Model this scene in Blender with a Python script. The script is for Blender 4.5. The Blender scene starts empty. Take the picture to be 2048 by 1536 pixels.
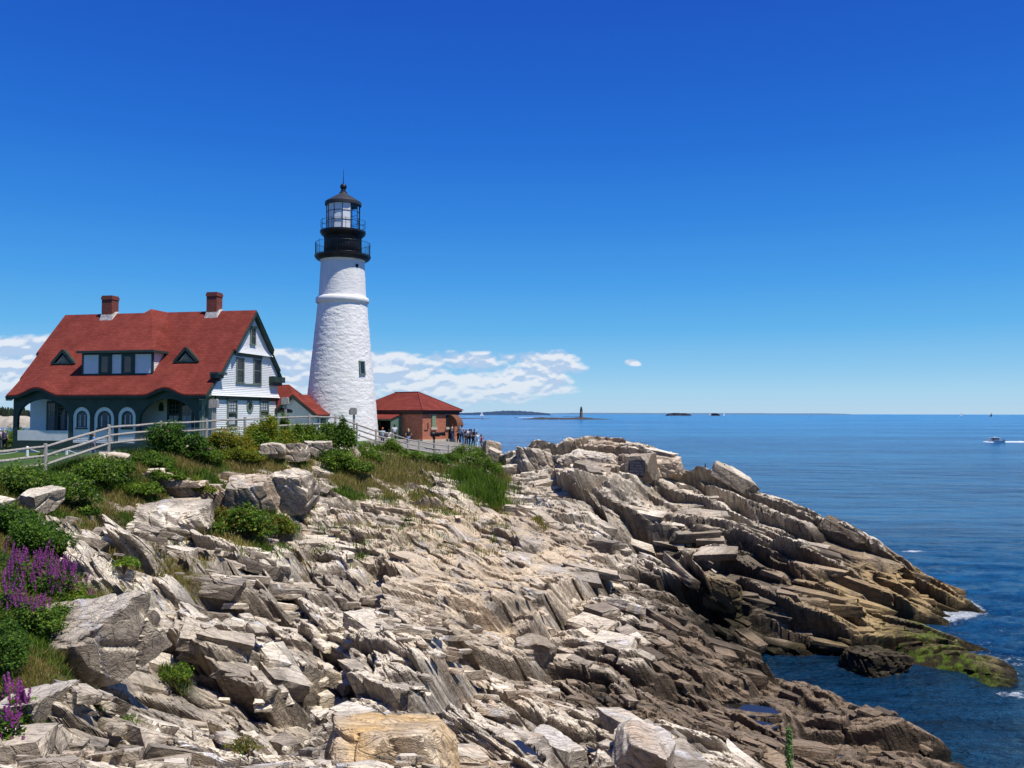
import bpy, math, random
import numpy as np
from math import radians, sin, cos, pi, sqrt
from mathutils import Vector, Matrix

random.seed(7)
scene = bpy.context.scene
RES = 1.0            # terrain mesh density

# ------------------------------------------------------------------ camera
F = 1700.0; PITCH = math.atan(59/F); ROLL = radians(0.1); CZ = 13.0
cam_d = bpy.data.cameras.new('camera'); cam = bpy.data.objects.new('camera', cam_d)
scene.collection.objects.link(cam); scene.camera = cam
cam_d.sensor_width = 36; cam_d.lens = 36*F/2048
cam_d.clip_start = 0.1; cam_d.clip_end = 90000
cam.location = (0, 0, CZ)
fwd = Vector((0, cos(PITCH), sin(PITCH))); up0 = Vector((0, -sin(PITCH), cos(PITCH))); rt0 = Vector((1, 0, 0))
# horizon drops to the right: camera rolled slightly counter-clockwise
rt = rt0*cos(ROLL)+up0*sin(ROLL); upv = up0*cos(ROLL)-rt0*sin(ROLL)
cam.matrix_world = Matrix(((rt.x, upv.x, -fwd.x, 0), (rt.y, upv.y, -fwd.y, 0), (rt.z, upv.z, -fwd.z, CZ), (0, 0, 0, 1)))

def ray(px, py):
    d = fwd + rt*((px-1024)/F) + upv*((768-py)/F)
    return d
def at(px, py, Y):
    d = ray(px, py); return Vector((d.x/d.y*Y, Y, CZ+d.z/d.y*Y))
def atz(px, py, z):
    d = ray(px, py); t = (z-CZ)/d.z
    return Vector((d.x*t, d.y*t, z))

# ------------------------------------------------------------------ sun and sky
SUN = Vector((.354, -.230, .906)).normalized()
SUN_EL = math.asin(SUN.z)
SUN_AZ = math.atan2(SUN.x, SUN.y)
sd = bpy.data.lights.new('sun', 'SUN'); sd.energy = 5.0; sd.angle = radians(0.53); sd.color = (1.0, .955, .87)
so = bpy.data.objects.new('sun', sd); scene.collection.objects.link(so); so.location = (30, -20, 90)
so.rotation_euler = SUN.to_track_quat('Z', 'Y').to_euler()
scene.view_settings.view_transform = 'Standard'; scene.view_settings.look = 'None'
scene.view_settings.exposure = 0.0; scene.view_settings.gamma = 1.0

def lin(r, g, b):
    def f(c):
        c /= 255.0
        return c/12.92 if c <= .04045 else ((c+.055)/1.055)**2.4
    return (f(r), f(g), f(b), 1.0)

class NT:
    """small helper to write node trees"""
    def __init__(s, nt): s.nt = nt; s.n = nt.nodes; s.l = nt.links
    def add(s, t, **kw):
        nd = s.n.new(t)
        for k, v in kw.items():
            if k.startswith('_'): setattr(nd, k[1:], v)
        return nd
    def val(s, sock, v):
        if isinstance(v, bpy.types.NodeSocket): s.l.new(v, sock)
        else:
            if sock.type == 'RGBA' and len(v) == 3: v = (*v, 1)
            sock.default_value = v
    def math(s, op, a, b=0.0, c=None, clamp=False):
        nd = s.n.new('ShaderNodeMath'); nd.operation = op; nd.use_clamp = clamp
        s.val(nd.inputs[0], a); s.val(nd.inputs[1], b)
        if c is not None: s.val(nd.inputs[2], c)
        return nd.outputs[0]
    def vmath(s, op, a, b=(0, 0, 0)):
        nd = s.n.new('ShaderNodeVectorMath'); nd.operation = op
        s.val(nd.inputs[0], a)
        if op == 'SCALE': s.val(nd.inputs[3], b)
        else: s.val(nd.inputs[1], b)
        return nd.outputs[0]
    def mix(s, f, a, b, mode='MIX'):
        nd = s.n.new('ShaderNodeMix'); nd.data_type = 'RGBA'; nd.blend_type = mode
        s.val(nd.inputs[0], f); s.val(nd.inputs[6], a); s.val(nd.inputs[7], b)
        return nd.outputs[2]
    def noise(s, vec, scale, detail=4, rough=.55, dist=0.0, col=False):
        nd = s.n.new('ShaderNodeTexNoise'); s.val(nd.inputs['Vector'], vec)
        nd.inputs['Scale'].default_value = scale; nd.inputs['Detail'].default_value = detail
        nd.inputs['Roughness'].default_value = rough; nd.inputs['Distortion'].default_value = dist
        return nd.outputs['Color' if col else 'Fac']
    def voro(s, vec, scale, feat='F1', rnd=1.0, out='Distance'):
        nd = s.n.new('ShaderNodeTexVoronoi'); nd.feature = feat; s.val(nd.inputs['Vector'], vec)
        nd.inputs['Scale'].default_value = scale; nd.inputs['Randomness'].default_value = rnd
        return nd.outputs[out]
    def ramp(s, f, pts, interp='LINEAR'):
        nd = s.n.new('ShaderNodeValToRGB'); cr = nd.color_ramp; cr.interpolation = interp
        while len(cr.elements) < len(pts): cr.elements.new(.5)
        for e, (p, c) in zip(cr.elements, pts):
            e.position = p; e.color = c if len(c) == 4 else (*c, 1)
        s.val(nd.inputs[0], f); return nd.outputs[0]
    def maprange(s, v, a, b, c=0.0, d=1.0, smooth=False):
        nd = s.n.new('ShaderNodeMapRange'); nd.clamp = True
        if smooth: nd.interpolation_type = 'SMOOTHSTEP'
        s.val(nd.inputs[0], v)
        for i, x in enumerate((a, b, c, d)): s.val(nd.inputs[1+i], x)
        return nd.outputs[0]
    def mapping(s, vec, sc=(1, 1, 1), rot=(0, 0, 0), loc=(0, 0, 0)):
        nd = s.n.new('ShaderNodeMapping'); s.val(nd.inputs[0], vec)
        nd.inputs['Location'].default_value = loc; nd.inputs['Rotation'].default_value = rot; nd.inputs['Scale'].default_value = sc
        return nd.outputs[0]
    def sep(s, vec):
        nd = s.n.new('ShaderNodeSeparateXYZ'); s.val(nd.inputs[0], vec); return nd.outputs
    def comb(s, x, y, z):
        nd = s.n.new('ShaderNodeCombineXYZ')
        for i, v in enumerate((x, y, z)): s.val(nd.inputs[i], v)
        return nd.outputs[0]
    def bump(s, h, strength=.5, dist=.1, normal=None):
        nd = s.n.new('ShaderNodeBump'); nd.inputs['Strength'].default_value = strength
        nd.inputs['Distance'].default_value = dist; s.val(nd.inputs['Height'], h)
        if normal is not None: s.val(nd.inputs['Normal'], normal)
        return nd.outputs[0]

world = bpy.data.worlds.new('World'); scene.world = world; world.use_nodes = True
def build_world():
    w = NT(world.node_tree); w.n.clear()
    out = w.add('ShaderNodeOutputWorld'); bg = w.add('ShaderNodeBackground')
    tc = w.add('ShaderNodeTexCoord'); d = tc.outputs['Generated']
    x, y, z = w.sep(w.vmath('NORMALIZE', d))
    sky = w.add('ShaderNodeTexSky'); sky.sky_type = 'NISHITA'; sky.sun_disc = False
    sky.sun_elevation = SUN_EL; sky.sun_rotation = SUN_AZ
    sky.air_density = 1.0; sky.dust_density = .3; sky.ozone_density = 2.0
    nish = w.vmath('SCALE', sky.outputs[0], 0.085)
    # clear polarised blue of the afternoon, by elevation (sine of the angle)
    clear = w.ramp(w.maprange(z, -0.02, 0.98), [
        (0.0, lin(178, 208, 232)), (0.02, lin(184, 214, 237)), (0.045, lin(166, 212, 240)), (0.07, lin(140, 200, 240)), (0.115, lin(98, 180, 238)),
        (0.17, lin(70, 158, 234)), (0.24, lin(48, 134, 225)), (0.31, lin(34, 114, 215)), (0.38, lin(27, 99, 205)),
        (0.455, lin(24, 87, 195)), (0.6, lin(26, 80, 180)), (1.0, lin(30, 78, 165))])
    col = w.mix(.95, nish, clear)
    # cumulus bank low over the horizon
    az = w.math('ARCTAN2', x, y)
    def cl(dz, seed):
        p = w.comb(w.math('MULTIPLY', az, 1.0), w.math('MULTIPLY', w.math('ADD', z, dz), 2.1), seed)
        a = w.noise(p, 13, 7, .52, 0.1)
        b = w.noise(p, 52, 4, .55)
        return w.math('ADD', w.math('MULTIPLY', a, .80), w.math('MULTIPLY', b, .20))
    n0 = cl(0.0, 3.3); n1 = cl(0.0045, 3.3)
    left = w.maprange(az, .04, .128, 1.0, 0.0, True)
    topz = w.maprange(az, -0.60, -.40, .088, .079)
    hi = w.maprange(z, w.math('MULTIPLY', topz, .80), w.math('MULTIPLY', topz, 1.10), 1.0, 0.0, True)
    lo = w.maprange(z, 0.006, 0.03, .45, 1.0)
    env = w.math('MULTIPLY', w.math('MULTIPLY', left, hi), lo)
    # lone puff
    pd = w.math('SQRT', w.math('ADD', w.math('POWER', w.math('DIVIDE', w.math('SUBTRACT', az, .142), .0115), 2.0),
                               w.math('POWER', w.math('DIVIDE', w.math('SUBTRACT', z, .0595), .0062), 2.0)))
    puff = w.maprange(pd, .25, 1.35, 1.0, 0.0)
    env = w.math('MAXIMUM', env, w.math('MULTIPLY', puff, .9))
    thr = w.maprange(env, 0, 1, .80, .31)
    dens = w.maprange(w.math('SUBTRACT', n0, thr), 0.0, 0.16, 0, 1, True)
    dens = w.math('MAXIMUM', dens, w.maprange(w.math('ADD', puff, w.math('MULTIPLY', w.math('SUBTRACT', n0, .5), 2.4)), .35, .62, 0, 1, True) if False else w.math('MULTIPLY', w.maprange(puff, .02, .2), w.maprange(w.math('ADD', puff, w.math('MULTIPLY', w.math('SUBTRACT', n0, .5), 2.4)), .35, .62, 0, 1, True)))
    shade = w.maprange(w.math('ADD', w.math('SUBTRACT', n0, n1), w.math('MULTIPLY', w.math('SUBTRACT', n0, thr), -.06)), -0.045, 0.028, 0, 1, True)
    ccol = w.mix(shade, lin(184, 205, 234), lin(238, 241, 247))
    ccol = w.mix(w.maprange(z, 0.0, .045, .55, 0.0), ccol, lin(182, 212, 236))
    col = w.mix(w.math('MULTIPLY', dens, .86), col, ccol)
    w.l.new(col, bg.inputs[0]); bg.inputs[1].default_value = 1.0
    w.l.new(bg.outputs[0], out.inputs[0])
build_world()

# ------------------------------------------------------------------ object helpers
C = scene.collection
MATS = {}
def material(name, base, rough=.7, fn=None, spec=.3, **kw):
    if name in MATS: return MATS[name]
    m = bpy.data.materials.new(name); m.use_nodes = True
    t = NT(m.node_tree); t.n.clear()
    o = t.add('ShaderNodeOutputMaterial'); b = t.add('ShaderNodeBsdfPrincipled')
    t.l.new(b.outputs[0], o.inputs[0])
    b.inputs['Base Color'].default_value = (*base[:3], 1); b.inputs['Roughness'].default_value = rough
    b.inputs['Specular IOR Level'].default_value = spec
    for k, v in kw.items(): b.inputs[k.replace('_', ' ')].default_value = v
    if fn: fn(t, b)
    MATS[name] = m; return m

def mottled(c1, c2, scale=3.0, bump=.2, bd=.02, detail=5, stretch=(1, 1, 1)):
    def fn(t, b):
        tc = t.add('ShaderNodeTexCoord'); v = t.mapping(tc.outputs['Object'], stretch)
        n = t.noise(v, scale, detail); f = t.maprange(n, .35, .65)
        t.val(b.inputs['Base Color'], t.mix(f, c1, c2))
        if bump: t.val(b.inputs['Normal'], t.bump(t.noise(v, scale*6, 3), bump, bd))
    return fn

class MB:
    """collects shapes and links them as ONE mesh object"""
    def __init__(s, off=(0, 0, 0)): s.v = []; s.f = []; s.off = Vector(off)
    def poly(s, pts):
        i = len(s.v); s.v += [tuple(p) for p in pts]; s.f.append(tuple(range(i, i+len(pts))))
    def mesh(s, vs, fs):
        i = len(s.v); s.v += [tuple(p) for p in vs]; s.f += [tuple(j+i for j in f) for f in fs]
    def box(s, x0, x1, y0, y1, z0, z1):
        if x0 > x1: x0, x1 = x1, x0
        if y0 > y1: y0, y1 = y1, y0
        if z0 > z1: z0, z1 = z1, z0
        vs = [(x, y, z) for z in (z0, z1) for y in (y0, y1) for x in (x0, x1)]
        s.mesh(vs, [(0, 2, 3, 1), (4, 5, 7, 6), (0, 1, 5, 4), (2, 6, 7, 3), (0, 4, 6, 2), (1, 3, 7, 5)])
    def beam(s, a, b, w, h, up=Vector((0, 0, 1))):
        a = Vector(a); b = Vector(b); d = (b-a).normalized()
        sx = d.cross(up)
        sx = sx.normalized() if sx.length > 1e-4 else Vector((1, 0, 0))
        uz = sx.cross(d).normalized()
        vs = [p+sx*i*w/2+uz*j*h/2 for p in (a, b) for i, j in ((-1, -1), (1, -1), (1, 1), (-1, 1))]
        s.mesh(vs, [(0, 3, 2, 1), (4, 5, 6, 7), (0, 1, 5, 4), (1, 2, 6, 5), (2, 3, 7, 6), (3, 0, 4, 7)])
    def tube(s, pts, rad, n=8, cap=True):
        pts = [Vector(p) for p in pts]
        if not hasattr(rad, '__len__'): rad = [rad]*len(pts)
        vs = []; fs = []; k = len(pts)
        px = None
        for i, p in enumerate(pts):
            d = (pts[min(i+1, k-1)]-pts[max(i-1, 0)]).normalized()
            if px is None: px = d.orthogonal().normalized()
            else:
                px = (px-d*px.dot(d)); px = px.normalized() if px.length > 1e-5 else d.orthogonal().normalized()
            py = d.cross(px)
            for j in range(n):
                a = 2*pi*j/n; vs.append(p+(px*cos(a)+py*sin(a))*rad[i])
        for i in range(k-1):
            for j in range(n):
                fs.append((i*n+j, i*n+(j+1) % n, (i+1)*n+(j+1) % n, (i+1)*n+j))
        if cap: fs.append(tuple(range(n))[::-1]); fs.append(tuple((k-1)*n+j for j in range(n)))
        s.mesh(vs, fs)
    def lathe(s, prof, n=32, c=(0, 0), a0=0.0, caps=True):
        vs = []; fs = []
        for r, z in prof:
            for j in range(n):
                a = a0+2*pi*j/n; vs.append((c[0]+r*cos(a), c[1]+r*sin(a), z))
        for i in range(len(prof)-1):
            for j in range(n):
                fs.append((i*n+j, i*n+(j+1) % n, (i+1)*n+(j+1) % n, (i+1)*n+j))
        if caps: fs.append(tuple(range(n))[::-1]); fs.append(tuple((len(prof)-1)*n+j for j in range(n)))
        s.mesh(vs, fs)
    def slab(s, pts, nrm, th):
        """polygon extruded by th along nrm"""
        n = Vector(nrm).normalized()*th; k = len(pts)
        vs = [Vector(p) for p in pts]+[Vector(p)+n for p in pts]
        fs = [tuple(range(k))[::-1], tuple(range(k, 2*k))]+[(i, (i+1) % k, k+(i+1) % k, k+i) for i in range(k)]
        s.mesh(vs, fs)
    def ball(s, c, r, n=10, m=7, sc=(1, 1, 1)):
        prof = [(max(1e-3, sin(pi*i/m)), -cos(pi*i/m)) for i in range(m+1)]
        vs = []; fs = []
        for q, z in prof:
            for j in range(n):
                a = 2*pi*j/n; vs.append((c[0]+r*sc[0]*q*cos(a), c[1]+r*sc[1]*q*sin(a), c[2]+r*sc[2]*z))
        for i in range(m):
            for j in range(n): fs.append((i*n+j, i*n+(j+1) % n, (i+1)*n+(j+1) % n, (i+1)*n+j))
        s.mesh(vs, fs)
    def build(s, name, mat, parent=None, smooth=False):
        me = bpy.data.meshes.new(name)
        o = s.off
        me.from_pydata([(v[0]-o.x, v[1]-o.y, v[2]-o.z) for v in s.v], [], s.f)
        me.update()
        if smooth: me.shade_smooth()
        me.materials.append(mat)
        ob = bpy.data.objects.new(name, me); C.objects.link(ob)
        if parent: ob.parent = parent
        return ob

def tag(o, label=None, cat=None, group=None, kind=None):
    if label: o['label'] = label
    if cat: o['category'] = cat
    if group: o['group'] = group
    if kind: o['kind'] = kind
    return o
def thing(name, label, cat, loc=(0, 0, 0), rz=0.0, group=None):
    o = bpy.data.objects.new(name, None); o.empty_display_size = .2; C.objects.link(o)
    o.location = loc; o.rotation_euler = (0, 0, rz)
    return tag(o, label, cat, group)
def dup_tree(o, loc, rz, label, parent=None):
    c = o.copy(); C.objects.link(c)
    if parent is None: c.location = loc; c.rotation_euler = (0, 0, rz); c['label'] = label
    else: c.parent = parent
    for ch in list(o.children): dup_tree(ch, None, 0, None, c)
    return c

def np_mesh(name, V, Fc, mat, parent=None, cols=None, smooth=False, fattr=None, attrs=None):
    """V (n,3) float, Fc (m,k) int with k = 3 or 4; cols per vertex colour"""
    me = bpy.data.meshes.new(name); n = len(V); m, k = Fc.shape
    me.vertices.add(n); me.vertices.foreach_set('co', np.ascontiguousarray(V, dtype=np.float32).ravel())
    me.loops.add(m*k); me.loops.foreach_set('vertex_index', np.ascontiguousarray(Fc, dtype=np.int32).ravel())
    me.polygons.add(m); me.polygons.foreach_set('loop_start', np.arange(0, m*k, k, dtype=np.int32))
    me.update(calc_edges=True)
    if cols is not None:
        a = me.color_attributes.new('Col', 'FLOAT_COLOR', 'POINT')
        cc = np.ones((n, 4), dtype=np.float32); cc[:, :3] = cols
        a.data.foreach_set('color', cc.ravel())
    if attrs:
        for nm, arr in attrs.items():
            a = me.attributes.new(nm, 'FLOAT', 'POINT'); a.data.foreach_set('value', np.ascontiguousarray(arr, dtype=np.float32))
    me.polygons.foreach_set('use_smooth', np.full(m, smooth, dtype=bool))
    me.materials.append(mat)
    ob = bpy.data.objects.new(name, me); C.objects.link(ob)
    if parent: ob.parent = parent
    return ob
# ------------------------------------------------------------------ numpy noise
def hsh(ix, iy, seed):
    x = (ix.astype(np.int64)*374761393 + iy.astype(np.int64)*668265263 + seed*974634777) & 0xffffffff
    x = ((x ^ (x >> 13))*1274126177) & 0xffffffff
    x = (x ^ (x >> 16))*2246822519 & 0xffffffff
    return ((x ^ (x >> 15)) & 0xffffff)/float(0xffffff)
def vnoise(x, y, seed=0):
    ix = np.floor(x); iy = np.floor(y); fx = x-ix; fy = y-iy
    fx = fx*fx*(3-2*fx); fy = fy*fy*(3-2*fy)
    a = hsh(ix, iy, seed); b = hsh(ix+1, iy, seed); c = hsh(ix, iy+1, seed); d = hsh(ix+1, iy+1, seed)
    return (a*(1-fx)+b*fx)*(1-fy)+(c*(1-fx)+d*fx)*fy
def fbm(x, y, seed=0, oct=4):
    s = 0; a = .5; t = 0
    for i in range(oct):
        s = s+a*vnoise(x, y, seed+i*17); t += a; a *= .5; x = x*2.03+5.1; y = y*2.03+1.7
    return s/t
def cells(u, v, seed):
    """nearest and second nearest jittered points and the distance to the border between them"""
    iu = np.floor(u); iv = np.floor(v)
    d1 = np.full(u.shape, 9.0); d2 = np.full(u.shape, 9.0)
    A = [np.zeros_like(u) for _ in range(4)]; Bq = [np.zeros_like(u) for _ in range(4)]
    for a in (-1, 0, 1):
        for b in (-1, 0, 1):
            gi = iu+a; gj = iv+b
            pu = gi+.5+.8*(hsh(gi, gj, seed)-.5); pv = gj+.5+.8*(hsh(gi, gj, seed+1)-.5)
            d = np.abs(u-pu)**2.4+np.abs(v-pv)**2.4
            n1 = d < d1; n2 = (~n1) & (d < d2)
            new = (pu, pv, gi, gj)
            for k in range(4):
                Bq[k] = np.where(n1, A[k], np.where(n2, new[k], Bq[k])); A[k] = np.where(n1, new[k], A[k])
            d2 = np.where(n1, d1, np.where(n2, d, d2)); d1 = np.where(n1, d, d1)
    return A, Bq, (d2**(1/2.4)-d1**(1/2.4))*.5

# ------------------------------------------------------------------ lie of the land
# (photo x, photo y, distance) read off the photograph, turned into ground points
CP = [
 # near edge under the camera, then the lower frame edge
 (-200,1536,12.6),(60,1536,11.5),(200,1536,12.2),(350,1536,13.4),(520,1536,15.0),(640,1536,14.8),(760,1536,13.6),(900,1536,14.6),(1000,1536,18.2),
 (1100,1536,20),(1220,1536,19.6),(1320,1536,20.5),(1420,1536,24.5),(1520,1536,26),(1620,1536,27.5),(1700,1536,28.8),(1790,1536,30),(1880,1536,31.1),
 (50,1450,12.4),(200,1450,14.0),(350,1450,16),(500,1450,17.6),(620,1480,16.8),(690,1440,18.0),(750,1450,16.6),(860,1430,17.0),(960,1460,19.6),(1050,1440,22.5),(1150,1450,23.5),(1280,1450,21.8),
 (1380,1450,28),(1500,1450,29.6),(1600,1450,31.5),(1720,1474,32.4),(1800,1476,32.6),
 (-100,1350,14),(50,1360,14.0),(200,1380,15.6),(350,1350,18.6),(500,1350,20),(640,1350,21.0),(750,1350,21.6),(880,1350,23.5),(1000,1350,26.2),(1120,1350,28.6),(1250,1350,30.5),(1400,1350,33.4),
 (1520,1400,34),(1600,1392,35.6),(1670,1395,36.2),(1700,1440,33.6),
 (50,1250,16.8),(200,1245,19.4),(350,1250,21.8),(500,1250,24),(620,1250,26),(750,1250,27),(880,1250,29.5),(1000,1250,32.5),(1100,1250,34.5),(1200,1250,35.3),(1300,1250,37.4),(1400,1270,38.8),(1450,1330,36.8),
 (-150,1150,19),(50,1160,20.2),(200,1160,25),(350,1150,27.6),(500,1150,29.6),(620,1150,31.6),(750,1150,33.6),(880,1150,36),(1000,1150,39.5),(1120,1150,42.5),(1200,1150,43.8),(1290,1180,44.8),(1380,1220,43.5),
 (50,1050,27),(200,1060,32),(350,1060,34.6),(500,1060,37.4),(620,1050,40),(750,1050,43.2),(880,1050,46.6),(1000,1050,49.6),(1120,1050,52),(1220,1070,50.5),(1245,1120,47.6),
 (50,980,32.5),(200,990,36.6),(350,980,40.4),(500,980,43.4),(620,980,46.5),(750,980,50.6),(880,980,55.6),(980,990,57.5),(1080,985,59.5),(1160,1000,59),(1210,1030,56),
 (60,945,34.6),(200,930,39),(330,925,42.6),(450,925,46.2),(560,920,49),(660,925,52),(740,925,56.5),(830,930,60.5),(920,940,64.5),(990,945,66),
 # headland
 (1000,930,68),(1040,926,68),(1075,912,67.4),(1110,926,66),(1140,914,68),(1175,909,68),(1215,910,68),(1260,920,67.5),(1340,926,66.5),(1356,944,65.6),(1400,950,65),(1450,962,64.4),(1500,985,63.6),(1530,992,63),
 (1100,945,63.5),(1180,930,64),(1280,950,62.4),(1200,985,61),(1300,1000,60.2),(1400,1000,61),(1480,1020,60.2),(1240,1030,58.2),(1330,1045,58.6),(1420,1060,57.6),(1520,1050,59),
 (1300,1105,57.0),(1340,1150,53.5),(1400,1160,51.5),(1450,1110,54),(1500,1130,53.5),(1430,1220,48),(1480,1190,50),(1500,1260,47.4),(1560,1180,51.4),(1600,1110,55.8),(1590,1010,62.6),(1650,1040,61.4),(1700,1070,60),
 (1650,1150,53.4),(1600,1250,48),(1680,1250,48.6),(1650,1300,46.2),(1740,1130,57.6),(1760,1100,60.4),(1740,1200,52.4),(1810,1140,59.4),(1820,1200,54.6),(1860,1165,58.6),(1900,1200,57.2),(1840,1235,53.2),(1770,1265,49.2),(1720,1290,47.4),
 # weed covered spit
 (1800,1285,47.4),(1860,1300,46.0),(1920,1330,43.8),(1960,1350,42.2),(1985,1372,41.0),
]
CW = [ # (X, Y, Z)
 (0,0,11.4),(-3,0,11.4),(3,0,11.4),(0,3,11.2),(-3,3,11.2),(3,3,11.1),(-3,5.5,10.5),(0,6,10.0),(3,5.5,10.3),(-6,7.5,9.4),(-2,9,8.6),(2,8.5,8.8),(6,7.5,8.9),(5,12,6.8),(9,14,5.0),(13,19,2.6),(18,24,.5),(22,26,-1.5),(11,8,7.5),(18,12,4),(26,18,-1),(20,-8,8),(-12,4,10.6),(-20,10,10.5),(-12,-10,11.5),(10,-10,11),
 (-20,20,10.4),(-30,20,10.6),(-30,35,10.6),(-40,50,10.5),(-21,36,10.55),(-20,41,10.75),(-20,46,10.9),(-19.5,50,10.85),(-17.5,53,11.1),(-15,56,11.2),(-14,60,10.9),(-12.6,64,10.5),(-9.4,71,9.75),(-5.8,73.4,9.2),(-3,75,9.1),
 (-28,50,10.2),(-30,58,10.0),(-38,63,9.9),(-45,66,9.9),(-50,80,9.9),(-40,85,9.9),(-26,62,10.2),(-21,64,10.5),(-16,70,10.5),(-16,80,10.5),(-22,80,10.4),(-10,78,10.4),(-8,83,10.3),(-14,88,10.2),(-5,78,9.75),(-4.5,83,9.9),(-3,80,9.7),(-30,90,9.9),(-60,70,10),(-60,95,9.5),(-45,98,9.3),(-28,99,8),
 (18.4,37,-1.2),(17,34.8,-.6),(24.5,38.6,-1.3),(23.2,38,-1.2),(25.5,40.2,-1.2),(23.6,39.3,-.6),(9,55.3,1.2),(10.8,52.8,.7),(7.4,55.8,2.8),(12.5,51,.6),(-1.6,79,9.3),(-1.2,76,8.7),(-.5,80,8),(.6,78,3),(1.5,80,-2),(-2,88,5),(-2,93,-1),(-12,97,4),(-12,102,-2),(-30,108,-1),(-60,112,-1),(4,74,1.5),(2,74.5,2),(6,76,-2),(0,73.5,6.0),(3,72,5),(10,72.5,1.5),(12,76,-2),(18,71,1.0),(20,75,-2),(25,69,-.5),(28,67,-1.5),(32,63,-1.3),(33.5,58,-1.2),(34,66,-3),
 (29,51.5,-1.2),(31,47,-1.2),(29,43,-1.6),(27.5,38.5,-1.3),(25,37,-1.5),(22,41,-1.4),(19,43.2,-1.0),(16,43.0,-.9),(13.6,43,-.7),(21,36,-1.6),(18.6,38.6,-1.2),(16,40,-1.2),(24,32,-1.6),(27,26,-3),(35,45,-3),(38,55,-3),(40,35,-3),(42,70,-4),(34,20,-3),(30,5,-3),(45,90,-5),(20,95,-5),(0,110,-5),(45,110,-6),(60,60,-6),(60,0,-6),
]
def land_points():
    P = [tuple(at(*c)) for c in CP]+[tuple(float(q) for q in c) for c in CW]
    return np.array(P)
LP = land_points()
def rbf_fit(P, lam=.02):
    XY = P[:, :2]/20; n = len(XY)
    r2 = ((XY[:, None]-XY[None])**2).sum(-1); K = np.where(r2 > 0, .5*r2*np.log(r2+1e-12), 0)+lam*np.eye(n)*.02
    A = np.zeros((n+3, n+3)); A[:n, :n] = K; A[:n, n] = 1; A[:n, n+1:] = XY; A[n:, :n] = A[:n, n:].T
    return np.linalg.solve(A, np.r_[P[:, 2], 0, 0, 0])
RW = rbf_fit(LP)
def rbf_eval(x, y):
    XY = LP[:, :2]/20; x = x.ravel()/20; y = y.ravel()/20; out = np.zeros(len(x)); n = len(XY)
    for s in range(0, len(x), 40000):
        a = x[s:s+40000]; b = y[s:s+40000]
        r2 = (a[:, None]-XY[None, :, 0])**2+(b[:, None]-XY[None, :, 1])**2
        out[s:s+40000] = (.5*r2*np.log(r2+1e-12))@RW[:n]+RW[n]+RW[n+1]*a+RW[n+2]*b
    return out
GX0, GX1, GY0, GY1, GS = -76., 62., -14., 118., .25
gx = np.arange(GX0, GX1, GS); gy = np.arange(GY0, GY1, GS)
_X, _Y = np.meshgrid(gx, gy)
GB = rbf_eval(_X, _Y).reshape(_X.shape)
GB = np.clip(GB, -6, 13)
def gsample(G, x, y):
    fx = np.clip((x-GX0)/GS, 0, G.shape[1]-1.001); fy = np.clip((y-GY0)/GS, 0, G.shape[0]-1.001)
    ix = fx.astype(int); iy = fy.astype(int); fx = fx-ix; fy = fy-iy
    return (G[iy, ix]*(1-fx)+G[iy, ix+1]*fx)*(1-fy)+(G[iy+1, ix]*(1-fx)+G[iy+1, ix+1]*fx)*fy
def base(x, y): return gsample(GB, x, y)

def hit(px, py, Y0=4.0, Y1=120.0, fn=None):
    """where the line of sight through a photo point first meets the land"""
    Y = np.arange(Y0, Y1, .05); d = ray(px, py)
    X = Y*d.x/d.y; Z = CZ+Y*d.z/d.y
    k = np.nonzero(Z <= (fn or base)(X, Y))[0]
    if len(k) == 0: return None
    k = k[0]; return Vector((X[k], Y[k], Z[k]))

# soil and turf patches: (photo x, y, radius m, weight)
SOIL = [(30,1010,2.6,1),(30,1090,2.2,1),(-40,1130,3,1),(60,1180,2.0,1.1),(10,1250,1.6,1),(120,1240,1.2,1),(10,1320,1.1,1),(-30,1430,1.5,1),(10,1480,1.0,1),(200,1205,1.2,.9),(270,1165,1.3,.8),(350,1150,1.3,.8),(400,1140,1.0,.7),(185,1240,.8,.8),
 (30,960,3,1),(110,950,3,1),(190,945,2.6,1),(250,925,2.6,1),(330,915,3,1),(120,1040,1.5,.8),(250,985,2.0,.9),(290,960,1.8,.8),(320,1000,1.5,.7),(230,1030,1.3,.7),(400,970,1.4,.7),(375,945,1.6,.8),(60,1035,1.5,.8),(160,985,1.3,.8),
 (430,915,2.6,1),(500,905,2.6,1),(560,900,3,1),(620,905,2.4,1),(680,925,2.4,1),(700,960,1.8,.9),(740,940,2.4,1),(790,925,2.6,1),(850,930,2.6,1),(820,955,2.0,.8),(900,940,1.8,.8),(900,920,2,.9),(760,985,1.5,.7),(700,990,1.4,.6),(860,1000,1.6,.55),(950,935,2.4,1),(965,960,2.0,1),(975,990,1.7,1),(985,1010,1.1,.9),
 (480,1040,1.7,1),(530,1050,1.4,1),(460,1085,1.3,1),(500,1095,1.1,.9),(430,1040,.9,.7),(250,1130,.7,.6),(330,1065,.6,.6),(355,1345,.45,.6),(1030,1095,.0,.0),(600,1000,1.0,.4),(640,1010,1.2,.4),(570,1040,.8,.5)]
def soil_points():
    out = []
    for px, py, r, w in SOIL:
        if r <= 0: continue
        p = hit(px, py)
        if p is not None: out.append((p.x, p.y, r, w))
    return out
SP = soil_points()
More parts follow.
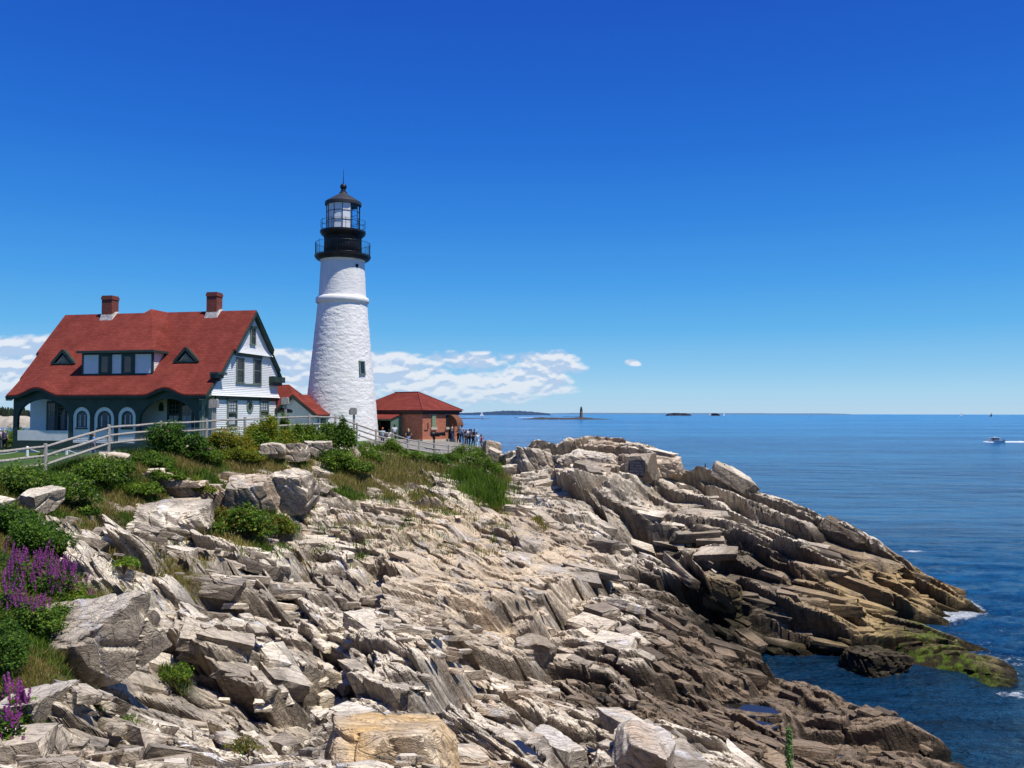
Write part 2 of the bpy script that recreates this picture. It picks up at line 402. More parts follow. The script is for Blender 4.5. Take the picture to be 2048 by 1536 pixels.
def poly_mask(x, y, pts, soft=1.0):
    """signed-distance based soft mask of a polygon in plan"""
    pts = np.array(pts); n = len(pts)
    d = np.full(x.shape, 1e9); ins = np.zeros(x.shape, bool)
    for i in range(n):
        a = pts[i]; b = pts[(i+1) % n]; e = b-a
        wx = x-a[0]; wy = y-a[1]
        t = np.clip((wx*e[0]+wy*e[1])/(e@e), 0, 1)
        d = np.minimum(d, (wx-t*e[0])**2+(wy-t*e[1])**2)
        c = ((a[1] > y) != (b[1] > y)) & (x < (b[0]-a[0])*(y-a[1])/(b[1]-a[1]+1e-12)+a[0])
        ins ^= c
    d = np.sqrt(d)*np.where(ins, 1, -1)
    return np.clip(d/soft+.5, 0, 1)
LAWN = [(-80,18),(-30,18),(-22,28),(-20.6,36),(-19.8,43),(-19,50),(-16,54.5),(-14,58),(-12.8,63),(-9.6,70),(-6.2,72.6),(-3,74.3),(-1.9,77),(-2.2,81),(-3,88),(-12,93),(-30,99),(-80,104)]
def soil_mask(x, y):
    s = np.zeros(x.shape)
    for a, b, r, w in SP:
        s = np.maximum(s, w*np.exp(-(((x-a)**2+(y-b)**2)/(r*r*1.1))**1.5*.9))
    n = fbm(x*.9, y*.9, 77, 4)
    s = np.clip((s+(n-.5)*1.1-.42)*4, 0, 1)
    return np.maximum(s, poly_mask(x, y, LAWN, 1.2))

def detail(x, y, full=False):
    """blocky, bedded rock relief. returns dz and an id for tinting"""
    B = base(x, y)
    soil = soil_mask(x, y); lawn = poly_mask(x, y, LAWN, 1.2)
    # headland beds run along the point, near rocks fall towards the viewer
    hm = poly_mask(x, y, [(0,66),(6,62),(7,56),(12,50),(16,45),(40,40),(45,80),(-4,80),(-2,70)], 3.0)
    wx = (fbm(x*.16, y*.16, 5, 3)-.5)*5; wy = (fbm(x*.16+9, y*.16, 8, 3)-.5)*5
    dz = np.zeros_like(x); tint = np.zeros_like(x); crack = np.zeros_like(x)
    def system(ang, sizes, seed, wamp, along):
        c, s = cos(ang), sin(ang)
        U = (x+wx*wamp)*c+(y+wy*wamp)*s; V = -(x+wx*wamp)*s+(y+wy*wamp)*c
        h = np.zeros_like(x); ti = np.zeros_like(x); ck = np.zeros_like(x)
        for k, (su, sv, st, rnd, tilt, cr) in enumerate(sizes):
            jit = (fbm(x*1.3/su*2, y*1.3/su*2, seed+50+k, 2)-.5)*.22
            P1, P2, ed = cells(U/su+jit, V/sv+jit, seed+k*7)
            def lev(Pq):
                cu, cv, ci, cj = Pq
                du = U-cu*su; dv = V-cv*sv; r1 = hsh(ci, cj, seed+91); r2 = hsh(ci, cj, seed+92)-.5; r3 = hsh(ci, cj, seed+93)-.5
                q = (r1-.5)*rnd+(du*r2*.7+dv*(r3-.22))*tilt
                if st > 0:
                    da = du*along
                    q = q+np.clip(st*(base(x-(da*c-dv*s), y-(da*s+dv*c))-B), -2.0, 2.0)
                return q, r1
            q1, r1 = lev(P1); q2, _ = lev(P2)
            w = np.clip(.5+ed*sv/(2*(.016+.0021*y)), .5, 1)
            h = h+q1*w+q2*(1-w)
            h = h-cr*np.exp(-(ed/.045)**2)
            ck = np.maximum(ck, np.exp(-(ed/.03)**2)*(1 if k < 3 else .6)); ti = ti+(r1-.5)*(.9**k)
        return h, ti, ck
    h1, t1, c1 = system(radians(-19), [(11, 2.9, .75, 1.7, .16, .45), (4.0, 1.25, .30, .75, .30, .22), (1.6, .42, .05, .18, .3, .08), (.7, .2, 0, .08, .3, .03)], 11, .28, .12)
    h2, t2, c2 = system(radians(-52), [(5.2, 2.9, .70, 1.15, .20, .35), (2.3, 1.2, .32, .62, .36, .18), (.95, .42, .06, .18, .4, .06), (.40, .17, 0, .075, .4, .025)], 31, .4, .6)
    h3, t3, c3 = system(radians(12), [(5.6, 3.2, .65, .85, .18, .3), (2.1, 1.0, .28, .45, .34, .14), (.95, .38, .05, .13, .35, .05), (.42, .15, 0, .055, .35, .02)], 61, .35, .5)
    sel = np.clip((fbm(x*.13, y*.13, 99, 2)-.48)*14, 0, 1)
    sel = np.where(x+y*.12 > 6, np.minimum(1, sel+.5), sel)
    h = h2*(1-sel)+h3*sel; ti = t2*(1-sel)+t3*sel; ck = c2*(1-sel)+c3*sel
    h = h*(1-hm)+h1*hm; ti = ti*(1-hm)+t1*hm; ck = ck*(1-hm)+c1*hm
    # worn, low relief on the broad slabs in the middle; rougher elsewhere
    slab = poly_mask(x, y, SLAB, 4.0)
    amp = 1.0-.36*slab
    near = np.clip((y-2)/8, .0, 1)
    h = h*amp*near
    h = h+scarps(x, y)*near*(1-.3*hm*0)
    h = h+(fbm(x*.5, y*.5, 3, 3)-.5)*.30*near+(fbm(x*3.1, y*3.1, 23, 3)-.5)*.06
    soft = (fbm(x*.35, y*.35, 41, 4)-.5)*.8+(fbm(x*2, y*2, 43, 3)-.5)*.25
    soft = soft*(1-lawn*.85)
    dz = h*(1-soil)+soft*soil*.6
    # wave-worn and flattened towards and under the water
    low = np.clip((B+.9)/1.6, .35, 1)
    return dz*low, ti, ck*(1-soil), soil, lawn, hm, slab
# long scarps of the bedrock: photo points with distance along the foot, and the height of the step
SCARPS = [(1.9, +1, [(1100,955,63.5),(1160,1008,59),(1232,1058,55.8),(1290,1120,53.2),(1340,1165,51.2),(1400,1212,48.8),(1480,1262,46.8)]),
 (1.1, 1, [(1245,1100,49),(1190,1180,41.8),(1125,1230,37.7),(1098,1290,33.4),(1035,1305,31.6)]),
 (.95, -1, [(745,1100,37.5),(800,1150,33.6),(762,1230,28.2),(705,1330,22.5),(645,1450,18),(560,1536,15.2)]),
 (.8, -1, [(190,1228,23),(300,1183,25.8),(420,1143,29),(520,1092,33.5)]),
 (1.15, 1, [(310,1262,20.6),(430,1302,19.4),(520,1332,19.2),(625,1330,20.5)]),
 (.8, 1, [(390,1405,16.6),(500,1442,16.2),(600,1422,18)]),
 (1.1, 1, [(1340,935,64.5),(1500,1012,60.5),(1700,1122,56.5),(1850,1192,55.5)]),
 (1.1, 1, [(1330,1045,57.8),(1500,1092,56),(1640,1182,51.5),(1720,1240,49)]),
 (.7, 1, [(1060,935,66.2),(1120,940,65),(1230,955,63.4),(1330,975,62)]),
 (.8, 1, [(440,1012,40.5),(540,1018,41),(650,1005,43)]),
 (.6, 1, [(880,1215,31.5),(1000,1235,32.4),(1100,1215,36.5)]),
 (.6, 1, [(660,1370,20.6),(800,1395,19.6),(930,1380,22)]),
 (.6, 1, [(1240,1340,30),(1380,1370,32),(1480,1365,34.5)]),
 (.8, 1, [(150,1130,24.6),(250,1105,27.6),(330,1090,31)])]
def _scarp_geo():
    out = []
    for A, sd_, P in SCARPS:
        q = [at(*p) for p in P]; out.append((A, sd_, np.array([(v.x, v.y) for v in q])))
    return out
SCG = _scarp_geo()
def scarps(x, y):
    h = np.zeros_like(x); wob = (fbm(x*.55, y*.55, 500, 4)-.5)*1.5; wob = wob+(np.floor((x*.8+y*.3)*.9)%2-.5)*.25
    for A, sg, P in SCG:
        bd = np.full(x.shape, 1e9); bs = np.zeros_like(x); bt = np.zeros_like(x); n = len(P)-1
        for i in range(n):
            a, b = P[i], P[i+1]; e = b-a; L2 = e@e
            t = ((x-a[0])*e[0]+(y-a[1])*e[1])/L2; tc = np.clip(t, 0, 1)
            d = np.hypot(x-a[0]-tc*e[0], y-a[1]-tc*e[1]); s = np.sign(e[0]*(y-a[1])-e[1]*(x-a[0]))
            m = d < bd; bd = np.where(m, d, bd); bs = np.where(m, s, bs); bt = np.where(m, (i+tc)/n, bt)
        # high side lies to the left of the line's direction when drawn left to right
        d = bd*bs*(1 if P[-1][0] > P[0][0] else -1)*(1 if sg > 0 else 1)+wob*.5
        taper = np.clip(bt/.15, 0, 1)*np.clip((1-bt)/.15, 0, 1)
        w = .05+.002*y
        st = np.clip(d/w*.5+.5, 0, 1)
        h = h+A*taper*(st*.55*np.exp(-np.maximum(d, 0)/3.5)-(1-st)*.45*np.exp(np.minimum(d, 0)/2.2))
    return h
SLAB = [tuple(hit(a, b))[:2] for a, b in ((760,1010),(960,1010),(1100,1060),(1220,1110),(1130,1230),(1090,1300),(900,1330),(800,1200),(760,1100))]
POOLS = []
for a, b, rx, ry, ang in ((1492,1408,.85,.42,-.2),(1512,1436,.5,.24,-.3),(1634,1497,.62,.3,-.1),(640,1500,.3,.8,-.5),(570,1530,.35,.4,-.5),(1190,1385,.5,.25,0),(1010,1500,.5,.9,.1),(1212,1372,.5,.3,0)):
    p = hit(a, b); POOLS.append((p.x, p.y, p.z-.22, rx, ry, ang))

def ground(x, y):
    """final land surface: displaced point arrays and masks"""
    dz, ti, ck, soil, lawn, hm, slab = detail(x, y)
    B = base(x, y); z = B+dz
    for (px_, py_, pz, rx, ry, an) in POOLS:
        u = (x-px_)*cos(an)+(y-py_)*sin(an); v = -(x-px_)*sin(an)+(y-py_)*cos(an)
        q = np.sqrt((u/rx)**2+(v/ry)**2)+(fbm(x*1.7, y*1.7, 5, 2)-.5)*.9
        m = np.clip((1.45-q)/.6, 0, 1); w = np.clip((2.6-q)/.8, 0, 1)*np.clip((q-1.15)/.3, 0, 1); z = np.maximum(z, (pz+.05)*w+z*(1-w)); m = np.clip((1.3-q)/.35, 0, 1); z = z*(1-m)+(pz-.14+(z-B)*.1)*m
    return z, dz, ti, ck, soil, lawn, hm, slab

def ssm(v, a, b):
    t = np.clip((v-a)/(b-a), 0, 1); return t*t*(3-2*t)
def mixc(A, Bc, t): return A*(1-t[:, None])+np.array(Bc)*t[:, None]

def rock_colours(x, y, z, ti, ck, soil, lawn, hm, slab, slope_n=None):
    n1 = fbm(x*.33, y*.33, 201, 4); n2 = fbm(x*1.3, y*1.3, 202, 4); n3 = fbm(x*.12+3, y*.12, 203, 3); n4 = fbm(x*4, y*4, 204, 3)
    col = np.tile(np.array([.55, .475, .375]), (len(x), 1))
    col = mixc(col, [.83, .74, .60], ssm(n1+ti*.28, .42, .66))            # bleached tops
    col = mixc(col, [.27, .235, .20], ssm(1-n2-ti*.20, .52, .76)*.75)      # grey weathered blocks
    col = mixc(col, [.50, .34, .22], ssm(n3*.6+n2*.4, .57, .66)*.45)      # rusty blush
    # warm broad slabs
    col = mixc(col, [.72, .57, .395], slab*ssm(n1+ti*.2, .25, .5)*.85)
    col = mixc(col, [.40, .38, .36], slab*ssm(n2, .56, .68)*.6)
    # quartz seams
    q = np.abs(((x*.62+y*.78)+(n1-.5)*3.2) % 5.2-2.6)
    col = mixc(col, [.72, .72, .74], ssm(.11-q, 0, .05)*(n4 > .44)*(z > 4)*.8*(1-hm))
    # brown shelf close to the tide line
    zz = z+(n1-.5)*2.0+ti*.35
    brown = 1-ssm(zz, 3.7, 4.9)
    brown = brown*(1-slab*.8)*np.where(hm > .5, .85, 1)
    brown = np.maximum(brown, hm*(1-ssm(zz, 3.0, 5.4))*.9)
    bc = np.tile(np.array([.20, .155, .112]), (len(x), 1))
    bc = mixc(bc, [.30, .225, .155], ssm(n2+ti*.25, .40, .62))
    bc = mixc(bc, [.095, .077, .058], ssm(1-n1-ti*.2, .52, .72)*.8)
    tan = np.clip(hm*(1-ssm(z, 2.2, 4.2))*ssm(x, 14, 21), 0, 1)
    bc = mixc(bc, [.40, .275, .115], tan*ssm(n2*.5+n1*.5, .36, .52)*.95)
    col = col*(1-brown[:, None])+bc*brown[:, None]
    # weed line and algae
    weed = 1-ssm(z+(n2-.5)*.7+np.where(hm > .5, 0, .12), .30, .85)
    wc = np.tile(np.array([.020, .016, .008]), (len(x), 1)); wc = mixc(wc, [.060, .045, .015], ssm(n4, .5, .7))
    col = col*(1-weed[:, None])+wc*weed[:, None]
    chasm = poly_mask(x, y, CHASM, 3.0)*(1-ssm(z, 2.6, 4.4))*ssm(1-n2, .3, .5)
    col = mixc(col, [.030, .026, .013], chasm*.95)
    alg = poly_mask(x, y, ALGAE, 1.6)*ssm(n2*.5+n4*.5, .44, .56)*(z > -.15)
    col = mixc(col, [.085, .135, .010], alg*.9)
    col = mixc(col, [.04, .03, .012], poly_mask(x, y, ALGAE, 1.6)*(1-ssm(n2*.5+n4*.5, .44, .56))*.8)
    # darker along the cracks
    col = col*(1-.55*ck[:, None]*(.4+.6*(n2 > .42)[:, None]))
    col = col*(.86+.28*n4)[:, None]
    # soil, turf
    sc = np.tile(np.array([.085, .062, .035]), (len(x), 1))
    sc = mixc(sc, [.16, .115, .05], ssm(n1, .40, .62)); sc = mixc(sc, [.05, .072, .015], ssm(n2, .40, .6))
    col = col*(1-soil[:, None])+sc*soil[:, None]
    lw = np.tile(np.array([.055, .115, .018]), (len(x), 1)); lw = mixc(lw, [.085, .13, .03], ssm(n2, .4, .65))
    col = col*(1-lawn[:, None])+lw*lawn[:, None]
    return np.clip(col, .004, .9)
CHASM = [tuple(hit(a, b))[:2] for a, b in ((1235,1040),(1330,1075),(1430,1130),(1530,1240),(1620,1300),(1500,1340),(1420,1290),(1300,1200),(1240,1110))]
ALGAE = [(24.5,49.0),(30,50.5),(34,45),(33,40.5),(29,40),(25,44)]
ALGAE = [tuple(atz(a, b, .2))[:2] for a, b in ((1800,1262),(1880,1272),(1960,1320),(2010,1370),(2000,1392),(1930,1385),(1860,1350),(1780,1330),(1770,1290))]

def rock_fn(t, b):
    tc = t.add('ShaderNodeTexCoord'); o = tc.outputs['Object']
    a = t.add('ShaderNodeAttribute'); a.attribute_name = 'Col'
    w = t.vmath('ADD', o, t.vmath('SCALE', t.noise(o, .6, 2, .5, 0, True), 1.2))
    m = t.mapping(w, (1.0, 3.2, 2.2), (0, 0, radians(24)))
    n = t.noise(m, 2.3, 8, .62); n2 = t.noise(o, 11, 6, .65)
    col = t.mix(1.0, a.outputs['Color'], t.ramp(n, [(.25, (.60, .58, .55)), (.46, (1.04, 1.02, .99)), (.72, (1.24, 1.20, 1.12))]), 'MULTIPLY')
    col = t.mix(1.0, col, t.ramp(n2, [(.30, (.70, .70, .70)), (.5, (1, 1, 1)), (.75, (1.15, 1.14, 1.12))]), 'MULTIPLY')
    w2 = t.vmath('ADD', w, t.vmath('SCALE', t.noise(o, 3.5, 4, .6, 0, True), .16))
    cr = t.voro(t.mapping(w2, (.55, 2.6, 2.2), (0, 0, radians(24))), 1.5, 'DISTANCE_TO_EDGE')
    cr2 = t.voro(t.mapping(w2, (.5, 2.2, 3.0), (.3, 0, radians(-35))), 3.1, 'DISTANCE_TO_EDGE')
    line = t.math('MULTIPLY', t.maprange(cr, 0, .018, .70, 1), t.maprange(cr2, 0, .02, .86, 1)); sa = t.add('ShaderNodeAttribute'); sa.attribute_name = 'soil'; line = t.math('MAXIMUM', line, t.math('MULTIPLY', sa.outputs['Fac'], 1.6), clamp=True)
    col = t.mix(1.0, col, t.comb(line, line, line), 'MULTIPLY')
    lam = t.noise(t.mapping(w2, (.7, 11, 9), (0, radians(12), radians(24))), 1.0, 6, .6)
    lam2 = t.noise(t.mapping(w2, (1.2, 26, 22), (0, radians(12), radians(24))), 1.0, 4, .6)
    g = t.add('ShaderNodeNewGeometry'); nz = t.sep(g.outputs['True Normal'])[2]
    steep_shade = t.maprange(t.math('ADD', nz, t.math('MULTIPLY', t.math('SUBTRACT', n, .5), .5)), .30, .58, 1, 0, True)
    steep_shade = t.math('MULTIPLY', steep_shade, t.math('SUBTRACT', 1.0, sa.outputs['Fac'], clamp=True))
    col = t.mix(t.math('MULTIPLY', steep_shade, .74), col, t.mix(1.0, col, (.34, .31, .28), 'MULTIPLY'))      # shade and dark stain of steep faces painted into the colour
    lf = t.math('MULTIPLY', t.maprange(lam, .33, .60, .80, 1.12), t.maprange(lam2, .3, .6, .90, 1.06))
    lf = t.math('ADD', lf, t.math('MULTIPLY', t.math('SUBTRACT', 1.0, lf), sa.outputs['Fac']))
    col = t.mix(1.0, col, t.comb(lf, lf, lf), 'MULTIPLY')
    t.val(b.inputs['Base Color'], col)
    h = t.math('ADD', t.math('ADD', t.math('MULTIPLY', n, .5), t.math('ADD', t.math('MULTIPLY', n2, .24), t.math('ADD', t.math('MULTIPLY', lam, .30), t.math('MULTIPLY', lam2, .10)))), t.math('MULTIPLY', t.noise(o, 38, 4, .6), .07))
    h = t.math('ADD', h, t.math('MULTIPLY', t.maprange(cr, 0, .04, 0, 1), .16))
    h = t.math('ADD', h, t.math('MULTIPLY', t.maprange(cr2, 0, .05, 0, 1), .08))
    t.val(b.inputs['Normal'], t.bump(h, .9, .16))
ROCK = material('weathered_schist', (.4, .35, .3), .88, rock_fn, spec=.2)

def build_land():
    # rows and columns thin out with distance, as the eye needs
    tt = np.concatenate([np.linspace(-.95, -.64, 90), np.linspace(-.64, .64, int(1250*RES))[1:], np.linspace(.64, .95, 70)[1:]])
    yy = 4.0*np.exp(np.linspace(0, math.log(112/4.0), int(1500*RES)))
    T, Y = np.meshgrid(tt, yy); X = T*Y
    nr, nc = X.shape; x = X.ravel(); y = Y.ravel()
    z = np.empty_like(x); col = np.empty((len(x), 3)); ox = np.zeros_like(x); oy = np.zeros_like(x)
    st = 150000; so = np.empty_like(x)
    for s in range(0, len(x), st):
        xs, ys = x[s:s+st], y[s:s+st]
        zz, dz, ti, ck, soil, lawn, hm, slab = ground(xs, ys)
        so[s:s+st] = soil; z[s:s+st] = zz; col[s:s+st] = rock_colours(xs, ys, zz, ti, ck, soil, lawn, hm, slab)
        k = (1-soil)*np.clip((zz-.0)/1.5, .2, 1)
        ox[s:s+st] = -.42*dz*k; oy[s:s+st] = -.52*dz*k
    V = np.stack([x+ox, y+oy, z], 1)
    ok = (z > -1.0) & (np.abs(x) < 75) & (x > -70)
    idx = np.arange(nr*nc).reshape(nr, nc)
    a, b_, c, d = idx[:-1, :-1].ravel(), idx[:-1, 1:].ravel(), idx[1:, 1:].ravel(), idx[1:, :-1].ravel()
    keep = ok[a] | ok[b_] | ok[c] | ok[d]
    Fc = np.stack([a, b_, c, d], 1)[keep]
    used = np.zeros(len(x), bool); used[Fc.ravel()] = True
    mp = np.cumsum(used)-1
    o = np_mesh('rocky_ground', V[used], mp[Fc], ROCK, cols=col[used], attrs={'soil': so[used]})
    tag(o, 'pale fractured rock shore and headland with turf along its top', kind='structure')
    # ground under and behind the viewpoint
    gx_ = np.arange(-40, 30, .8); gy_ = np.arange(-13, 4.3, .5); X, Y = np.meshgrid(gx_, gy_); x = X.ravel(); y = Y.ravel()
    z = base(x, y)-.03; idx = np.arange(len(x)).reshape(X.shape)
    Fc = np.stack([idx[:-1, :-1].ravel(), idx[:-1, 1:].ravel(), idx[1:, 1:].ravel(), idx[1:, :-1].ravel()], 1)
    k = ((x[Fc]).min(1) > -40)
    zz, dz, ti, ck, soil, lawn, hm, slab = ground(x, y)
    o = np_mesh('cliff_top_ground', np.stack([x, y, z], 1), Fc[k], ROCK, cols=rock_colours(x, y, z, ti, ck, np.ones_like(x), lawn*0, hm, slab))
    tag(o, 'turf cliff top below the viewpoint', kind='structure')
build_land()
def gz(x, y):
    return float(ground(np.array([x]), np.array([y]))[0][0])
def hitg(px, py, Y0=4.0):
    """first meeting with the finished surface"""
    return hit(px, py, Y0, 110, lambda X, Y: ground(X, Y)[0])

# paved path round the brick building
def asphalt_fn(t, b):
    tc = t.add('ShaderNodeTexCoord'); n = t.noise(tc.outputs['Object'], 60, 3); m = t.noise(tc.outputs['Object'], .7, 3)
    t.val(b.inputs['Base Color'], t.mix(t.maprange(m, .3, .7), (.20, .19, .175), (.27, .25, .23))); t.val(b.inputs['Normal'], t.bump(n, .3, .01))
PATHP = [(-12.2,73.2),(-9.4,73.6),(-6,74.6),(-3.2,76.1),(-2.6,78),(-2.9,81.5),(-4.6,85.5),(-6.2,83.5),(-8.6,79.8),(-10.5,79.9),(-12.6,81.0),(-13.2,79.0),(-13.0,75)]
def build_path():
    xs = np.arange(-14.5, -2, .25); ys = np.arange(72, 87, .25); X, Y = np.meshgrid(xs, ys); x = X.ravel(); y = Y.ravel()
    m = poly_mask(x, y, PATHP, .3) > .5
    z = ground(x, y)[0]; idx = np.arange(len(x)).reshape(X.shape)
    Z = z.reshape(X.shape).copy()
    for _ in range(6): Z[1:-1, 1:-1] = (Z[:-2, 1:-1]+Z[2:, 1:-1]+Z[1:-1, :-2]+Z[1:-1, 2:])/4
    z = Z.ravel()+.07
    Fc = np.stack([idx[:-1, :-1].ravel(), idx[:-1, 1:].ravel(), idx[1:, 1:].ravel(), idx[1:, :-1].ravel()], 1)
    Fc = Fc[m[Fc].all(1)]
    used = np.zeros(len(x), bool); used[Fc.ravel()] = True; mp = np.cumsum(used)-1
    o = np_mesh('paved_path', np.stack([x, y, z], 1)[used], mp[Fc], material('asphalt', (.22, .21, .19), .9, asphalt_fn), smooth=True)
    tag(o, 'grey paved path beside the brick building', kind='structure')
    return lambda a, b: float(Z[np.clip(int(round((b-72)/.25)), 0, Z.shape[0]-1), np.clip(int(round((a+14.5)/.25)), 0, Z.shape[1]-1)])+.07
path_z = build_path()

# ------------------------------------------------------------------ sea
def sea_fn(t, b):
    tc = t.add('ShaderNodeTexCoord'); o = tc.outputs['Object']
    fa = t.add('ShaderNodeAttribute'); fa.attribute_name = 'foam'; sh = t.add('ShaderNodeAttribute'); sh.attribute_name = 'shoal'
    x, y, z = t.sep(o)
    dist = t.math('SQRT', t.math('ADD', t.math('MULTIPLY', x, x), t.math('MULTIPLY', y, y)))
    # wind streaks and lanes, plus ripple reflections put into the colour
    lanes = t.noise(t.mapping(o, (.0022, .011, 1), (0, 0, radians(-4))), 1.0, 11, .72, .3)
    lanes2 = t.noise(t.mapping(o, (.03, .12, 1), (0, 0, radians(5))), 1.0, 9, .72, .2)
    ripple_tone = t.noise(t.mapping(o, (.16, .55, 1), (0, 0, radians(-7))), 1.0, 8, .75, .4)  # light and dark sides of small ripples, painted as colour
    l = t.math('ADD', t.math('ADD', t.math('MULTIPLY', lanes, .42), t.math('MULTIPLY', lanes2, .28)), t.math('MULTIPLY', ripple_tone, .30))
    f = t.maprange(l, .44, .555, 0, 1)
    deep = t.mix(f, (.001, .022, .09), (.007, .10, .27))
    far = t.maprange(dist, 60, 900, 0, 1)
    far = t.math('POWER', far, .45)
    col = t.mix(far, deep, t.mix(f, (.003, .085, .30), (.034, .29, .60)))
    col = t.mix(t.math('MULTIPLY', sh.outputs['Fac'], .8), col, (.006, .032, .030))
    fn1 = t.noise(o, 1.6, 6, .7, .8); fn2 = t.noise(t.mapping(o, (1, 1.8, 1)), 6, 5, .7, .5)
    fm = t.maprange(t.math('ADD', t.math('MULTIPLY', fa.outputs['Fac'], 1.0), t.math('MULTIPLY', t.math('SUBTRACT', t.math('ADD', t.math('MULTIPLY', fn1, .6), t.math('MULTIPLY', fn2, .4)), .5), 2.6)), .62, .95, 0, 1, True)
    fm = t.math('MULTIPLY', fm, t.maprange(fa.outputs['Fac'], .02, .2, 0, 1))
    # sparse whitecaps
    col = t.mix(fm, col, (.72, .78, .80))
    t.val(b.inputs['Base Color'], col)
    t.val(b.inputs['Roughness'], t.math('ADD', t.math('MULTIPLY', fm, .5), .16))
    b.inputs['IOR'].default_value = 1.33
    v = t.mapping(o, (1, 1.9, 1), (0, 0, radians(14)))
    n1 = t.noise(v, .55, 5, .62, .6); n2 = t.noise(v, 2.4, 4, .6, .4); n3 = t.noise(t.mapping(o, (1, 2.6, 1), (0, 0, radians(-8))), .07, 3, .5, .2)
    h = t.math('ADD', t.math('MULTIPLY', n1, .9), t.math('MULTIPLY', n2, .42)); h = t.math('ADD', h, t.math('MULTIPLY', n3, 5.0))
    t.val(b.inputs['Normal'], t.bump(h, 1.0, 1.5))
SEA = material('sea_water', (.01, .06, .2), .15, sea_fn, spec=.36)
def build_sea():
    x0, x1, y0, y1, s = -4., 72., 22., 110., .28
    xs = np.arange(x0, x1, s); ys = np.arange(y0, y1, s); X, Y = np.meshgrid(xs, ys); x = X.ravel(); y = Y.ravel()
    edge = np.minimum.reduce([x-xs[0], xs[-1]-x, y-ys[0], ys[-1]-y]); e = np.clip(edge/6, 0, 1)*(1-ssm(y, 48, 104))
    calm = np.ones_like(x)
    cove = poly_mask(x, y, [(10,48),(15,46),(22,45.2),(29,44.5),(33,40),(34,20),(8,20)], 4)
    wv = (fbm(x*.22+y*.05, y*.5, 301, 4)-.5)*.55+(fbm(x*.9, y*1.5, 305, 3)-.5)*.16
    z = wv*e*(1-.78*cove)
    B = base(x, y); d = np.where(B < 0, -B, 0)
    foam = np.exp(-(np.clip(-B-.05, 0, 9)/.55)**1.0)*ssm(B, -2.2, -.3)
    expo = ssm(x, 17, 25)*(1-cove*.86)
    foam = foam*expo*.95*(.55+.9*ssm(fbm(x*.16, y*.16, 71, 2), .40, .6))
    for (a, b, r, k) in ((1825,1102,1.0,1.0),(1860,1245,1.6,.9),(1935,1222,1.0,1.0),(2020,1330,2.6,.62),(1960,1290,2.2,.5),(1990,1345,1.2,.8),(1465,0,0,0),(1500,1000,0,0),(2040,1390,1.0,.9),(1545,1010,1.2,.8),(2010,1260,2.6,.45),(1900,1175,.9,.6)):
        if r:
            p = atz(a, b, 0); foam = np.maximum(foam, k*np.exp(-((x-p.x)/(r*1.7))**2-((y-p.y)/(r*.8))**2))
    shoal = np.clip(np.exp(-(-np.minimum(B, 0))/1.3), 0, 1)*(B < .3)*(.35+.5*cove); shoal = np.maximum(shoal, cove*.55)
    idx = np.arange(len(x)).reshape(X.shape)
    Fc = np.stack([idx[:-1, :-1].ravel(), idx[:-1, 1:].ravel(), idx[1:, 1:].ravel(), idx[1:, :-1].ravel()], 1)
    V = [np.stack([x, y, z], 1)]; n = len(x); extra = []
    R = 60000.
    xa, xb, ya, yb = xs[0], xs[-1], ys[0], ys[-1]
    o = [(-R,-R),(R,-R),(R,R),(-R,R)]; i = [(xa,ya),(xb,ya),(xb,yb),(xa,yb)]
    V.append(np.array([(a, b, 0.) for a, b in o])); ci = [idx[0, 0], idx[0, -1], idx[-1, -1], idx[-1, 0]]
    for k in range(4): extra.append((n+k, n+(k+1) % 4, ci[(k+1) % 4], ci[k]))
    V = np.concatenate(V); Fc = np.concatenate([Fc, np.array(extra)])
    pad = np.zeros(4)
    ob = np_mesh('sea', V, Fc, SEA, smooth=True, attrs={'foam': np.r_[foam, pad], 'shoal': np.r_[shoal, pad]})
    tag(ob, 'deep blue rippled sea reaching the horizon', kind='structure')
build_sea()
def pool_fn(t, b):
    tc = t.add('ShaderNodeTexCoord'); t.val(b.inputs['Normal'], t.bump(t.noise(tc.outputs['Object'], 5, 2), .12, .02))
POOLM = material('still_water', (.022, .020, .016), .04, pool_fn, spec=.5)
for (a, b, z, rx, ry, an) in POOLS:
    mb = MB(); pts = []
    for k in range(28):
        t_ = 2*pi*k/28; u = rx*1.55*cos(t_); v = ry*1.55*sin(t_); pts.append((a+u*cos(an)-v*sin(an), b+u*sin(an)+v*cos(an), z))
    mb.poly(pts); tag(mb.build('tide_pool', POOLM), 'small still pool in a hollow of the rock shelf', kind='structure')
# ------------------------------------------------------------------ ledges and jointed blocks of the bedrock
def hits(px, py, Y0=4.0, Y1=90.0, n=900):
    """vectorised line of sight against the base land"""
    Yv = Y0*np.exp(np.linspace(0, math.log(Y1/Y0), n))
    a = (px-1024)/F; c = (768-py)/F
    dx = fwd.x+rt.x*a+upv.x*c; dy = fwd.y+rt.y*a+upv.y*c; dz_ = fwd.z+rt.z*a+upv.z*c
    Yh = np.empty(len(px)); okk = np.zeros(len(px), bool)
    for q in range(0, len(px), 5000):
        sl = slice(q, q+5000)
        X = Yv[None, :]*(dx/dy)[sl, None]; Z = CZ+Yv[None, :]*(dz_/dy)[sl, None]
        below = Z <= base(X, np.broadcast_to(Yv[None, :], X.shape))
        Yh[sl] = Yv[below.argmax(1)]; okk[sl] = below.any(1)
    return Yh*dx/dy, Yh, okk
INSP = at(1283, 938, 61.6)
CLEAR = []
for a_, b_, r_ in ((790, 1525, 1.2), (1285, 1515, .8), (135, 1340, 1.2), (352, 1075, 1.4), (545, 1005, 1.8)):
    q_ = hit(a_, b_); CLEAR.append((q_.x, q_.y-.3, r_))
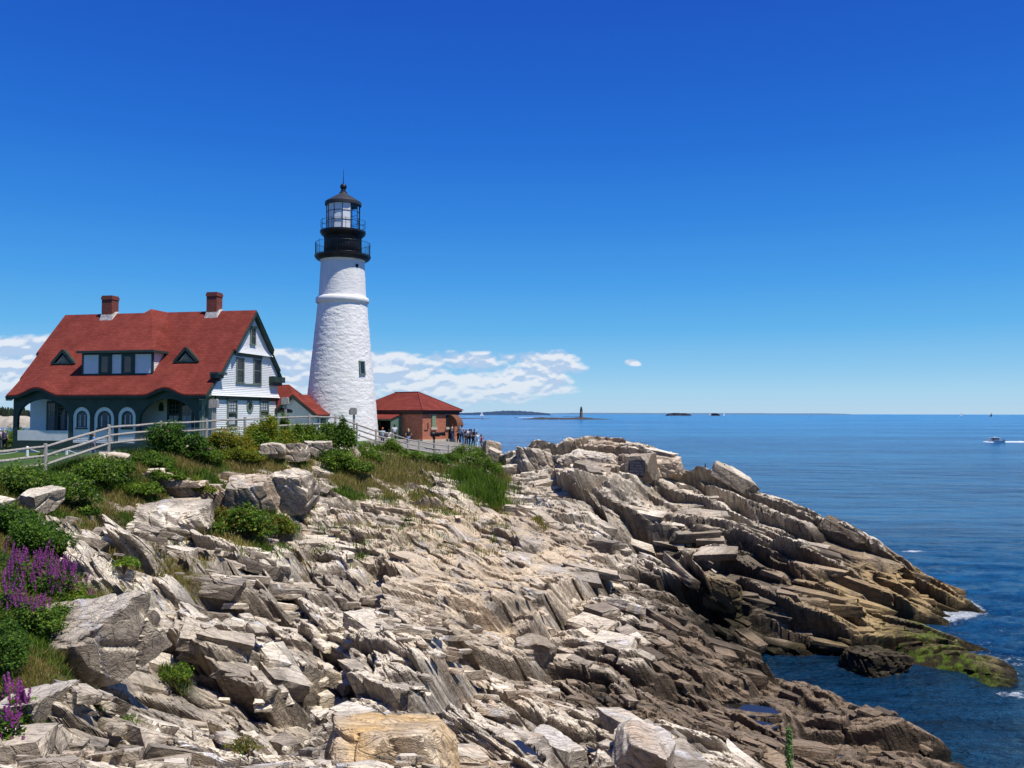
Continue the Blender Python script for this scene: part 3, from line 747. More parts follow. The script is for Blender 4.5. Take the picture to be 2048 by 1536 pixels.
def build_blocks():
    rng = np.random.default_rng(5)
    N = 4200
    px = rng.uniform(-60, 2000, N); py = rng.uniform(880, 1600, N)
    X, Y, ok = hits(px, py)
    soil = soil_mask(X, Y); B = base(X, Y)
    slab = poly_mask(X, Y, SLAB, 4.0)
    hm = poly_mask(X, Y, [(0,66),(6,62),(7,56),(12,50),(16,45),(40,40),(45,80),(-4,80),(-2,70)], 3.0)
    rr = rng.random(N)
    keep = ok & (soil < .35) & (B > .25) & ((rr > slab*.75)) & (Y > 8)
    keep &= ~((hm > .5) & (rng.random(N) < .35))
    keep &= ~((hm > .3) & (X > 14) & (Y > 58.5)) & ~((hm > .3) & (Y > 64.5)) & ~((B < 1.3) & (X > 9) & (Y < 42) & (rng.random(N) < .7))
    # leave the pools open
    for (a, b, z, rx, ry, an) in POOLS: keep &= (X-a)**2+(Y-b)**2 > (max(rx, ry)*1.9)**2
    keep &= ((X-INSP.x)**2+(Y-INSP.y+1.0)**2 > 1.9**2)
    for cx_, cy_, cr_ in CLEAR: keep &= (X-cx_)**2+(Y-cy_)**2 > cr_**2
    X, Y, soil, B, hm, slab = [q[keep] for q in (X, Y, soil, B, hm, slab)]
    n = len(X)
    G = ground(X, Y)[0]
    sz = np.exp(rng.normal(0, .68, n))*(.075+.0078*Y)
    sz = np.clip(sz, .12, 1.35)
    L = sz*rng.uniform(.9, 1.9, n)*np.where(hm > .5, 1.7, 1); W = sz*rng.uniform(.55, 1.0, n); H = sz*rng.uniform(.28, .55, n)*np.where(slab > .5, .6, 1)
    big = (fbm(X*.2, Y*.2, 60, 2) > .5)
    yaw = np.where(hm > .5, radians(-19), np.where(big, radians(-50), radians(10)))+(fbm(X*.25, Y*.25, 81, 2)-.5)*.8+rng.normal(0, .07, n)
    e = .8; gxx = (base(X+e, Y)-base(X-e, Y))/(2*e); gyy = (base(X, Y+e)-base(X, Y-e))/(2*e)
    k = .35+.6*fbm(X*.3, Y*.3, 82, 2)
    nx, ny, nz = -np.clip(gxx, -.7, .7)*k+(fbm(X*.35, Y*.35, 83, 2)-.5)*.7+rng.normal(0, .045, n), -np.clip(gyy, -.7, .7)*k+(fbm(X*.35, Y*.35, 84, 2)-.45)*.7+rng.normal(0, .045, n), np.ones(n)
    nl = np.sqrt(nx**2+ny**2+nz**2); nx, ny, nz = nx/nl, ny/nl, nz/nl
    ax = np.stack([np.cos(yaw), np.sin(yaw), np.zeros(n)], 1); Nn = np.stack([nx, ny, nz], 1)
    ax = ax-(ax*Nn).sum(1)[:, None]*Nn; ax /= np.linalg.norm(ax, axis=1)[:, None]
    ay = np.cross(Nn, ax)
    cen = np.stack([X, Y, G], 1)+Nn*(H*rng.uniform(-.36, .10, n))[:, None]
    # subdivided box template with rough faces
    m = 4; tv = []; tf = []
    def face(o, u, v):
        i = len(tv)
        for a in range(m+1):
            for b in range(m+1): tv.append(o+u*(a/m)+v*(b/m))
        for a in range(m):
            for b in range(m): tf.append((i+a*(m+1)+b, i+(a+1)*(m+1)+b, i+(a+1)*(m+1)+b+1, i+a*(m+1)+b+1))
    E = np.eye(3)*2
    o = np.array([-1., -1, -1])
    face(o+E[2], E[0], E[1]); face(o, E[2], E[1]); face(o+E[0], E[1], E[2]); face(o, E[0], E[2]); face(o+E[1], E[2], E[0])
    T = np.array(tv); TF = np.array(tf); nv = len(T)
    cor = np.array([[a, b, c] for a in (-1, 1) for b in (-1, 1) for c in (-1, 1)], float)
    jit = rng.normal(0, .17, (n, 8, 3)); jit[:, :, 2] *= .8; jit[:, cor[:, 2] < 0, :2] += cor[None, cor[:, 2] < 0, :2]*.08
    wts = np.ones((nv, 8))
    for c in range(8):
        for a in range(3): wts[:, c] *= (1+T[:, a]*cor[c, a])/2
    P = np.einsum('vc,nca->nva', wts, cor[None]+jit)
    # knock corners off and roughen
    r = np.abs(T)**6; round_ = 1-.05*((r.sum(1)) > 1.9)[None, :]*rng.uniform(.3, 1.6, (n, nv))
    P = P*round_[:, :, None]
    P = P*(np.stack([L, W, H], 1)/2)[:, None, :]
    V = cen[:, None, :]+P[:, :, 0:1]*ax[:, None]+P[:, :, 1:2]*ay[:, None]+P[:, :, 2:3]*Nn[:, None]
    V = V.reshape(-1, 3)
    q = V*3.1
    V[:, 2] += (vnoise(q[:, 0]+q[:, 2]*.7, q[:, 1]-q[:, 2]*.6, 71)-.5)*.05
    V[:, 0] += (vnoise(q[:, 0]+q[:, 2]*.7, q[:, 1]-q[:, 2]*.6, 72)-.5)*.07; V[:, 1] += (vnoise(q[:, 0]+q[:, 2]*.7, q[:, 1]-q[:, 2]*.6, 73)-.5)*.07
    Fc = (TF[None]+(np.arange(n)*nv)[:, None, None]).reshape(-1, 4)
    ti = np.repeat(rng.normal(0, .55, n), nv)
    z0 = np.repeat(np.zeros(n), nv)
    rp = lambda a: np.repeat(a, nv)
    col = rock_colours(V[:, 0], V[:, 1], V[:, 2], ti, z0, rp(soil)*.5, z0, rp(hm), rp(slab))
    col *= np.repeat(rng.uniform(.80, 1.13, n), nv)[:, None]
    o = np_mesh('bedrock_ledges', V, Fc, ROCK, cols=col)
    tag(o, 'jointed ledges and blocks of the pale bedrock', kind='structure')
build_blocks()

def rock_mesh(dims, seed, sub=26, cuts=9, rough=.05, lean=0.0):
    """angular boulder: a block trimmed by random planes, with bedded, chipped faces. returns V, F"""
    rng = np.random.default_rng(seed)
    m = sub; tv = []; tf = []
    for ax in range(3):
        for sg in (-1, 1):
            i = len(tv)
            for a in range(m+1):
                for b in range(m+1):
                    p = [0, 0, 0]; p[ax] = sg; p[(ax+1) % 3] = (a/m*2-1)*sg; p[(ax+2) % 3] = b/m*2-1; tv.append(p)
            for a in range(m):
                for b in range(m): tf.append((i+a*(m+1)+b, i+(a+1)*(m+1)+b, i+(a+1)*(m+1)+b+1, i+a*(m+1)+b+1))
    D = np.array(tv, float); D /= np.linalg.norm(D, axis=1)[:, None]
    pl = [np.array(v, float)+rng.normal(0, .10, 3) for v in ((1, 0, 0), (-1, 0, 0), (0, 1, 0), (0, -1, 0), (0, 0, 1), (0, 0, -1))]
    pd = [1.0]*6
    for _ in range(cuts):
        v = rng.normal(0, 1, 3); v[2] *= .7; v /= np.linalg.norm(v); pl.append(v); pd.append(rng.uniform(.92, 1.28))
    R = np.full(len(D), 9.)
    for v, d in zip(pl, pd):
        v = v/np.linalg.norm(v); q = D@v; R = np.where(q > 1e-3, np.minimum(R, d/np.maximum(q, 1e-3)), R)
    P = D*R[:, None]*np.array(dims)/2
    s = P[:, 2]*1.0+P[:, 0]*.25
    bed = vnoise(s*5.2+P[:, 1]*.4, P[:, 0]*.35, seed)-.5
    chip = fbm(P[:, 0]*1.8+P[:, 2], P[:, 1]*1.8-P[:, 2]*.7, seed+3, 4)-.5
    _, _, ed = cells(P[:, 0]*1.5+P[:, 2]*.8, P[:, 1]*1.5-P[:, 2]*.9, seed+5)
    k = rough*(bed*1.1+chip*1.6-1.3*np.exp(-(ed/.05)**2))
    sz = min(dims)
    P = P*(1+(k*min(1.2, .6+.3*sz))[:, None])
    P[:, 0] += lean*P[:, 2]
    return P, np.array(tf)
def boulder(px, py, dims, rz, label, tilt=(0, 0), sink=.3, tone=None, seed=1, group=None, Yd=None, name='boulder', cuts=9, rough=.06, hh=None, cat='boulder', lift=0):
    p = hitg(px, py, 9.0) or at(px, py, Yd or 60); q = hitg(px, py+dims[2]*.28*F/p.y, 9.0)
    p = q if (q is not None and (Yd is None or abs(q.y-Yd) < .25*Yd)) else at(px, py+dims[2]*.28*F/(Yd or p.y), Yd or p.y)
    if q is None or p is not q: p = Vector((p.x, p.y, min(p.z, gz(p.x, p.y)+.4)))
    P, Fc = rock_mesh(dims, seed, cuts=cuts, rough=rough)
    cx, sx, cy, sy, cz, sz_ = cos(tilt[0]), sin(tilt[0]), cos(tilt[1]), sin(tilt[1]), cos(rz), sin(rz)
    Rx = np.array([[1, 0, 0], [0, cx, -sx], [0, sx, cx]]); Ry = np.array([[cy, 0, sy], [0, 1, 0], [-sy, 0, cy]]); Rz = np.array([[cz, -sz_, 0], [sz_, cz, 0], [0, 0, 1]])
    P = P@(Rz@Ry@Rx).T
    z0 = p.z
    W = P+np.array([p.x, p.y, z0+dims[2]*(.5-sink)+lift])
    n = len(W); O = np.zeros(n)
    hm = poly_mask(W[:, 0], W[:, 1], [(0,66),(6,62),(7,56),(12,50),(16,45),(40,40),(45,80),(-4,80),(-2,70)], 3.0)
    col = rock_colours(W[:, 0]+P[:, 2]*.4, W[:, 1], W[:, 2]+.3, O+.2, O, O, O, hm, O)
    if tone: 
        f, c = tone; nn = fbm(W[:, 0]*1.1+W[:, 2], W[:, 1]*1.1-W[:, 2], seed+9, 4)
        col = mixc(col, c, np.clip(f+(nn-.5)*1.6, 0, 1))
    b = P[:, 2].min(); P = P-np.array([0, 0, b])
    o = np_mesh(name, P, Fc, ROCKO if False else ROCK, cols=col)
    o.location = (p.x, p.y, z0+dims[2]*(.5-sink)+b+lift)
    return tag(o, label, cat, group)
G1 = 'large angular boulders on the shore'
boulder(140, 1300, (2.45, 1.3, 1.15), -.42, 'broad leaning slab with a shaded underside beside the purple flowers', (.50, -.10), .25, (.3, (.2, .17, .15)), 3, G1, 14.6, lift=.05, cuts=2)
boulder(62, 1402, (1.0, .9, .48), -.3, 'small pale slab propped at the foot of the broad leaning slab', (.20, -.22), .3, (.5, (.62, .57, .5)), 8, G1, 12.6, lift=-.1)
boulder(352, 1052, (2.8, 2.0, 1.5), .15, 'isolated humped grey boulder above the brown grass hollow', (.30, .1), .35, (.2, (.28, .25, .22)), 12, G1, 35.5, lift=.25)
boulder(505, 990, (2.5, 1.8, 1.8), .1, 'dark-faced cubic boulder below the bushes, left of the two big ones', (.34, .1), .35, (.25, (.33, .3, .26)), 21, G1, 43, lift=.2)
boulder(590, 985, (2.0, 1.8, 1.9), -.1, 'dark-faced block with a pale right edge, right of the two big ones below the bushes', (.34, -.12), .35, (.25, (.36, .33, .28)), 22, G1, 43.5, lift=.3)
boulder(790, 1508, (2.2, 1.7, 1.15), .35, 'ochre and rust stained boulder at the bottom edge', (-.05, .12), .35, (.5, (.68, .46, .22)), 31, G1, 14.6, lift=.05)
boulder(1285, 1505, (1.35, 1.1, 1.15), -.4, 'chalky white cracked boulder beside the brown shelf at the bottom edge', (.1, .15), .4, (.55, (.66, .62, .6)), 33, G1, 20.2, lift=.1)
boulder(1068, 1297, (1.4, 1.1, .8), .3, 'brown block tucked under the edge of the cream slabs', (.1, .25), .3, (.7, (.26, .2, .14)), 35, G1, 31.0)
boulder(545, 912, (1.5, 1.2, .95), .1, 'rounded cream rock at the lower edge of the yellow-green bushes', (0, .1), .3, (.5, (.62, .55, .44)), 41, G1, 47.5, lift=.35)
boulder(592, 915, (1.4, 1.2, 1.0), -.2, 'squarish cream rock between two other rocks under the bushes', (0, -.1), .3, (.5, (.6, .52, .42)), 42, G1, 47.8, lift=.35)
boulder(636, 908, (1.6, 1.2, 1.1), .2, 'flat-topped cream block right of the squarish rock under the bushes', (.05, 0), .3, (.4, (.6, .54, .45)), 43, G1, 48.5, lift=.3)
boulder(75, 1010, (1.5, 1.1, .8), -.5, 'pale split rock on the grassy slope at the left edge', (.2, .1), .3, (.3, (.6, .54, .45)), 45, G1, 31, lift=.2)
boulder(228, 930, (1.2, 1.0, .7), .2, 'dark-sided rock among weeds below the fence', (.2, 0), .3, None, 47, G1, 38.5, lift=.3)
boulder(1076, 905, (3.2, 2.4, 2.6), .2, 'knobbly pale rock stack at the landward end of the headland crest', (0, .1), .4, (.4, (.56, .5, .44)), 51, G1, 67, rough=.09, lift=-.7)
boulder(1178, 902, (5.0, 3.4, 2.6), -.12, 'flat-topped white block crowning the headland', (.05, .05), .4, (.45, (.6, .54, .47)), 52, G1, 67, lift=-.9)
boulder(1300, 908, (4.6, 2.6, 1.7), -.18, 'warm-toned overhanging slab at the seaward end of the headland crest', (.1, .12), .35, (.6, (.55, .42, .3)), 53, G1, 66.2, lift=-.6)
boulder(1468, 958, (3.4, 1.3, .9), -.45, 'tilted dark-sided rock pointing seaward from the ridge', (.15, .5), .2, (.3, (.4, .34, .27)), 55, G1, 63, lift=.1)
boulder(1685, 1070, (3.3, 1.5, 1.5), -.4, 'dark brown fin of rock standing on the seaward side of the point', (.25, .42), .3, (.7, (.085, .06, .04)), 56, G1, 59.5, lift=.1)
boulder(1700, 1165, (5.0, 1.2, 1.1), -.35, 'long tan beam-like rock lying down the seaward point', (.2, .3), .35, (.5, (.26, .18, .10)), 57, G1, 54.5)
boulder(1690, 1110, (6.0, 1.6, 1.0), -.36, 'long brown slab above the beam-like rock on the point', (.2, .3), .35, (.5, (.27, .19, .11)), 58, G1, 57)
boulder(1745, 1350, (3.0, 2.6, 1.9), .3, 'weed-covered rock standing in the sheltered water', (0, 0), .45, (.85, (.055, .045, .025)), 59, G1, 43.2, rough=.11, lift=.75)
boulder(1440, 1180, (2.4, 1.6, 1.8), -.3, 'yellowish block in the dark cleft under the headland', (.1, .2), .3, (.6, (.33, .25, .12)), 60, G1, 51)
boulder(1115, 1490, (1.6, .7, .6), -1.0, 'long white block lying in the brown shelf near the bottom edge', (.1, .1), .4, (.7, (.64, .6, .55)), 61, G1, 21)
boulder(981, 900, (1.5, 1.9, 1.9), .3, 'smooth cream outcrop at the end of the fence by the visitors', (0, .15), .35, (.7, (.66, .56, .43)), 65, G1, 79, rough=.03)
boulder(988, 915, (1.0, 1.4, 1.5), -.2, 'cream rock dropping to the sea just right of the fenced outcrop', (0, .2), .35, (.7, (.62, .53, .42)), 66, G1, 79, rough=.03)
# block that carries the painted inscription on its dark face
INS = at(1283, 938, 61.6)
def inscription_block():
    P, Fc = rock_mesh((1.75, 1.7, 2.1), 70, cuts=4, rough=.02)
    W = P+np.array(INS); n = len(P); O = np.zeros(n)
    col = rock_colours(W[:, 0], W[:, 1], W[:, 2], O, O, O, O, O+1, O); col = mixc(col, (.22, .19, .15), np.full(n, .5))
    root = np_mesh('boulder', P, Fc, ROCK, cols=col); root.location = INS; root.rotation_euler = (0, 0, radians(-28))
    tag(root, 'squared block on the headland with a painted black face of white lettering', 'boulder', G1)
    wh = material('painted_lettering', (.20, .20, .25), .8); bk = material('black_rock_paint', (.012, .012, .014), .8, mottled((.018, .017, .018), (.05, .046, .042), 5, 0))
    mb = MB(); s = .62
    yf = -.95
    mb.slab([(-.52, yf-.02, -.62), (.40, yf-.02, -.55), (.60, yf-.02, -.1), (.56, yf-.02, .66), (.05, yf-.02, .70), (-.60, yf-.02, .60), (-.66, yf-.02, .0)], (0, 1, 0), .2); mb.build('painted_panel', bk, root)
    for i, t in enumerate(('IN MEMORY OF', 'SHIP ANNIE C', 'MAGUIRE', 'SHIPWRECKED', 'XMAS EVE 1886')):
        cu = bpy.data.curves.new('txt', 'FONT'); cu.body = t; cu.size = .30; cu.extrude = .008; cu.align_x = 'CENTER'; cu.resolution_u = 2
        tmp = bpy.data.objects.new('txt', cu); C.objects.link(tmp)
        dg = bpy.context.evaluated_depsgraph_get(); me = bpy.data.meshes.new_from_object(tmp.evaluated_get(dg))
        bpy.data.objects.remove(tmp); w = max(v.co.x for v in me.vertices)-min(v.co.x for v in me.vertices)
        for v in me.vertices: x, y, z = v.co; v.co = (x*min(.8, 1.08/w), yf-.03-z, y*.75+.42-i*.20)
        me.materials.clear(); me.materials.append(wh)
        ob = bpy.data.objects.new('lettering', me); C.objects.link(ob); ob.parent = root
inscription_block()
# ------------------------------------------------------------------ building materials
def board_fn(t, b):
    tc = t.add('ShaderNodeTexCoord'); o = tc.outputs['Object']
    n = t.noise(t.mapping(o, (1, 1, 7)), 1.5, 4)
    t.val(b.inputs['Base Color'], t.mix(t.maprange(n, .3, .7), (.74, .75, .76), (.84, .84, .83)))
WHITE = material('white_clapboard_paint', (.8, .8, .8), .55, board_fn)
WTRIM = material('white_trim_paint', (.78, .79, .78), .5, mottled((.72, .73, .73), (.82, .82, .81), 2, 0))
GREEN = material('dark_green_trim_paint', (.03, .06, .045), .45, mottled((.020, .042, .036), (.036, .066, .056), 1.5, .1))
GREENL = material('grey_green_frame_paint', (.16, .21, .17), .5, mottled((.13, .175, .145), (.20, .25, .20), 3, 0))
SOFFIT = material('green_soffit_boards', (.02, .04, .03), .6)
GLASS = material('window_glass', (.02, .028, .035), .06, spec=.6)
DARK = material('dark_interior', (.012, .013, .014), .9)
CURT = material('lace_curtain', (.42, .46, .50), .9, mottled((.25, .29, .33), (.6, .63, .66), 9, 0))
def shingle_fn(t, b):
    tc = t.add('ShaderNodeTexCoord'); o = tc.outputs['Object']
    x, y, z = t.sep(o)
    br = t.add('ShaderNodeTexBrick'); t.val(br.inputs['Vector'], t.comb(t.math('ADD', x, t.math('MULTIPLY', y, .31)), t.math('MULTIPLY', z, 1.0), 0))
    br.inputs['Scale'].default_value = 1.0; br.inputs['Brick Width'].default_value = .34; br.inputs['Row Height'].default_value = .145
    br.inputs['Mortar Size'].default_value = .012; br.inputs['Mortar Smooth'].default_value = .4; br.inputs['Bias'].default_value = -.1
    br.inputs['Color1'].default_value = (.195, .040, .029, 1); br.inputs['Color2'].default_value = (.245, .054, .039, 1); br.inputs['Mortar'].default_value = (.11, .022, .018, 1)
    n = t.noise(t.mapping(o, (1, 1, .35)), .9, 4); c = t.mix(1.0, br.outputs[0], t.ramp(n, [(.3, (.80, .78, .78)), (.7, (1.12, 1.15, 1.15))]), 'MULTIPLY')
    n2 = t.noise(o, 22, 3); c = t.mix(1.0, c, t.ramp(n2, [(.3, (.86, .86, .86)), (.7, (1.12, 1.12, 1.12))]), 'MULTIPLY')
    t.val(b.inputs['Base Color'], c)
    t.val(b.inputs['Normal'], t.bump(t.math('ADD', br.outputs['Fac'], t.math('MULTIPLY', n2, -.5)), -.5, .02))
ROOF = material('red_shingles', (.35, .06, .045), .9, shingle_fn, spec=.1)
def brick_fn(s=1.0, c1=(.58, .165, .06), c2=(.36, .085, .045), mo=(.36, .26, .2)):
    def fn(t, b):
        tc = t.add('ShaderNodeTexCoord'); o = tc.outputs['Object']; x, y, z = t.sep(o)
        br = t.add('ShaderNodeTexBrick'); t.val(br.inputs['Vector'], t.comb(t.math('ADD', x, t.math('MULTIPLY', y, 1.0)), z, 0))
        br.inputs['Scale'].default_value = s; br.inputs['Brick Width'].default_value = .22; br.inputs['Row Height'].default_value = .075
        br.inputs['Mortar Size'].default_value = .008
        br.inputs['Color1'].default_value = (*c1, 1); br.inputs['Color2'].default_value = (*c2, 1); br.inputs['Mortar'].default_value = (*mo, 1)
        n = t.noise(t.mapping(o, (1, 1, 2.2)), 2.2, 5, .6)
        c = t.mix(t.maprange(n, .52, .72), br.outputs[0], (.27, .10, .085)); c = t.mix(t.maprange(t.noise(o, 7, 4), .60, .75, 0, .6), c, (.44, .17, .07))
        t.val(b.inputs['Base Color'], c); t.val(b.inputs['Normal'], t.bump(br.outputs['Fac'], -.3, .01))
    return fn
BRICK = material('red_brick', (.36, .09, .04), .85, brick_fn())
STONE = material('pale_limestone', (.55, .48, .36), .8, mottled((.48, .42, .31), (.62, .55, .43), 4, .1))

def clapboards(mb, outline, z0, z1, plane, step=.14, prot=.035, holes=()):
    """lapped boards; outline(z) gives the two ends; plane(u, w, out) maps to 3d"""
    z = z0
    while z < z1-1e-4:
        zt = min(z+step, z1); a, b = outline((z+zt)/2)
        if b-a > .05:
            spans = [(a, b)]
            for (u0, u1, w0, w1) in holes:
                if zt > w0 and z < w1:
                    ns = []
                    for (p, q) in spans:
                        if u1 <= p or u0 >= q: ns.append((p, q)); continue
                        if u0 > p: ns.append((p, u0))
                        if u1 < q: ns.append((u1, q))
                    spans = ns
            for p, q in spans:
                vs = [plane(p, z, 0), plane(q, z, 0), plane(q, z, prot), plane(p, z, prot), plane(p, zt, 0), plane(q, zt, 0), plane(q, zt, prot*.25), plane(p, zt, prot*.25)]
                mb.mesh(vs, [(0, 1, 2, 3), (3, 2, 6, 7), (0, 3, 7, 4), (1, 5, 6, 2), (4, 7, 6, 5)])
        z += step

# ------------------------------------------------------------------ keeper's house
HA, HR, HL, HWF, HZR, HZF, HWB, HZB, HGZ = .2074, Vector((-21.73, 72.0)), 18.68, 6.94, 21.75, 14.15, 5.58, 16.25, 9.85
hr = Vector((cos(HA), -sin(HA))); hn = Vector((sin(HA), cos(HA)))   # local x and y
def Hw(x, y, z): return Vector((HR.x+hr.x*x+hn.x*y, HR.y+hr.y*x+hn.y*y, z))
def _isect(px, py, P0, n):
    d = ray(px, py); o = Vector((0, 0, CZ)); t = (P0-o).dot(n)/d.dot(n); return o+d*t
def Hl(p): q = Vector((p.x-HR.x, p.y-HR.y)); return Vector((q.dot(hr), q.dot(hn), p.z))
def HF(px, py, y): return Hl(_isect(px, py, Hw(0, y, 10), Vector((hn.x, hn.y, 0))))     # on a plane parallel to the front
def HG(px, py, x): return Hl(_isect(px, py, Hw(x, 0, 10), Vector((hr.x, hr.y, 0))))      # on a plane parallel to the gable
SL = (HZR-HZF)/HWF
def HS(px, py, up=0.0):                                                                  # on the front roof slope
    n = Vector((0, -SL, 1)); nw = Vector((-hn.x*SL, -hn.y*SL, 1.0))
    return Hl(_isect(px, py, Hw(0, 0, HZR+up), nw))

def build_house():
    root = thing('keepers_house', 'white and green gabled house with a sweeping red shingle roof and arched porch', 'house', Hw(0, 0, HGZ), -HA)
    O = (0, 0, HGZ)
    def M(): return MB(O)
    YA = -6.45                                     # arcade plane
    XG = -.55                                      # gable wall plane
    XL = -HL+.55
    # ---- roof: wavy front eave with brows over the two wide arches
    cA, cB = HF(72, 800, -HWF).x, HF(328, 800, -HWF).x
    wA, wB = 2.15, 1.95
    def brow(x):
        s = 0
        for c, w, a in ((cA, wA, .62), (cB, wB, .58)):
            q = abs(x-c)/w
            if q < 1: s += a*(.5+.5*cos(pi*q))
        return s
    def rz(x, y):
        q = -y/HWF
        z = HZR-SL*(-y)
        z += .30*max(0, (q-.72)/.28)**2           # flared foot
        f = max(0, (q-.60)/.40)
        return z+brow(x)*f*f*(3-2*f)-.30*(q > .999)*0
    def xr(q): return 0.0 if q < .47 else (-.26 if q < .76 else -.40)
    rb = M(); nx, ny = 150, 40; vs = []; fs = []
    qs = sorted(set([i/ny for i in range(ny+1)]+[.4699, .47, .7599, .76]))
    for q in qs:
        e = xr(q); y = -HWF*q
        for i in range(nx+1):
            x = (-HL-e)+(HL+2*e)*i/nx
            vs.append((x, y, rz(x, y)))
    k = len(vs); m = nx+1
    for j in range(len(qs)-1):
        for i in range(nx): fs.append((j*m+i, (j+1)*m+i, (j+1)*m+i+1, j*m+i+1))
    rb.mesh(vs, fs); rb.mesh([(x, y, z-.12) for x, y, z in vs], [f[::-1] for f in fs])
    for j in range(len(qs)-1):
        for i in (0, nx): a = j*m+i; b = (j+1)*m+i; rb.mesh([vs[a], vs[b], Vector(vs[b])-Vector((0, 0, .12)), Vector(vs[a])-Vector((0, 0, .12))], [(0, 1, 2, 3)])
    j = len(qs)-1
    for i in range(nx):
        a, b = Vector(vs[j*m+i]), Vector(vs[j*m+i+1]); rb.poly([a, b, b-Vector((0, 0, .12)), a-Vector((0, 0, .12))])
    SB = (HZR-HZB)/HWB
    for (y0, y1, e) in ((0, HWB*.55, 0), (HWB*.55, HWB*.86, -.26), (HWB*.86, HWB, -.40)):
        a, b, c, d = [Vector(v) for v in ((-HL-e, y0, HZR-SB*y0), (e, y0, HZR-SB*y0), (e, y1, HZR-SB*y1), (-HL-e, y1, HZR-SB*y1))]
        rb.slab([a, b, c, d], (0, 0, -1), .12)
    rf = rb.build('roof', ROOF, root)
    # green barge boards and soffits on the right gable (and the left)
    for X_, sg in ((0, 1), (-HL, -1)):
        bb = M()
        for (q0, q1) in ((0, .47), (.47, .76), (.76, 1)):
            e = (0.0 if q0 < .47 else (-.26 if q0 < .76 else -.40))*sg
            for side, W_, S_ in ((-1, HWF, SL), (1, HWB, SB)):
                qa, qb = (q0, q1) if side < 0 else ((0, .55) if q0 == 0 else ((.55, .86) if q0 == .47 else (.86, 1)))
                ya, yb = side*W_*qa, side*W_*qb; za, zb = HZR-S_*abs(ya), HZR-S_*abs(yb)
                if side < 0: za, zb = rz(X_-sg*1, ya), rz(X_-sg*1, yb)
                a = Vector((X_+e, ya, za-.125)); b = Vector((X_+e, yb, zb-.125))
                d = (b-a).normalized()
                bb.slab([a, b, b-Vector((0, 0, .34)), a-Vector((0, 0, .34))], (sg, 0, 0), .05)
                bb.slab([a-Vector((0, 0, .30)), b-Vector((0, 0, .30)), b-Vector((sg*.55, 0, .30)), a-Vector((sg*.55, 0, .30))], (0, 0, -1), .06)
                bb.slab([a-Vector((-.05*sg, 0, .02)), b-Vector((-.05*sg, 0, .02)), b-Vector((-.05*sg, 0, .13)), a-Vector((-.05*sg, 0, .13))], (sg, 0, 0), .05)
        bb.build('barge_board', GREEN, rf)
    # ---- gable wall: attic triangle, bell-cast middle, straight ground storey
    g = M()
    zA0 = HG(500, 709, XG).z; zM0 = HG(480, 793, XG).z
    yfr = lambda z: -(HZR-.45-z)/SL; ybk = lambda z: (HZR-.45-z)/SB
    wall_back = HG(553, 800, XG).y; wall_front = HG(430, 800, XG).y
    def fl(z):   # how far the shingled skirts kick out
        return 0
    core = [(wall_front, HGZ), (wall_back, HGZ), (wall_back, HZB-.2), (0, HZR-.55), (-HWF+.35, HZF+.05), (-HWF+.35, zM0), (wall_front, zM0)]
    g.slab([(XG-.02, y, z) for y, z in core], (-1, 0, 0), .25)
    def plane_at(x0, flare0=None, flare1=None, amt=0):
        def pl(u, w, out):
            f = 0
            if flare0 is not None and w < flare1: f = amt*((flare1-w)/(flare1-flare0))**2
            return (x0+out+f, u, w)
        return pl
    w2a, w2b = HG(471, 714, XG), HG(486, 765, XG); w2c, w2d = HG(505.5, 716, XG), HG(520.5, 767, XG)
    w1a, w1b = HG(453, 799, XG), HG(472, 852, XG); w1c, w1d = HG(518.5, 800, XG), HG(535, 845, XG)
    clapboards(g, lambda z: (wall_front, wall_back), HGZ, zM0-.30, plane_at(XG), .15, .05)
    clapboards(g, lambda z: (max(yfr(z), -HWF+.3), min(ybk(z), wall_back+.05)), zM0, zA0, plane_at(XG+.02, zM0, zM0+.9, .26), .15, .05)
    g.slab([(XG+.02, -HWF+.45, zM0), (XG+.28, -HWF+.3, zM0), (XG+.28, wall_back+.05, zM0), (XG+.02, wall_back+.05, zM0)], (0, 0, 1), .03)
    clapboards(g, lambda z: (yfr(z), ybk(z)), zA0+.0, HZR-.6, plane_at(XG+.20, zA0, zA0+.8, .16), .11, .018)
    ya, yb = yfr(zA0), ybk(zA0)
    g.slab([(XG+.2, yfr(zA0), zA0), (XG+.2, ybk(zA0), zA0), (XG+.2, 0, HZR-.6)], (-1, 0, 0), .2)
    g.slab([(XG, ya, zA0), (XG+.37, ya, zA0), (XG+.37, yb, zA0), (XG, yb, zA0)], (0, 0, 1), .04)
    wl = g.build('gable_wall', WHITE, root)
    t = M()
    t.box(XG-.02, XG+.12, wall_front-.05, wall_back+.06, zM0-.30, zM0-.02)        # belt course
    t.box(XG, XG+.13, w2a.y-.10, w2d.y+.10, zA0-.26, zA0+.02)                     # band over the pair
    t.box(XG, XG+.10, wall_back-.16, wall_back+.05, HGZ, zM0-.3); t.box(XG, XG+.07, wall_front-.02, wall_front+.12, HGZ, zM0-.3)
    # eave returns
    for px0, px1, py0, py1 in ((433, 452, 744, 750), (547, 568, 753, 766)):
        a, b = HG(px0, py0, XG+.5), HG(px1, py1, XG+.5)
        t.box(XG-.1, XG+.62, a.y, b.y, b.z, a.z); t.box(XG-.1, XG+.42, a.y+.08*(1 if px0 < 500 else 1), b.y-.2, b.z-.28, b.z-.001)
    t.build('belt_and_cornice', GREEN, root)
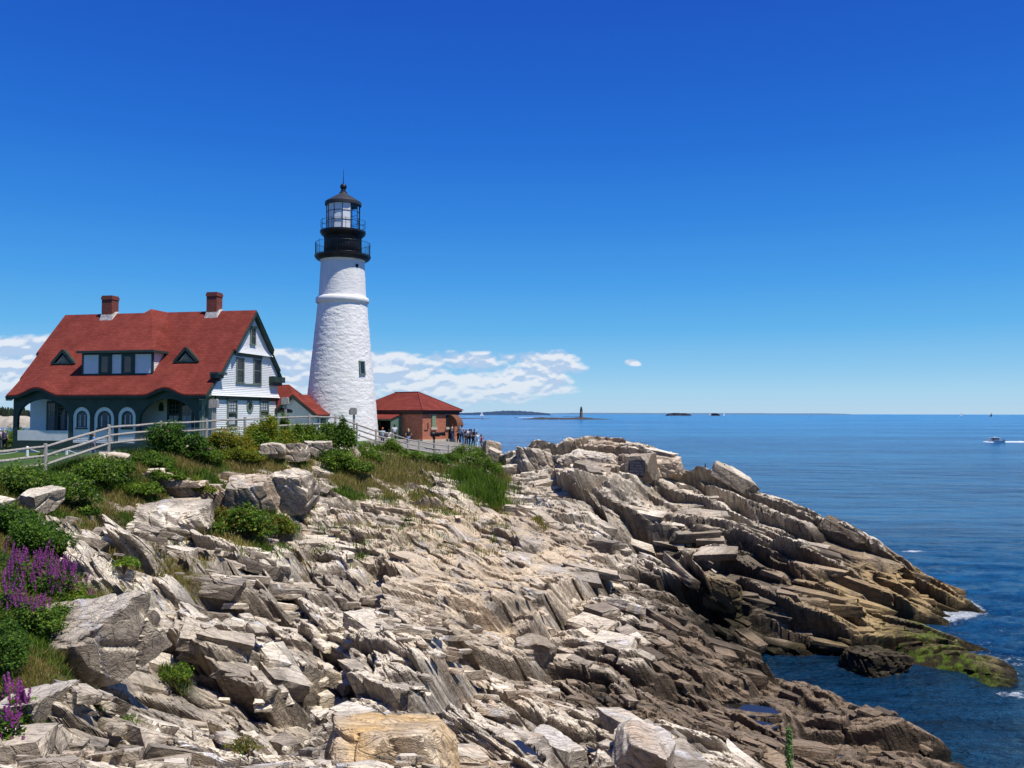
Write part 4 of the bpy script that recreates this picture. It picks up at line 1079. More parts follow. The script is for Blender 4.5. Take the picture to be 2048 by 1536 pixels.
    # windows on the gable
    def gwin(a, b, sash=True, curtain=True, frame=GREENL, fw=.12, hood=True, sillx=.08, x0=None):
        x0 = XG if x0 is None else x0
        f = M(); y0, y1 = sorted((a.y, b.y)); z0, z1 = sorted((a.z, b.z))
        f.box(x0-.05, x0+.14, y0, y0+fw, z0, z1); f.box(x0-.05, x0+.14, y1-fw, y1, z0, z1)
        f.box(x0-.05, x0+.139, y0+fw, y1-fw, z1-fw, z1); f.box(x0-.05, x0+.17, y0-.05, y1+.05, z0-.07, z0)
        if sash:
            zm = (z0+z1)/2; f.box(x0-.03, x0+.07, y0+fw, y1-fw, zm-.03, zm+.03) if False else f.box(x0-.03, x0+.11, y0+fw, y1-fw, zm-.03, zm+.03)
        wf = f.build('window', frame, root)
        p = M(); p.box(x0-.04, x0+.078, y0+fw, y1-fw, z0, z1-fw); p.build('pane', GLASS, wf)
        if curtain:
            c = M(); zc = z0+(z1-z0)*.5
            yy0, yy1 = y0+fw+.05, y1-fw-.05; hgt = (z1-fw-zc)
            for i in range(3):
                for j in range(3): c.box(x0+.079, x0+.085, yy0+(yy1-yy0)*(i+.12)/3, yy0+(yy1-yy0)*(i+.88)/3, zc+.06+hgt*(j+.1)/3.4, zc+.06+hgt*(j+.85)/3.4)
            c.box(x0+.079, x0+.085, yy0+.1, yy1-.1, z0+.15, zc-.35)
            c.build('curtain', CURT, wf)
        if hood:
            h = M(); h.box(x0-.02, x0+.22, y0-.08, y1+.08, z1+.002, z1+.16); h.build('window_hood', GREEN, wf)
        return wf
    gwin(w2a, w2b, curtain=False, hood=False); gwin(w2c, w2d, curtain=False, hood=False)
    s2 = M(); s2.box(XG-.02, XG+.16, w2a.y-.06, w2d.y+.06, min(w2b.z, w2d.z)-.14, min(w2b.z, w2d.z)-.075); s2.build('window_sill', GREENL, root)
    gwin(w1a, w1b); gwin(w1c, w1d)
    aw0, aw1 = HG(499.6, 655, XG+.2), HG(509.5, 689, XG+.2); gwin(aw0, aw1, curtain=False, hood=True, fw=.1, x0=XG+.19)
    # oval window
    oc = HG(498.5, 813, XG); ry = abs(HG(505, 813, XG).y-oc.y); rzv = abs(HG(498.5, 826, XG).z-oc.z)
    f = M(); n = 28; vs = []; fs = []
    for k in range(n):
        a = 2*pi*k/n
        for (s, x) in ((1, XG-.02), (1, XG+.10), (.62, XG+.10), (.62, XG-.0)): vs.append((x, oc.y+ry*s*cos(a), oc.z+rzv*s*sin(a)))
    for k in range(n):
        for q in range(3): fs.append((k*4+q, ((k+1) % n)*4+q, ((k+1) % n)*4+q+1, k*4+q+1))
    f.mesh(vs, fs); ow = f.build('oval_window', GREENL, root)
    p = M(); p.poly([(XG+.05, oc.y+ry*.64*cos(2*pi*k/n), oc.z+rzv*.64*sin(2*pi*k/n)) for k in range(n)]); p.build('pane', GLASS, ow)
    # ---- arcade
    xL, xR = HF(26, 850, YA).x, HF(403, 850, YA).x
    a0, a1 = HF(34.5, 850, YA).x, HF(137, 850, YA).x; b0, b1 = HF(279, 850, YA).x, HF(390, 850, YA).x
    ztopA = HF(80, 798.5, YA).z; ztopB = HF(330, 797.5, YA).z; zspA = HF(80, 838, YA).z; zspB = HF(330, 843, YA).z
    zrail = HF(80, 859.5, YA).z; zpan = HF(80, 881, YA).z; zbeam = HF(80, 891, YA).z
    small = []
    for (u0, u1) in ((145, 179.5), (187, 227.8), (235, 271)):
        small.append((HF(u0, 850, YA).x, HF(u1, 850, YA).x, HF(u0, 814, YA).z))
    def arc(x, x0, x1, zs, zt, pw=2.0):
        q = (x-(x0+x1)/2)/((x1-x0)/2)
        return zs+(zt-zs)*max(0, 1-abs(q)**pw)**(1/pw)
    eav = lambda x: rz(x, YA)-.14
    opens = [(a0, a1, lambda x: arc(x, a0, a1, zspA, ztopA), zpan), (b0, b1, lambda x: arc(x, b0, b1, zspB, ztopB), zrail-.35)]
    for (s0, s1, zt) in small:
        opens.append((s0, s1, (lambda x, s0=s0, s1=s1, zt=zt: arc(x, s0, s1, zt-(s1-s0)/2, zt)), zbeam+.25))
    ar = M(); xs = sorted(set([xL+(xR-xL)*i/330 for i in range(331)]+[v for o_ in opens for v in (o_[0]+1e-3, o_[0], o_[1], o_[1]-1e-3)]))
    yb_, yf_ = YA+.24, YA
    for x0, x1 in zip(xs[:-1], xs[1:]):
        xm = (x0+x1)/2; op = [o_ for o_ in opens if o_[0] <= xm <= o_[1]]
        segs = []
        if op:
            _, _, tf_, zb = op[0]; segs = [((zbeam, zbeam), (zb, zb)), ((tf_(x0), tf_(x1)), (eav(x0), eav(x1)))]
        else:
            zl = HGZ if (x0 < xL+.35 or x1 > xR-.3) else zbeam-.28
            segs = [((zl, zl), (eav(x0), eav(x1)))]
        for (l0, l1), (h0, h1) in segs:
            for yy in (yf_, yb_): ar.poly([(x0, yy, l0), (x1, yy, l1), (x1, yy, h1), (x0, yy, h0)])
            if op: ar.poly([(x0, yf_, l0), (x1, yf_, l1), (x1, yb_, l1), (x0, yb_, l0)]); ar.poly([(x0, yf_, h0), (x1, yf_, h1), (x1, yb_, h1), (x0, yb_, h0)])
    ar.box(xL, xL+.02, yf_, yb_, HGZ, HZF); ar.box(xR-.02, xR, yf_, yb_, HGZ, HZF)
    for o_ in opens[:2]:
        for xx in (o_[0], o_[1]): ar.box(xx-.005, xx+.005, yf_+.003, yb_-.003, zbeam, zspA)
    # fascia following the eave, with a pendant moulding
    nseg = 150
    for i in range(nseg):
        x0 = -HL+.42+(HL-.84)*i/nseg; x1 = -HL+.42+(HL-.84)*(i+1)/nseg
        z0_, z1_ = rz(x0, -HWF), rz(x1, -HWF)
        a, b = Vector((x0, -HWF+.06, z0_-.125)), Vector((x1, -HWF+.06, z1_-.125))
        ar.slab([a, b, b-Vector((0, 0, .19)), a-Vector((0, 0, .19))], (0, 1, 0), .07)
        ar.slab([a-Vector((0, -.05, .13)), b-Vector((0, -.05, .13)), Vector((x1, YA, z1_-.27+.0)), Vector((x0, YA, z0_-.27))], (0, 0, -1), .03)
    ar.box(xL-.06, xR+.05, YA-.07, YA-.003, zbeam-.30, zbeam)          # sill beam
    ar.build('porch_arcade', GREEN, root)
    # panelled parapets
    pr = M()
    for (p0, p1, zb, zt) in ((a0+.02, a1-.02, zpan, zrail-.05),):
        k = int((p1-p0)/.12)
        for i in range(k): pr.box(p0+(p1-p0)*i/k+.008, p0+(p1-p0)*(i+1)/k-.008, YA+.02, YA+.10, zb, zt)
        pr.box(p0, p1, YA+.05, YA+.07, zb, zt)
    pr.build('parapet_panel', WTRIM, root); pr = M(); pr.box(b0, b1, YA+.03, YA+.1, zbeam, zrail-.45)
    pr.build('parapet_panel', WTRIM, root)
    # white surrounds with little round-headed windows
    for (s0, s1, zt) in small:
        m = M(); n = 26; w = (s1-s0)/2; cx = (s0+s1)/2; zs = zt-w; ri = w-.30
        zb = zbeam+.02; zsill = HF(160, 857, YA).z
        pts_o = [(s0, zb)]+[(cx-w*cos(pi*k/n), zs+w*sin(pi*k/n)) for k in range(n+1)]+[(s1, zb)]
        pts_i = [(cx-ri, zsill)]+[(cx-ri*cos(pi*k/n), zs+ri*sin(pi*k/n)) for k in range(n+1)]+[(cx+ri, zsill)]
        yq = YA+.07
        for k in range(len(pts_o)-1):
            m.poly([(pts_o[k][0], yq, pts_o[k][1]), (pts_i[k][0], yq, pts_i[k][1]), (pts_i[k+1][0], yq, pts_i[k+1][1]), (pts_o[k+1][0], yq, pts_o[k+1][1])])
        clapboards(m, lambda z: (s0+.02, s1-.02), zb, zsill, lambda u, w_, o_: (u, yq+.02-o_, w_), .13, .03)
        su = m.build('arched_surround', WTRIM, root)
        m = M(); r2 = ri-.14
        po = pts_i; pi_ = [(cx-r2, zsill+.1)]+[(cx-r2*cos(pi*k/n), zs+r2*sin(pi*k/n)) for k in range(n+1)]+[(cx+r2, zsill+.1)]
        for k in range(len(po)-1):
            m.poly([(po[k][0], YA+.10, po[k][1]), (pi_[k][0], YA+.10, pi_[k][1]), (pi_[k+1][0], YA+.10, pi_[k+1][1]), (po[k+1][0], YA+.10, po[k+1][1])])
            m.poly([(po[k][0], YA+.10, po[k][1]), (po[k][0], yq, po[k][1]), (po[k+1][0], yq, po[k+1][1]), (po[k+1][0], YA+.10, po[k+1][1])])
        m.box(cx-ri-.06, cx+ri+.06, YA+.0, YA+.12, zsill-.06, zsill+.04)
        wf = m.build('arched_window', GREEN, su)
        m = M(); m.poly([(x, YA+.16, z) for x, z in pi_]); m.build('pane', GLASS, wf)
        for sg in (-1, 1): m = M(); m.box(cx+sg*r2*.62-.06, cx+sg*r2*.62+.06, YA+.145, YA+.152, zsill+.15, zs+r2*.5); m.build('curtain', CURT, wf)
    # porch back wall, floor, ceiling, doors
    YB = -3.9
    bw = M(); bw.box(HF(60, 850, YB).x, xR-.3, YB, YB+.2, HGZ, HZF+1.8); bw.box(-HL+.9, XG-.3, YB+.2, YB+.4, HGZ, HZF+1.5)
    bw.box(XG-.25, XG-.05, YB, wall_front, HGZ, zM0)
    clapboards(bw, lambda z: (HF(60, 850, YB).x, xR-.3), HGZ, HZF+.2, lambda u, w_, o_: (u, YB-o_, w_), .13, .025)
    bw.box(-HL+.75, -HL+.95, -1.5, HWB-.5, HGZ, HZB); bw.box(-HL+.9, XG-.2, HWB-.8, HWB-.6, HGZ, HZB)
    bw.build('porch_wall', WHITE, root)
    fl_ = M(); fl_.box(xL+.1, xR-.1, YA+.25, YB, HGZ+.3, zbeam-.02); fl_.build('porch_floor', material('grey_deck_paint', (.22, .23, .22), .6), root)
    ce = M(); ce.box(xL+.1, xR-.1, YA+.25, YB, ztopB+.35, ztopB+.42); ce.build('porch_ceiling', GREEN, root)
    fd = M(); fd.box(xL+.25, xR-.25, YA+.16, YA+.22, HGZ-.3, zbeam-.31); fd.build('foundation_skirt', WTRIM, root)
    # dark door and window groups inside the porch
    for (u0, u1, v0, v1, nd, lp) in ((95, 134, 802, 868, 2, True), (336, 388, 798, 874, 2, False)):
        a, b = HF(u0, v0, YB), HF(u1, v1, YB); m = M(); m.box(a.x, b.x, YB-.10, YB-.03, HGZ+.5, a.z); dr = m.build('porch_door', GREEN, root)
        w = (b.x-a.x)/nd
        for k in range(nd):
            x0, x1 = a.x+w*k+.16, a.x+w*(k+1)-.16; zt_ = a.z-.2; zm = a.z-1.25
            m = M(); m.box(x0, x1, YB-.115, YB-.105, HGZ+.8, zt_); pn = m.build('pane', GLASS, dr)
            m = M()
            for i in range(3):
                m.box(x0+(x1-x0)*i/3-.0, x0+(x1-x0)*i/3+.03, YB-.13, YB-.116, zm, zt_)
                m.box(x0, x1, YB-.131, YB-.1165, zm+(zt_-zm)*i/3, zm+(zt_-zm)*i/3+.03)
            m.build('glazing_bars', GREENL, dr)
            if not lp:
                m = M(); m.box(x0+.05, x0+(x1-x0)*.47, YB-.124, YB-.117, HGZ+.9, zm-.1); m.box(x0+(x1-x0)*.53, x1-.05, YB-.124, YB-.117, HGZ+.9, zm-.1); m.build('curtain', CURT, dr)
    ln = HF(325, 816, YB); m = M(); m.box(ln.x-.13, ln.x+.13, YB-.3, YB-.03, ln.z-.25, ln.z+.25); m.ball((ln.x, YB-.17, ln.z+.3), .14); m.build('wall_lantern', SOFFIT, root)
    # side porch arch, facing right
    sd_ = M(); XP = xR-.02; zt_ = HG(415, 809, XP).z
    y0, y1 = YA+.2, wall_front-.1; ya0, ya1 = y0+.25, y1-.15
    N = 40
    for k in range(N):
        u0 = y0+(y1-y0)*k/N; u1 = y0+(y1-y0)*(k+1)/N; um = (u0+u1)/2
        z0a = arc(u0, ya0, ya1, zt_-1.0, zt_) if ya0 < um < ya1 else HGZ; z1a = arc(u1, ya0, ya1, zt_-1.0, zt_) if ya0 < um < ya1 else HGZ
        for xx in (XP, XP-.2): sd_.poly([(xx, u0, z0a), (xx, u1, z1a), (xx, u1, zM0-.1), (xx, u0, zM0-.1)])
        sd_.poly([(XP, u0, z0a), (XP, u1, z1a), (XP-.2, u1, z1a), (XP-.2, u0, z0a)])
    sd_.box(XP-.24, XP+.04, YA, YA+.26, HGZ, HZF); sd_.box(XP-.2, XP+.35, YA-.3, wall_front, zM0-.12, zM0-.03)
    sd_.build('side_arch', GREENL, root)
    m = M(); pp = HF(400, 835, YA-.1); m.tube([(pp.x, YA-.06, HGZ), (pp.x, YA-.06, HF(400, 824, YA).z)], .07, 8); m.ball((pp.x, YA-.06, HF(400, 824, YA).z), .12); m.build('newel_post', GREENL, root)
    # ---- hipped dormer
    wl_, wr_ = HS(165, 748), HS(305, 748); yD = (wl_.y+wr_.y)/2; xa, xb = HF(165, 748, yD).x, HF(305, 748, yD).x
    zbD = HF(235, 749, yD).z; ztD = HF(235, 705, yD).z
    ye = yD-.42; ez = HF(235, 700.5, ye).z
    e0, e1 = HF(153, 701, ye).x, HF(305, 699, ye).x
    pk = HF(285, 619.5, -.15); cxp = (e0+e1)/2; pk = Vector((cxp+ .0, 0.0, HZR+.22))
    ye2 = -(HZR-ez)/SL
    ys = ye+(ye2-ye)
    A_, B_ = Vector((e0, ye, ez)), Vector((e1+.05, ye, ez)); A2, B2 = Vector((e0, ye2, ez)), Vector((e1+.05, ye2, ez))
    hip = Vector((cxp, yD*.16, HZR+.22)); back = Vector((cxp, .5, HZR+.0))
    wid = 1.15
    r2 = M()
    for tri in ([A_, B_, hip], [B_, B2, Vector((cxp+wid, -.05, HZR-.02)), hip], [A2, A_, hip, Vector((cxp-wid, -.05, HZR-.02))], [hip, Vector((cxp+wid, -.05, HZR-.02)), back, Vector((cxp-wid, -.05, HZR-.02))]):
        r2.poly(tri)
    r2.slab([A_-Vector((0, 0, .01)), B_-Vector((0, 0, .01)), B2-Vector((0, 0, .01)), A2-Vector((0, 0, .01))], (0, 0, -1), .06)
    dm = r2.build('dormer_roof', ROOF, root)
    m = M(); m.box(e0-.02, e1+.07, ye-.03, ye+.03, ez-.20, ez-.005); m.box(e1+.02, e1+.08, ye+.031, ye2, ez-.20, ez-.005); m.box(e0+.05, e1, ye+.1, ye2, ez-.12, ez-.075)
    m.box(xa-.04, xa+.10, yD-.05, yD, zbD, ztD); m.box(xb-.10, xb+.05, yD-.05, yD+.10, zbD, ztD); m.box(xa, xb, yD-.06, yD, ztD-.16, ztD+.12); m.box(xa, xb, yD-.05, yD, zbD-.1, zbD+.08)
    m.build('dormer_trim', GREEN, root)
    m = M(); clapboards(m, lambda z: (xa, xb), zbD, ztD, lambda u, w_, o_: (u, yD-o_*.6, w_), .13, .03); m.box(xa, xb, yD, yD+.1, zbD-.5, ez-.1)
    clapboards(m, lambda z: (yD, -(HZR-z)/SL), zbD, ztD, lambda u, w_, o_: (xb-.02+o_, u, w_), .13, .03)
    m.box(xb-.1, xb-.03, yD, ye2, zbD, ez-.1); m.box(xa, xa+.1, yD, ye2, zbD, ez-.1)
    m.build('dormer_wall', WHITE, root)
    for (u0, u1) in ((199, 224), (244.5, 270)):
        a, b = HF(u0, 706, yD), HF(u1, 747, yD); m = M(); m.box(a.x, b.x, yD-.10, yD-.02, b.z, a.z)
        wf = m.build('window', GREEN, root); fw = (b.x-a.x)*.25
        m = M(); m.box(a.x+fw, b.x-fw, yD-.115, yD-.1005, b.z+.1, a.z-.3); fr = m.build('window_frame', GREENL, wf)
        m = M(); m.box(a.x+fw+.05, b.x-fw-.05, yD-.125, yD-.116, b.z+.16, a.z-.36); m.build('pane', GLASS, wf)
    # ---- two small triangular eyebrow dormers
    for (ax_, ay_, l, r, by) in ((127.5, 701, 105.5, 149.4, 727), (372.7, 696.5, 350, 397, 723.5)):
        bl, br_ = HS(l, by), HS(r, by); yq = (bl.y+br_.y)/2-.02; bl = HF(l, by, yq); br_ = HF(r, by, yq); ap = HF(ax_, ay_, yq)
        zb = (bl.z+br_.z)/2; bl.z = br_.z = zb; yk = -(HZR-ap.z)/SL
        m = M(); top = Vector((ap.x, yk+.1, ap.z))
        f1, f2, f3 = Vector((bl.x-.1, yq-.18, zb-.0)), Vector((br_.x+.1, yq-.18, zb-.0)), Vector((ap.x, yq-.18, ap.z+.05))
        m.slab([f1, f3, top, Vector((bl.x-.1, yq+.1, zb))], (0, 0, 1), .05); m.slab([f3, f2, Vector((br_.x+.1, yq+.1, zb)), top], (0, 0, 1), .05)
        lv = m.build('louvre_dormer', ROOF, root)
        m = M()
        for p, q in ((Vector((bl.x, yq, zb)), Vector((ap.x, yq, ap.z))), (Vector((ap.x, yq, ap.z)), Vector((br_.x, yq, zb)))):
            m.beam(p, q, .36, .22, Vector((0, 1, 0)) if False else Vector((0, 0, 1)))
        m.box(bl.x, br_.x, yq-.16, yq+.1, zb-.06, zb+.06)
        m.build('dormer_trim', GREEN, lv)
        m = M(); cx = ap.x; h = ap.z-zb
        for s_, yy in ((.60, yq-.10), ):
            p = [(cx+(bl.x-cx)*s_, yy, zb+.06), (cx+(br_.x-cx)*s_, yy, zb+.06), (cx, yy, zb+.06+h*s_)]
            m.slab(p, (0, 1, 0), .1)
        m.build('louvre', GREENL, lv)
        m = M(); s_ = .36; m.slab([(cx+(bl.x-cx)*s_, yq-.12, zb+.18), (cx+(br_.x-cx)*s_, yq-.12, zb+.18), (cx, yq-.12, zb+.18+h*s_)], (0, 1, 0), .019); m.build('pane', GLASS, lv)
    # ---- chimneys
    for (u0, u1, vt, uc) in ((203, 223.5, 591, 213), (412.6, 433, 584, 423)):
        a, b = HF(u0, 630, -.45), HF(u1, 630, -.45); zt_ = HF(uc, vt, -.45).z
        m = M(); x0, x1 = a.x, b.x; m.box(x0, x1, -.45, .45, HZR-.75, zt_-.35); m.box(x0-.05, x1+.05, -.50, .50, zt_-.35, zt_-.12); m.box(x0-.0, x1+.0, -.46, .46, zt_-.12, zt_)
        ch = m.build('chimney', material('chimney_brick', (.2, .04, .03), .9, brick_fn(1, (.22, .045, .03), (.16, .032, .024), (.22, .12, .09))), rf)
        m = M(); q0 = Vector((x0-.22, -.62, 0)); 
        zb = HZR-SL*.75
        vs = [(x0-.12, -.60, HZR-SL*.60+.01), (x1+.12, -.60, HZR-SL*.60+.01), (x1+.02, -.46, HZR-.12), (x0-.02, -.46, HZR-.12), (x1+.2, .6, HZR-SB*.6+.01), (x1+.02, .46, HZR+.22), (x0-.2, .6, HZR-SB*.6+.01), (x0-.02, .46, HZR+.22), (x1+.2, 0, HZR+.015), (x0-.2, 0, HZR+.015), (x1+.02, 0, HZR+.16), (x0-.02, 0, HZR+.16)]
        m.mesh(vs, [(0, 1, 2, 3), (1, 8, 10, 2), (8, 4, 5, 10), (0, 3, 11, 9), (9, 11, 7, 6)])
        m.build('flashing', material('lead_flashing', (.5, .47, .44), .6, mottled((.30, .27, .25), (.62, .58, .55), 4, .2)), rf)
    return root
build_house()
# ------------------------------------------------------------------ lighthouse
def rz_at(py, Y, px=684): return at(px, py, Y).z
def tower_fn(t, b):
    tc = t.add('ShaderNodeTexCoord'); o = tc.outputs['Object']; n = t.noise(t.mapping(o, (1, 1, .5)), 1.3, 5)
    c = t.mix(t.maprange(n, .35, .7), (.78, .76, .72), (.86, .84, .79)); c = t.mix(t.maprange(t.noise(t.mapping(o, (3, 3, .6)), 1.8, 5, .7), .66, .80, 0, .35), c, (.55, .53, .47))
    t.val(b.inputs['Base Color'], c); t.val(b.inputs['Normal'], t.bump(t.noise(o, 9, 5), .35, .03))
def build_lighthouse():
    YT = 80.0; cx = at(684, 700, YT).x; c = (cx, YT); mpp = YT/F
    Z = lambda py: rz_at(py, YT); g = 10.2
    root = thing('lighthouse', 'tall white tapering stone lighthouse with a black lantern room', 'lighthouse', (cx, YT, g))
    O = Vector((0, 0, g))
    TW = material('whitewashed_rubble', (.8, .8, .8), .7, tower_fn)
    BLK = material('black_iron_paint', (.012, .013, .015), .42, mottled((.009, .010, .012), (.022, .022, .024), 2, 0))
    # rubble shaft with lumpy whitewash
    def shaft(name, prof, bump, mat, seed, cell=.36):
        nt, nz = 420, max(8, int(abs(prof[-1][1]-prof[0][1])/.045))
        pz = np.array([p[1] for p in prof]); pr = np.array([p[0] for p in prof])
        z = np.linspace(pz[0], pz[-1], nz); r = np.interp(z, pz, pr)
        th = np.linspace(0, 2*pi, nt, endpoint=False); TH, ZZ = np.meshgrid(th, z); RR = np.repeat(r[:, None], nt, 1)
        k = 48; U = TH/(2*pi)*k; V_ = ZZ/cell
        # wrap cells round the shaft by evaluating on both sides of the seam
        def f(U):
            P1, P2, ed = cells(U.ravel(), V_.ravel(), seed); r1 = hsh(P1[2] % k, P1[3], seed+3).reshape(U.shape)
            return np.clip(ed.reshape(U.shape)/.16, 0, 1)*.7+r1*.5
        d = f(U+(fbm(U*.5, V_*.5, 8, 2)-.5)*1.5)*bump*.8+(fbm(U*.8, V_*1.3, seed+4, 4)-.5)*bump*2.6
        d2 = f((U-k)+(fbm((U-k)*.5, V_*.5, 8, 2)-.5)*1.5)*bump*.8+(fbm((U-k)*.8, V_*1.3, seed+4, 4)-.5)*bump*2.6
        wv = np.clip((U-(k-2))/2, 0, 1); d = d*(1-wv)+d2*wv
        RR = RR+d-bump*.6
        Vv = np.stack([(RR*np.cos(TH)).ravel(), (RR*np.sin(TH)).ravel(), ZZ.ravel()-g], 1)
        idx = np.arange(nz*nt).reshape(nz, nt); nxt = np.roll(idx, -1, 1)
        Fc = np.stack([idx[:-1].ravel(), nxt[:-1].ravel(), nxt[1:].ravel(), idx[1:].ravel()], 1)
        return np_mesh(name, Vv, Fc, mat, root, smooth=True)
    R = lambda hw: hw*mpp
    shaft('rubble_shaft', [(R(77), 9.0), (R(66.5), Z(788)), (R(57.5), Z(700)), (R(48.3), Z(605))], .023, TW, 11, .30)
    shaft('brick_upper_shaft', [(R(48), Z(606)), (R(46.6), Z(590)), (R(43.3), Z(525))], .012, TW, 13, .12)
    mb = MB(O); mb.lathe([(R(48), Z(610)), (R(52.5), Z(606)), (R(53), Z(601)), (R(52), Z(597)), (R(47), Z(594))], 72); mb.build('belt_ring', TW, root, True)
    mb = MB(O); mb.lathe([(R(43), Z(528)), (R(44), Z(523)), (R(48), Z(518)), (R(49), Z(515))], 64); mb.build('corbel', TW, root, True)
    mb = MB(O); mb.lathe([(R(48), Z(522)), (R(52), Z(520)), (R(55.5), Z(516)), (R(56), Z(512.5)), (R(50), Z(512))], 64)
    lg = mb.build('lower_gallery', BLK, root)
    def railing(name, r, z0, h, nb, rings, par, post=.02, thick=.012):
        mb = MB(O)
        for hh in rings: mb.tube([(r*cos(2*pi*k/48), r*sin(2*pi*k/48), z0+hh) for k in range(49)], .018, 6, False)
        for k in range(nb):
            a = 2*pi*k/nb; big = (k % max(1, nb//8) == 0)
            mb.tube([(r*cos(a), r*sin(a), z0), (r*cos(a), r*sin(a), z0+h*(1.06 if big else .97))], post if big else thick, 5)
        return mb.build(name, BLK, par)
    railing('railing', R(54.2), Z(512.3), 1.22, 64, (.08, 1.18), lg)
    mb = MB(O); mb.lathe([(R(36.8), Z(516)), (R(36.6), Z(488)), (R(36.4), Z(474)), (R(40), Z(471))], 40); wr = mb.build('watch_room', BLK, root, True)
    mb = MB(O)
    for k in range(40): a = 2*pi*k/40; mb.box(0, 0.001, 0, 0.001, Z(500), Z(500)+.001) if False else mb.tube([(R(37.0)*cos(a), R(37.0)*sin(a), Z(513)), (R(36.8)*cos(a), R(36.8)*sin(a), Z(475))], .02, 4)
    mb.build('rivet_ribs', BLK, wr)
    mb = MB(O); mb.lathe([(R(38), Z(475)), (R(43), Z(471)), (R(45.5), Z(467)), (R(45.5), Z(463.5)), (R(34), Z(463))], 64); ug = mb.build('upper_gallery', BLK, root)
    railing('railing', R(44.3), Z(463.3), .95, 10, (.48, .92), ug, .022, .022)
    # lantern: ten-sided glazing, landward panes blanked white
    n = 12; a0 = radians(-90+9); rl = R(33); z0, z1 = Z(463), Z(410)
    P = [Vector((rl*cos(a0+2*pi*k/n), rl*sin(a0+2*pi*k/n), 0)) for k in range(n)]
    fr = MB(O)
    for k in range(n):
        p, q = P[k], P[(k+1) % n]
        fr.tube([p+Vector((0, 0, z0)), p+Vector((0, 0, z1))], .035, 6)
        for f in (0, .36, .70, 1): fr.tube([p+Vector((0, 0, z0+(z1-z0)*f)), q+Vector((0, 0, z0+(z1-z0)*f))], .026, 5)
    la = fr.build('lantern_frame', material('dark_green_iron', (.02, .04, .035), .4), root)
    PG = material('lantern_glass', (.9, .95, 1), .02, spec=.5, Transmission_Weight=1.0, IOR=1.05)
    BW = material('white_lantern_blind', (.80, .81, .82), .5)
    for k in range(n):
        p, q = P[k], P[(k+1) % n]; mid = (p+q)/2; d = mid.normalized()
        ang = math.degrees(math.atan2(mid.y, mid.x)) % 360
        white = 178 < ang < 300
        i = d*.03
        mb = MB(O); mb.slab([p-i+Vector((0, 0, z0)), q-i+Vector((0, 0, z0)), q-i+Vector((0, 0, z1)), p-i+Vector((0, 0, z1))], -d, .01)
        mb.build('blind_pane' if white else 'pane', BW if white else PG, la)
    mb = MB(O); lp = at(697.5, 440, YT); mb.ball((.55, -.2, lp.z), .62, 16, 10, (.36, .36, .62)); mb.tube([(.55, -.2, z0), (.55, -.2, lp.z-.2)], .10, 8); mb.build('lamp', BLK, la, True)
    mb = MB(O); mb.lathe([(R(33), Z(412)), (R(36.3), Z(411.5)), (R(36.5), Z(406)), (R(34), Z(403.5)), (R(8.2), Z(388)), (R(7.6), Z(386)), (R(7.6), Z(384.5)), (R(4.2), Z(383)), (R(5.4), Z(381.3)), (R(4), Z(379.6))], 36); rf = mb.build('lantern_roof', material('slate_black_metal', (.045, .047, .052), .5), root)
    mb = MB(O); mb.ball((0, 0, Z(374)), R(6.7), 20, 12); mb.build('vent_ball', BLK, rf, True)
    mb = MB(O); mb.tube([(0, 0, Z(369)), (0, 0, Z(339))], [.045, .015], 6); mb.build('lightning_rod', BLK, rf)
    # deep little window on the right, round port under the gallery
    a = math.atan2(-.64, .765); rr = R(61.3); slp = (R(57.5)-R(66.5))/(Z(700)-Z(788))
    zc0, zc1 = Z(749), Z(726)
    def on(u, w, o): # u along the tangent, o outwards
        r_ = rr+slp*(w-(zc0+zc1)/2)
        return ((r_+o)*cos(a)-u*sin(a), (r_+o)*sin(a)+u*cos(a), w)
    mb = MB(O)
    for (u0, u1, w0, w1, o0, o1) in ((-.34, -.22, zc0, zc1, -.25, .10), (.22, .34, zc0, zc1, -.25, .10), (-.34, .34, zc1, zc1+.1, -.25, .12), (-.38, .38, zc0-.1, zc0, -.25, .14), (-.22, .22, (zc0+zc1)/2-.03, (zc0+zc1)/2+.03, -.1, .06)):
        vs = [on(u, w, o_) for w in (w0, w1) for o_ in (o0, o1) for u in (u0, u1)]
        mb.mesh(vs, [(0, 2, 3, 1), (4, 5, 7, 6), (0, 1, 5, 4), (2, 6, 7, 3), (0, 4, 6, 2), (1, 3, 7, 5)])
    w = mb.build('window', GREENL, root); mb = MB(O); mb.poly([on(-.22, zc0, .075), on(.22, zc0, .075), on(.22, zc1, .075), on(-.22, zc1, .075)]); mb.build('pane', GLASS, w)
    a = math.atan2(-.64, .76); rr = R(44); zc = Z(536); mb = MB(O)
    mb.tube([((rr-.2)*cos(a), (rr-.2)*sin(a), zc), ((rr+.06)*cos(a), (rr+.06)*sin(a), zc)], .16, 12); mb.build('porthole', DARK, root)
    a = math.atan2(-.5, -.86); mb = MB(O); rr = R(49.6); mb.tube([((rr-.3)*cos(a), (rr-.3)*sin(a), Z(608)), ((rr+.04)*cos(a), (rr+.04)*sin(a), Z(608))], .09, 8); mb.build('drain_hole', DARK, root)
build_lighthouse()

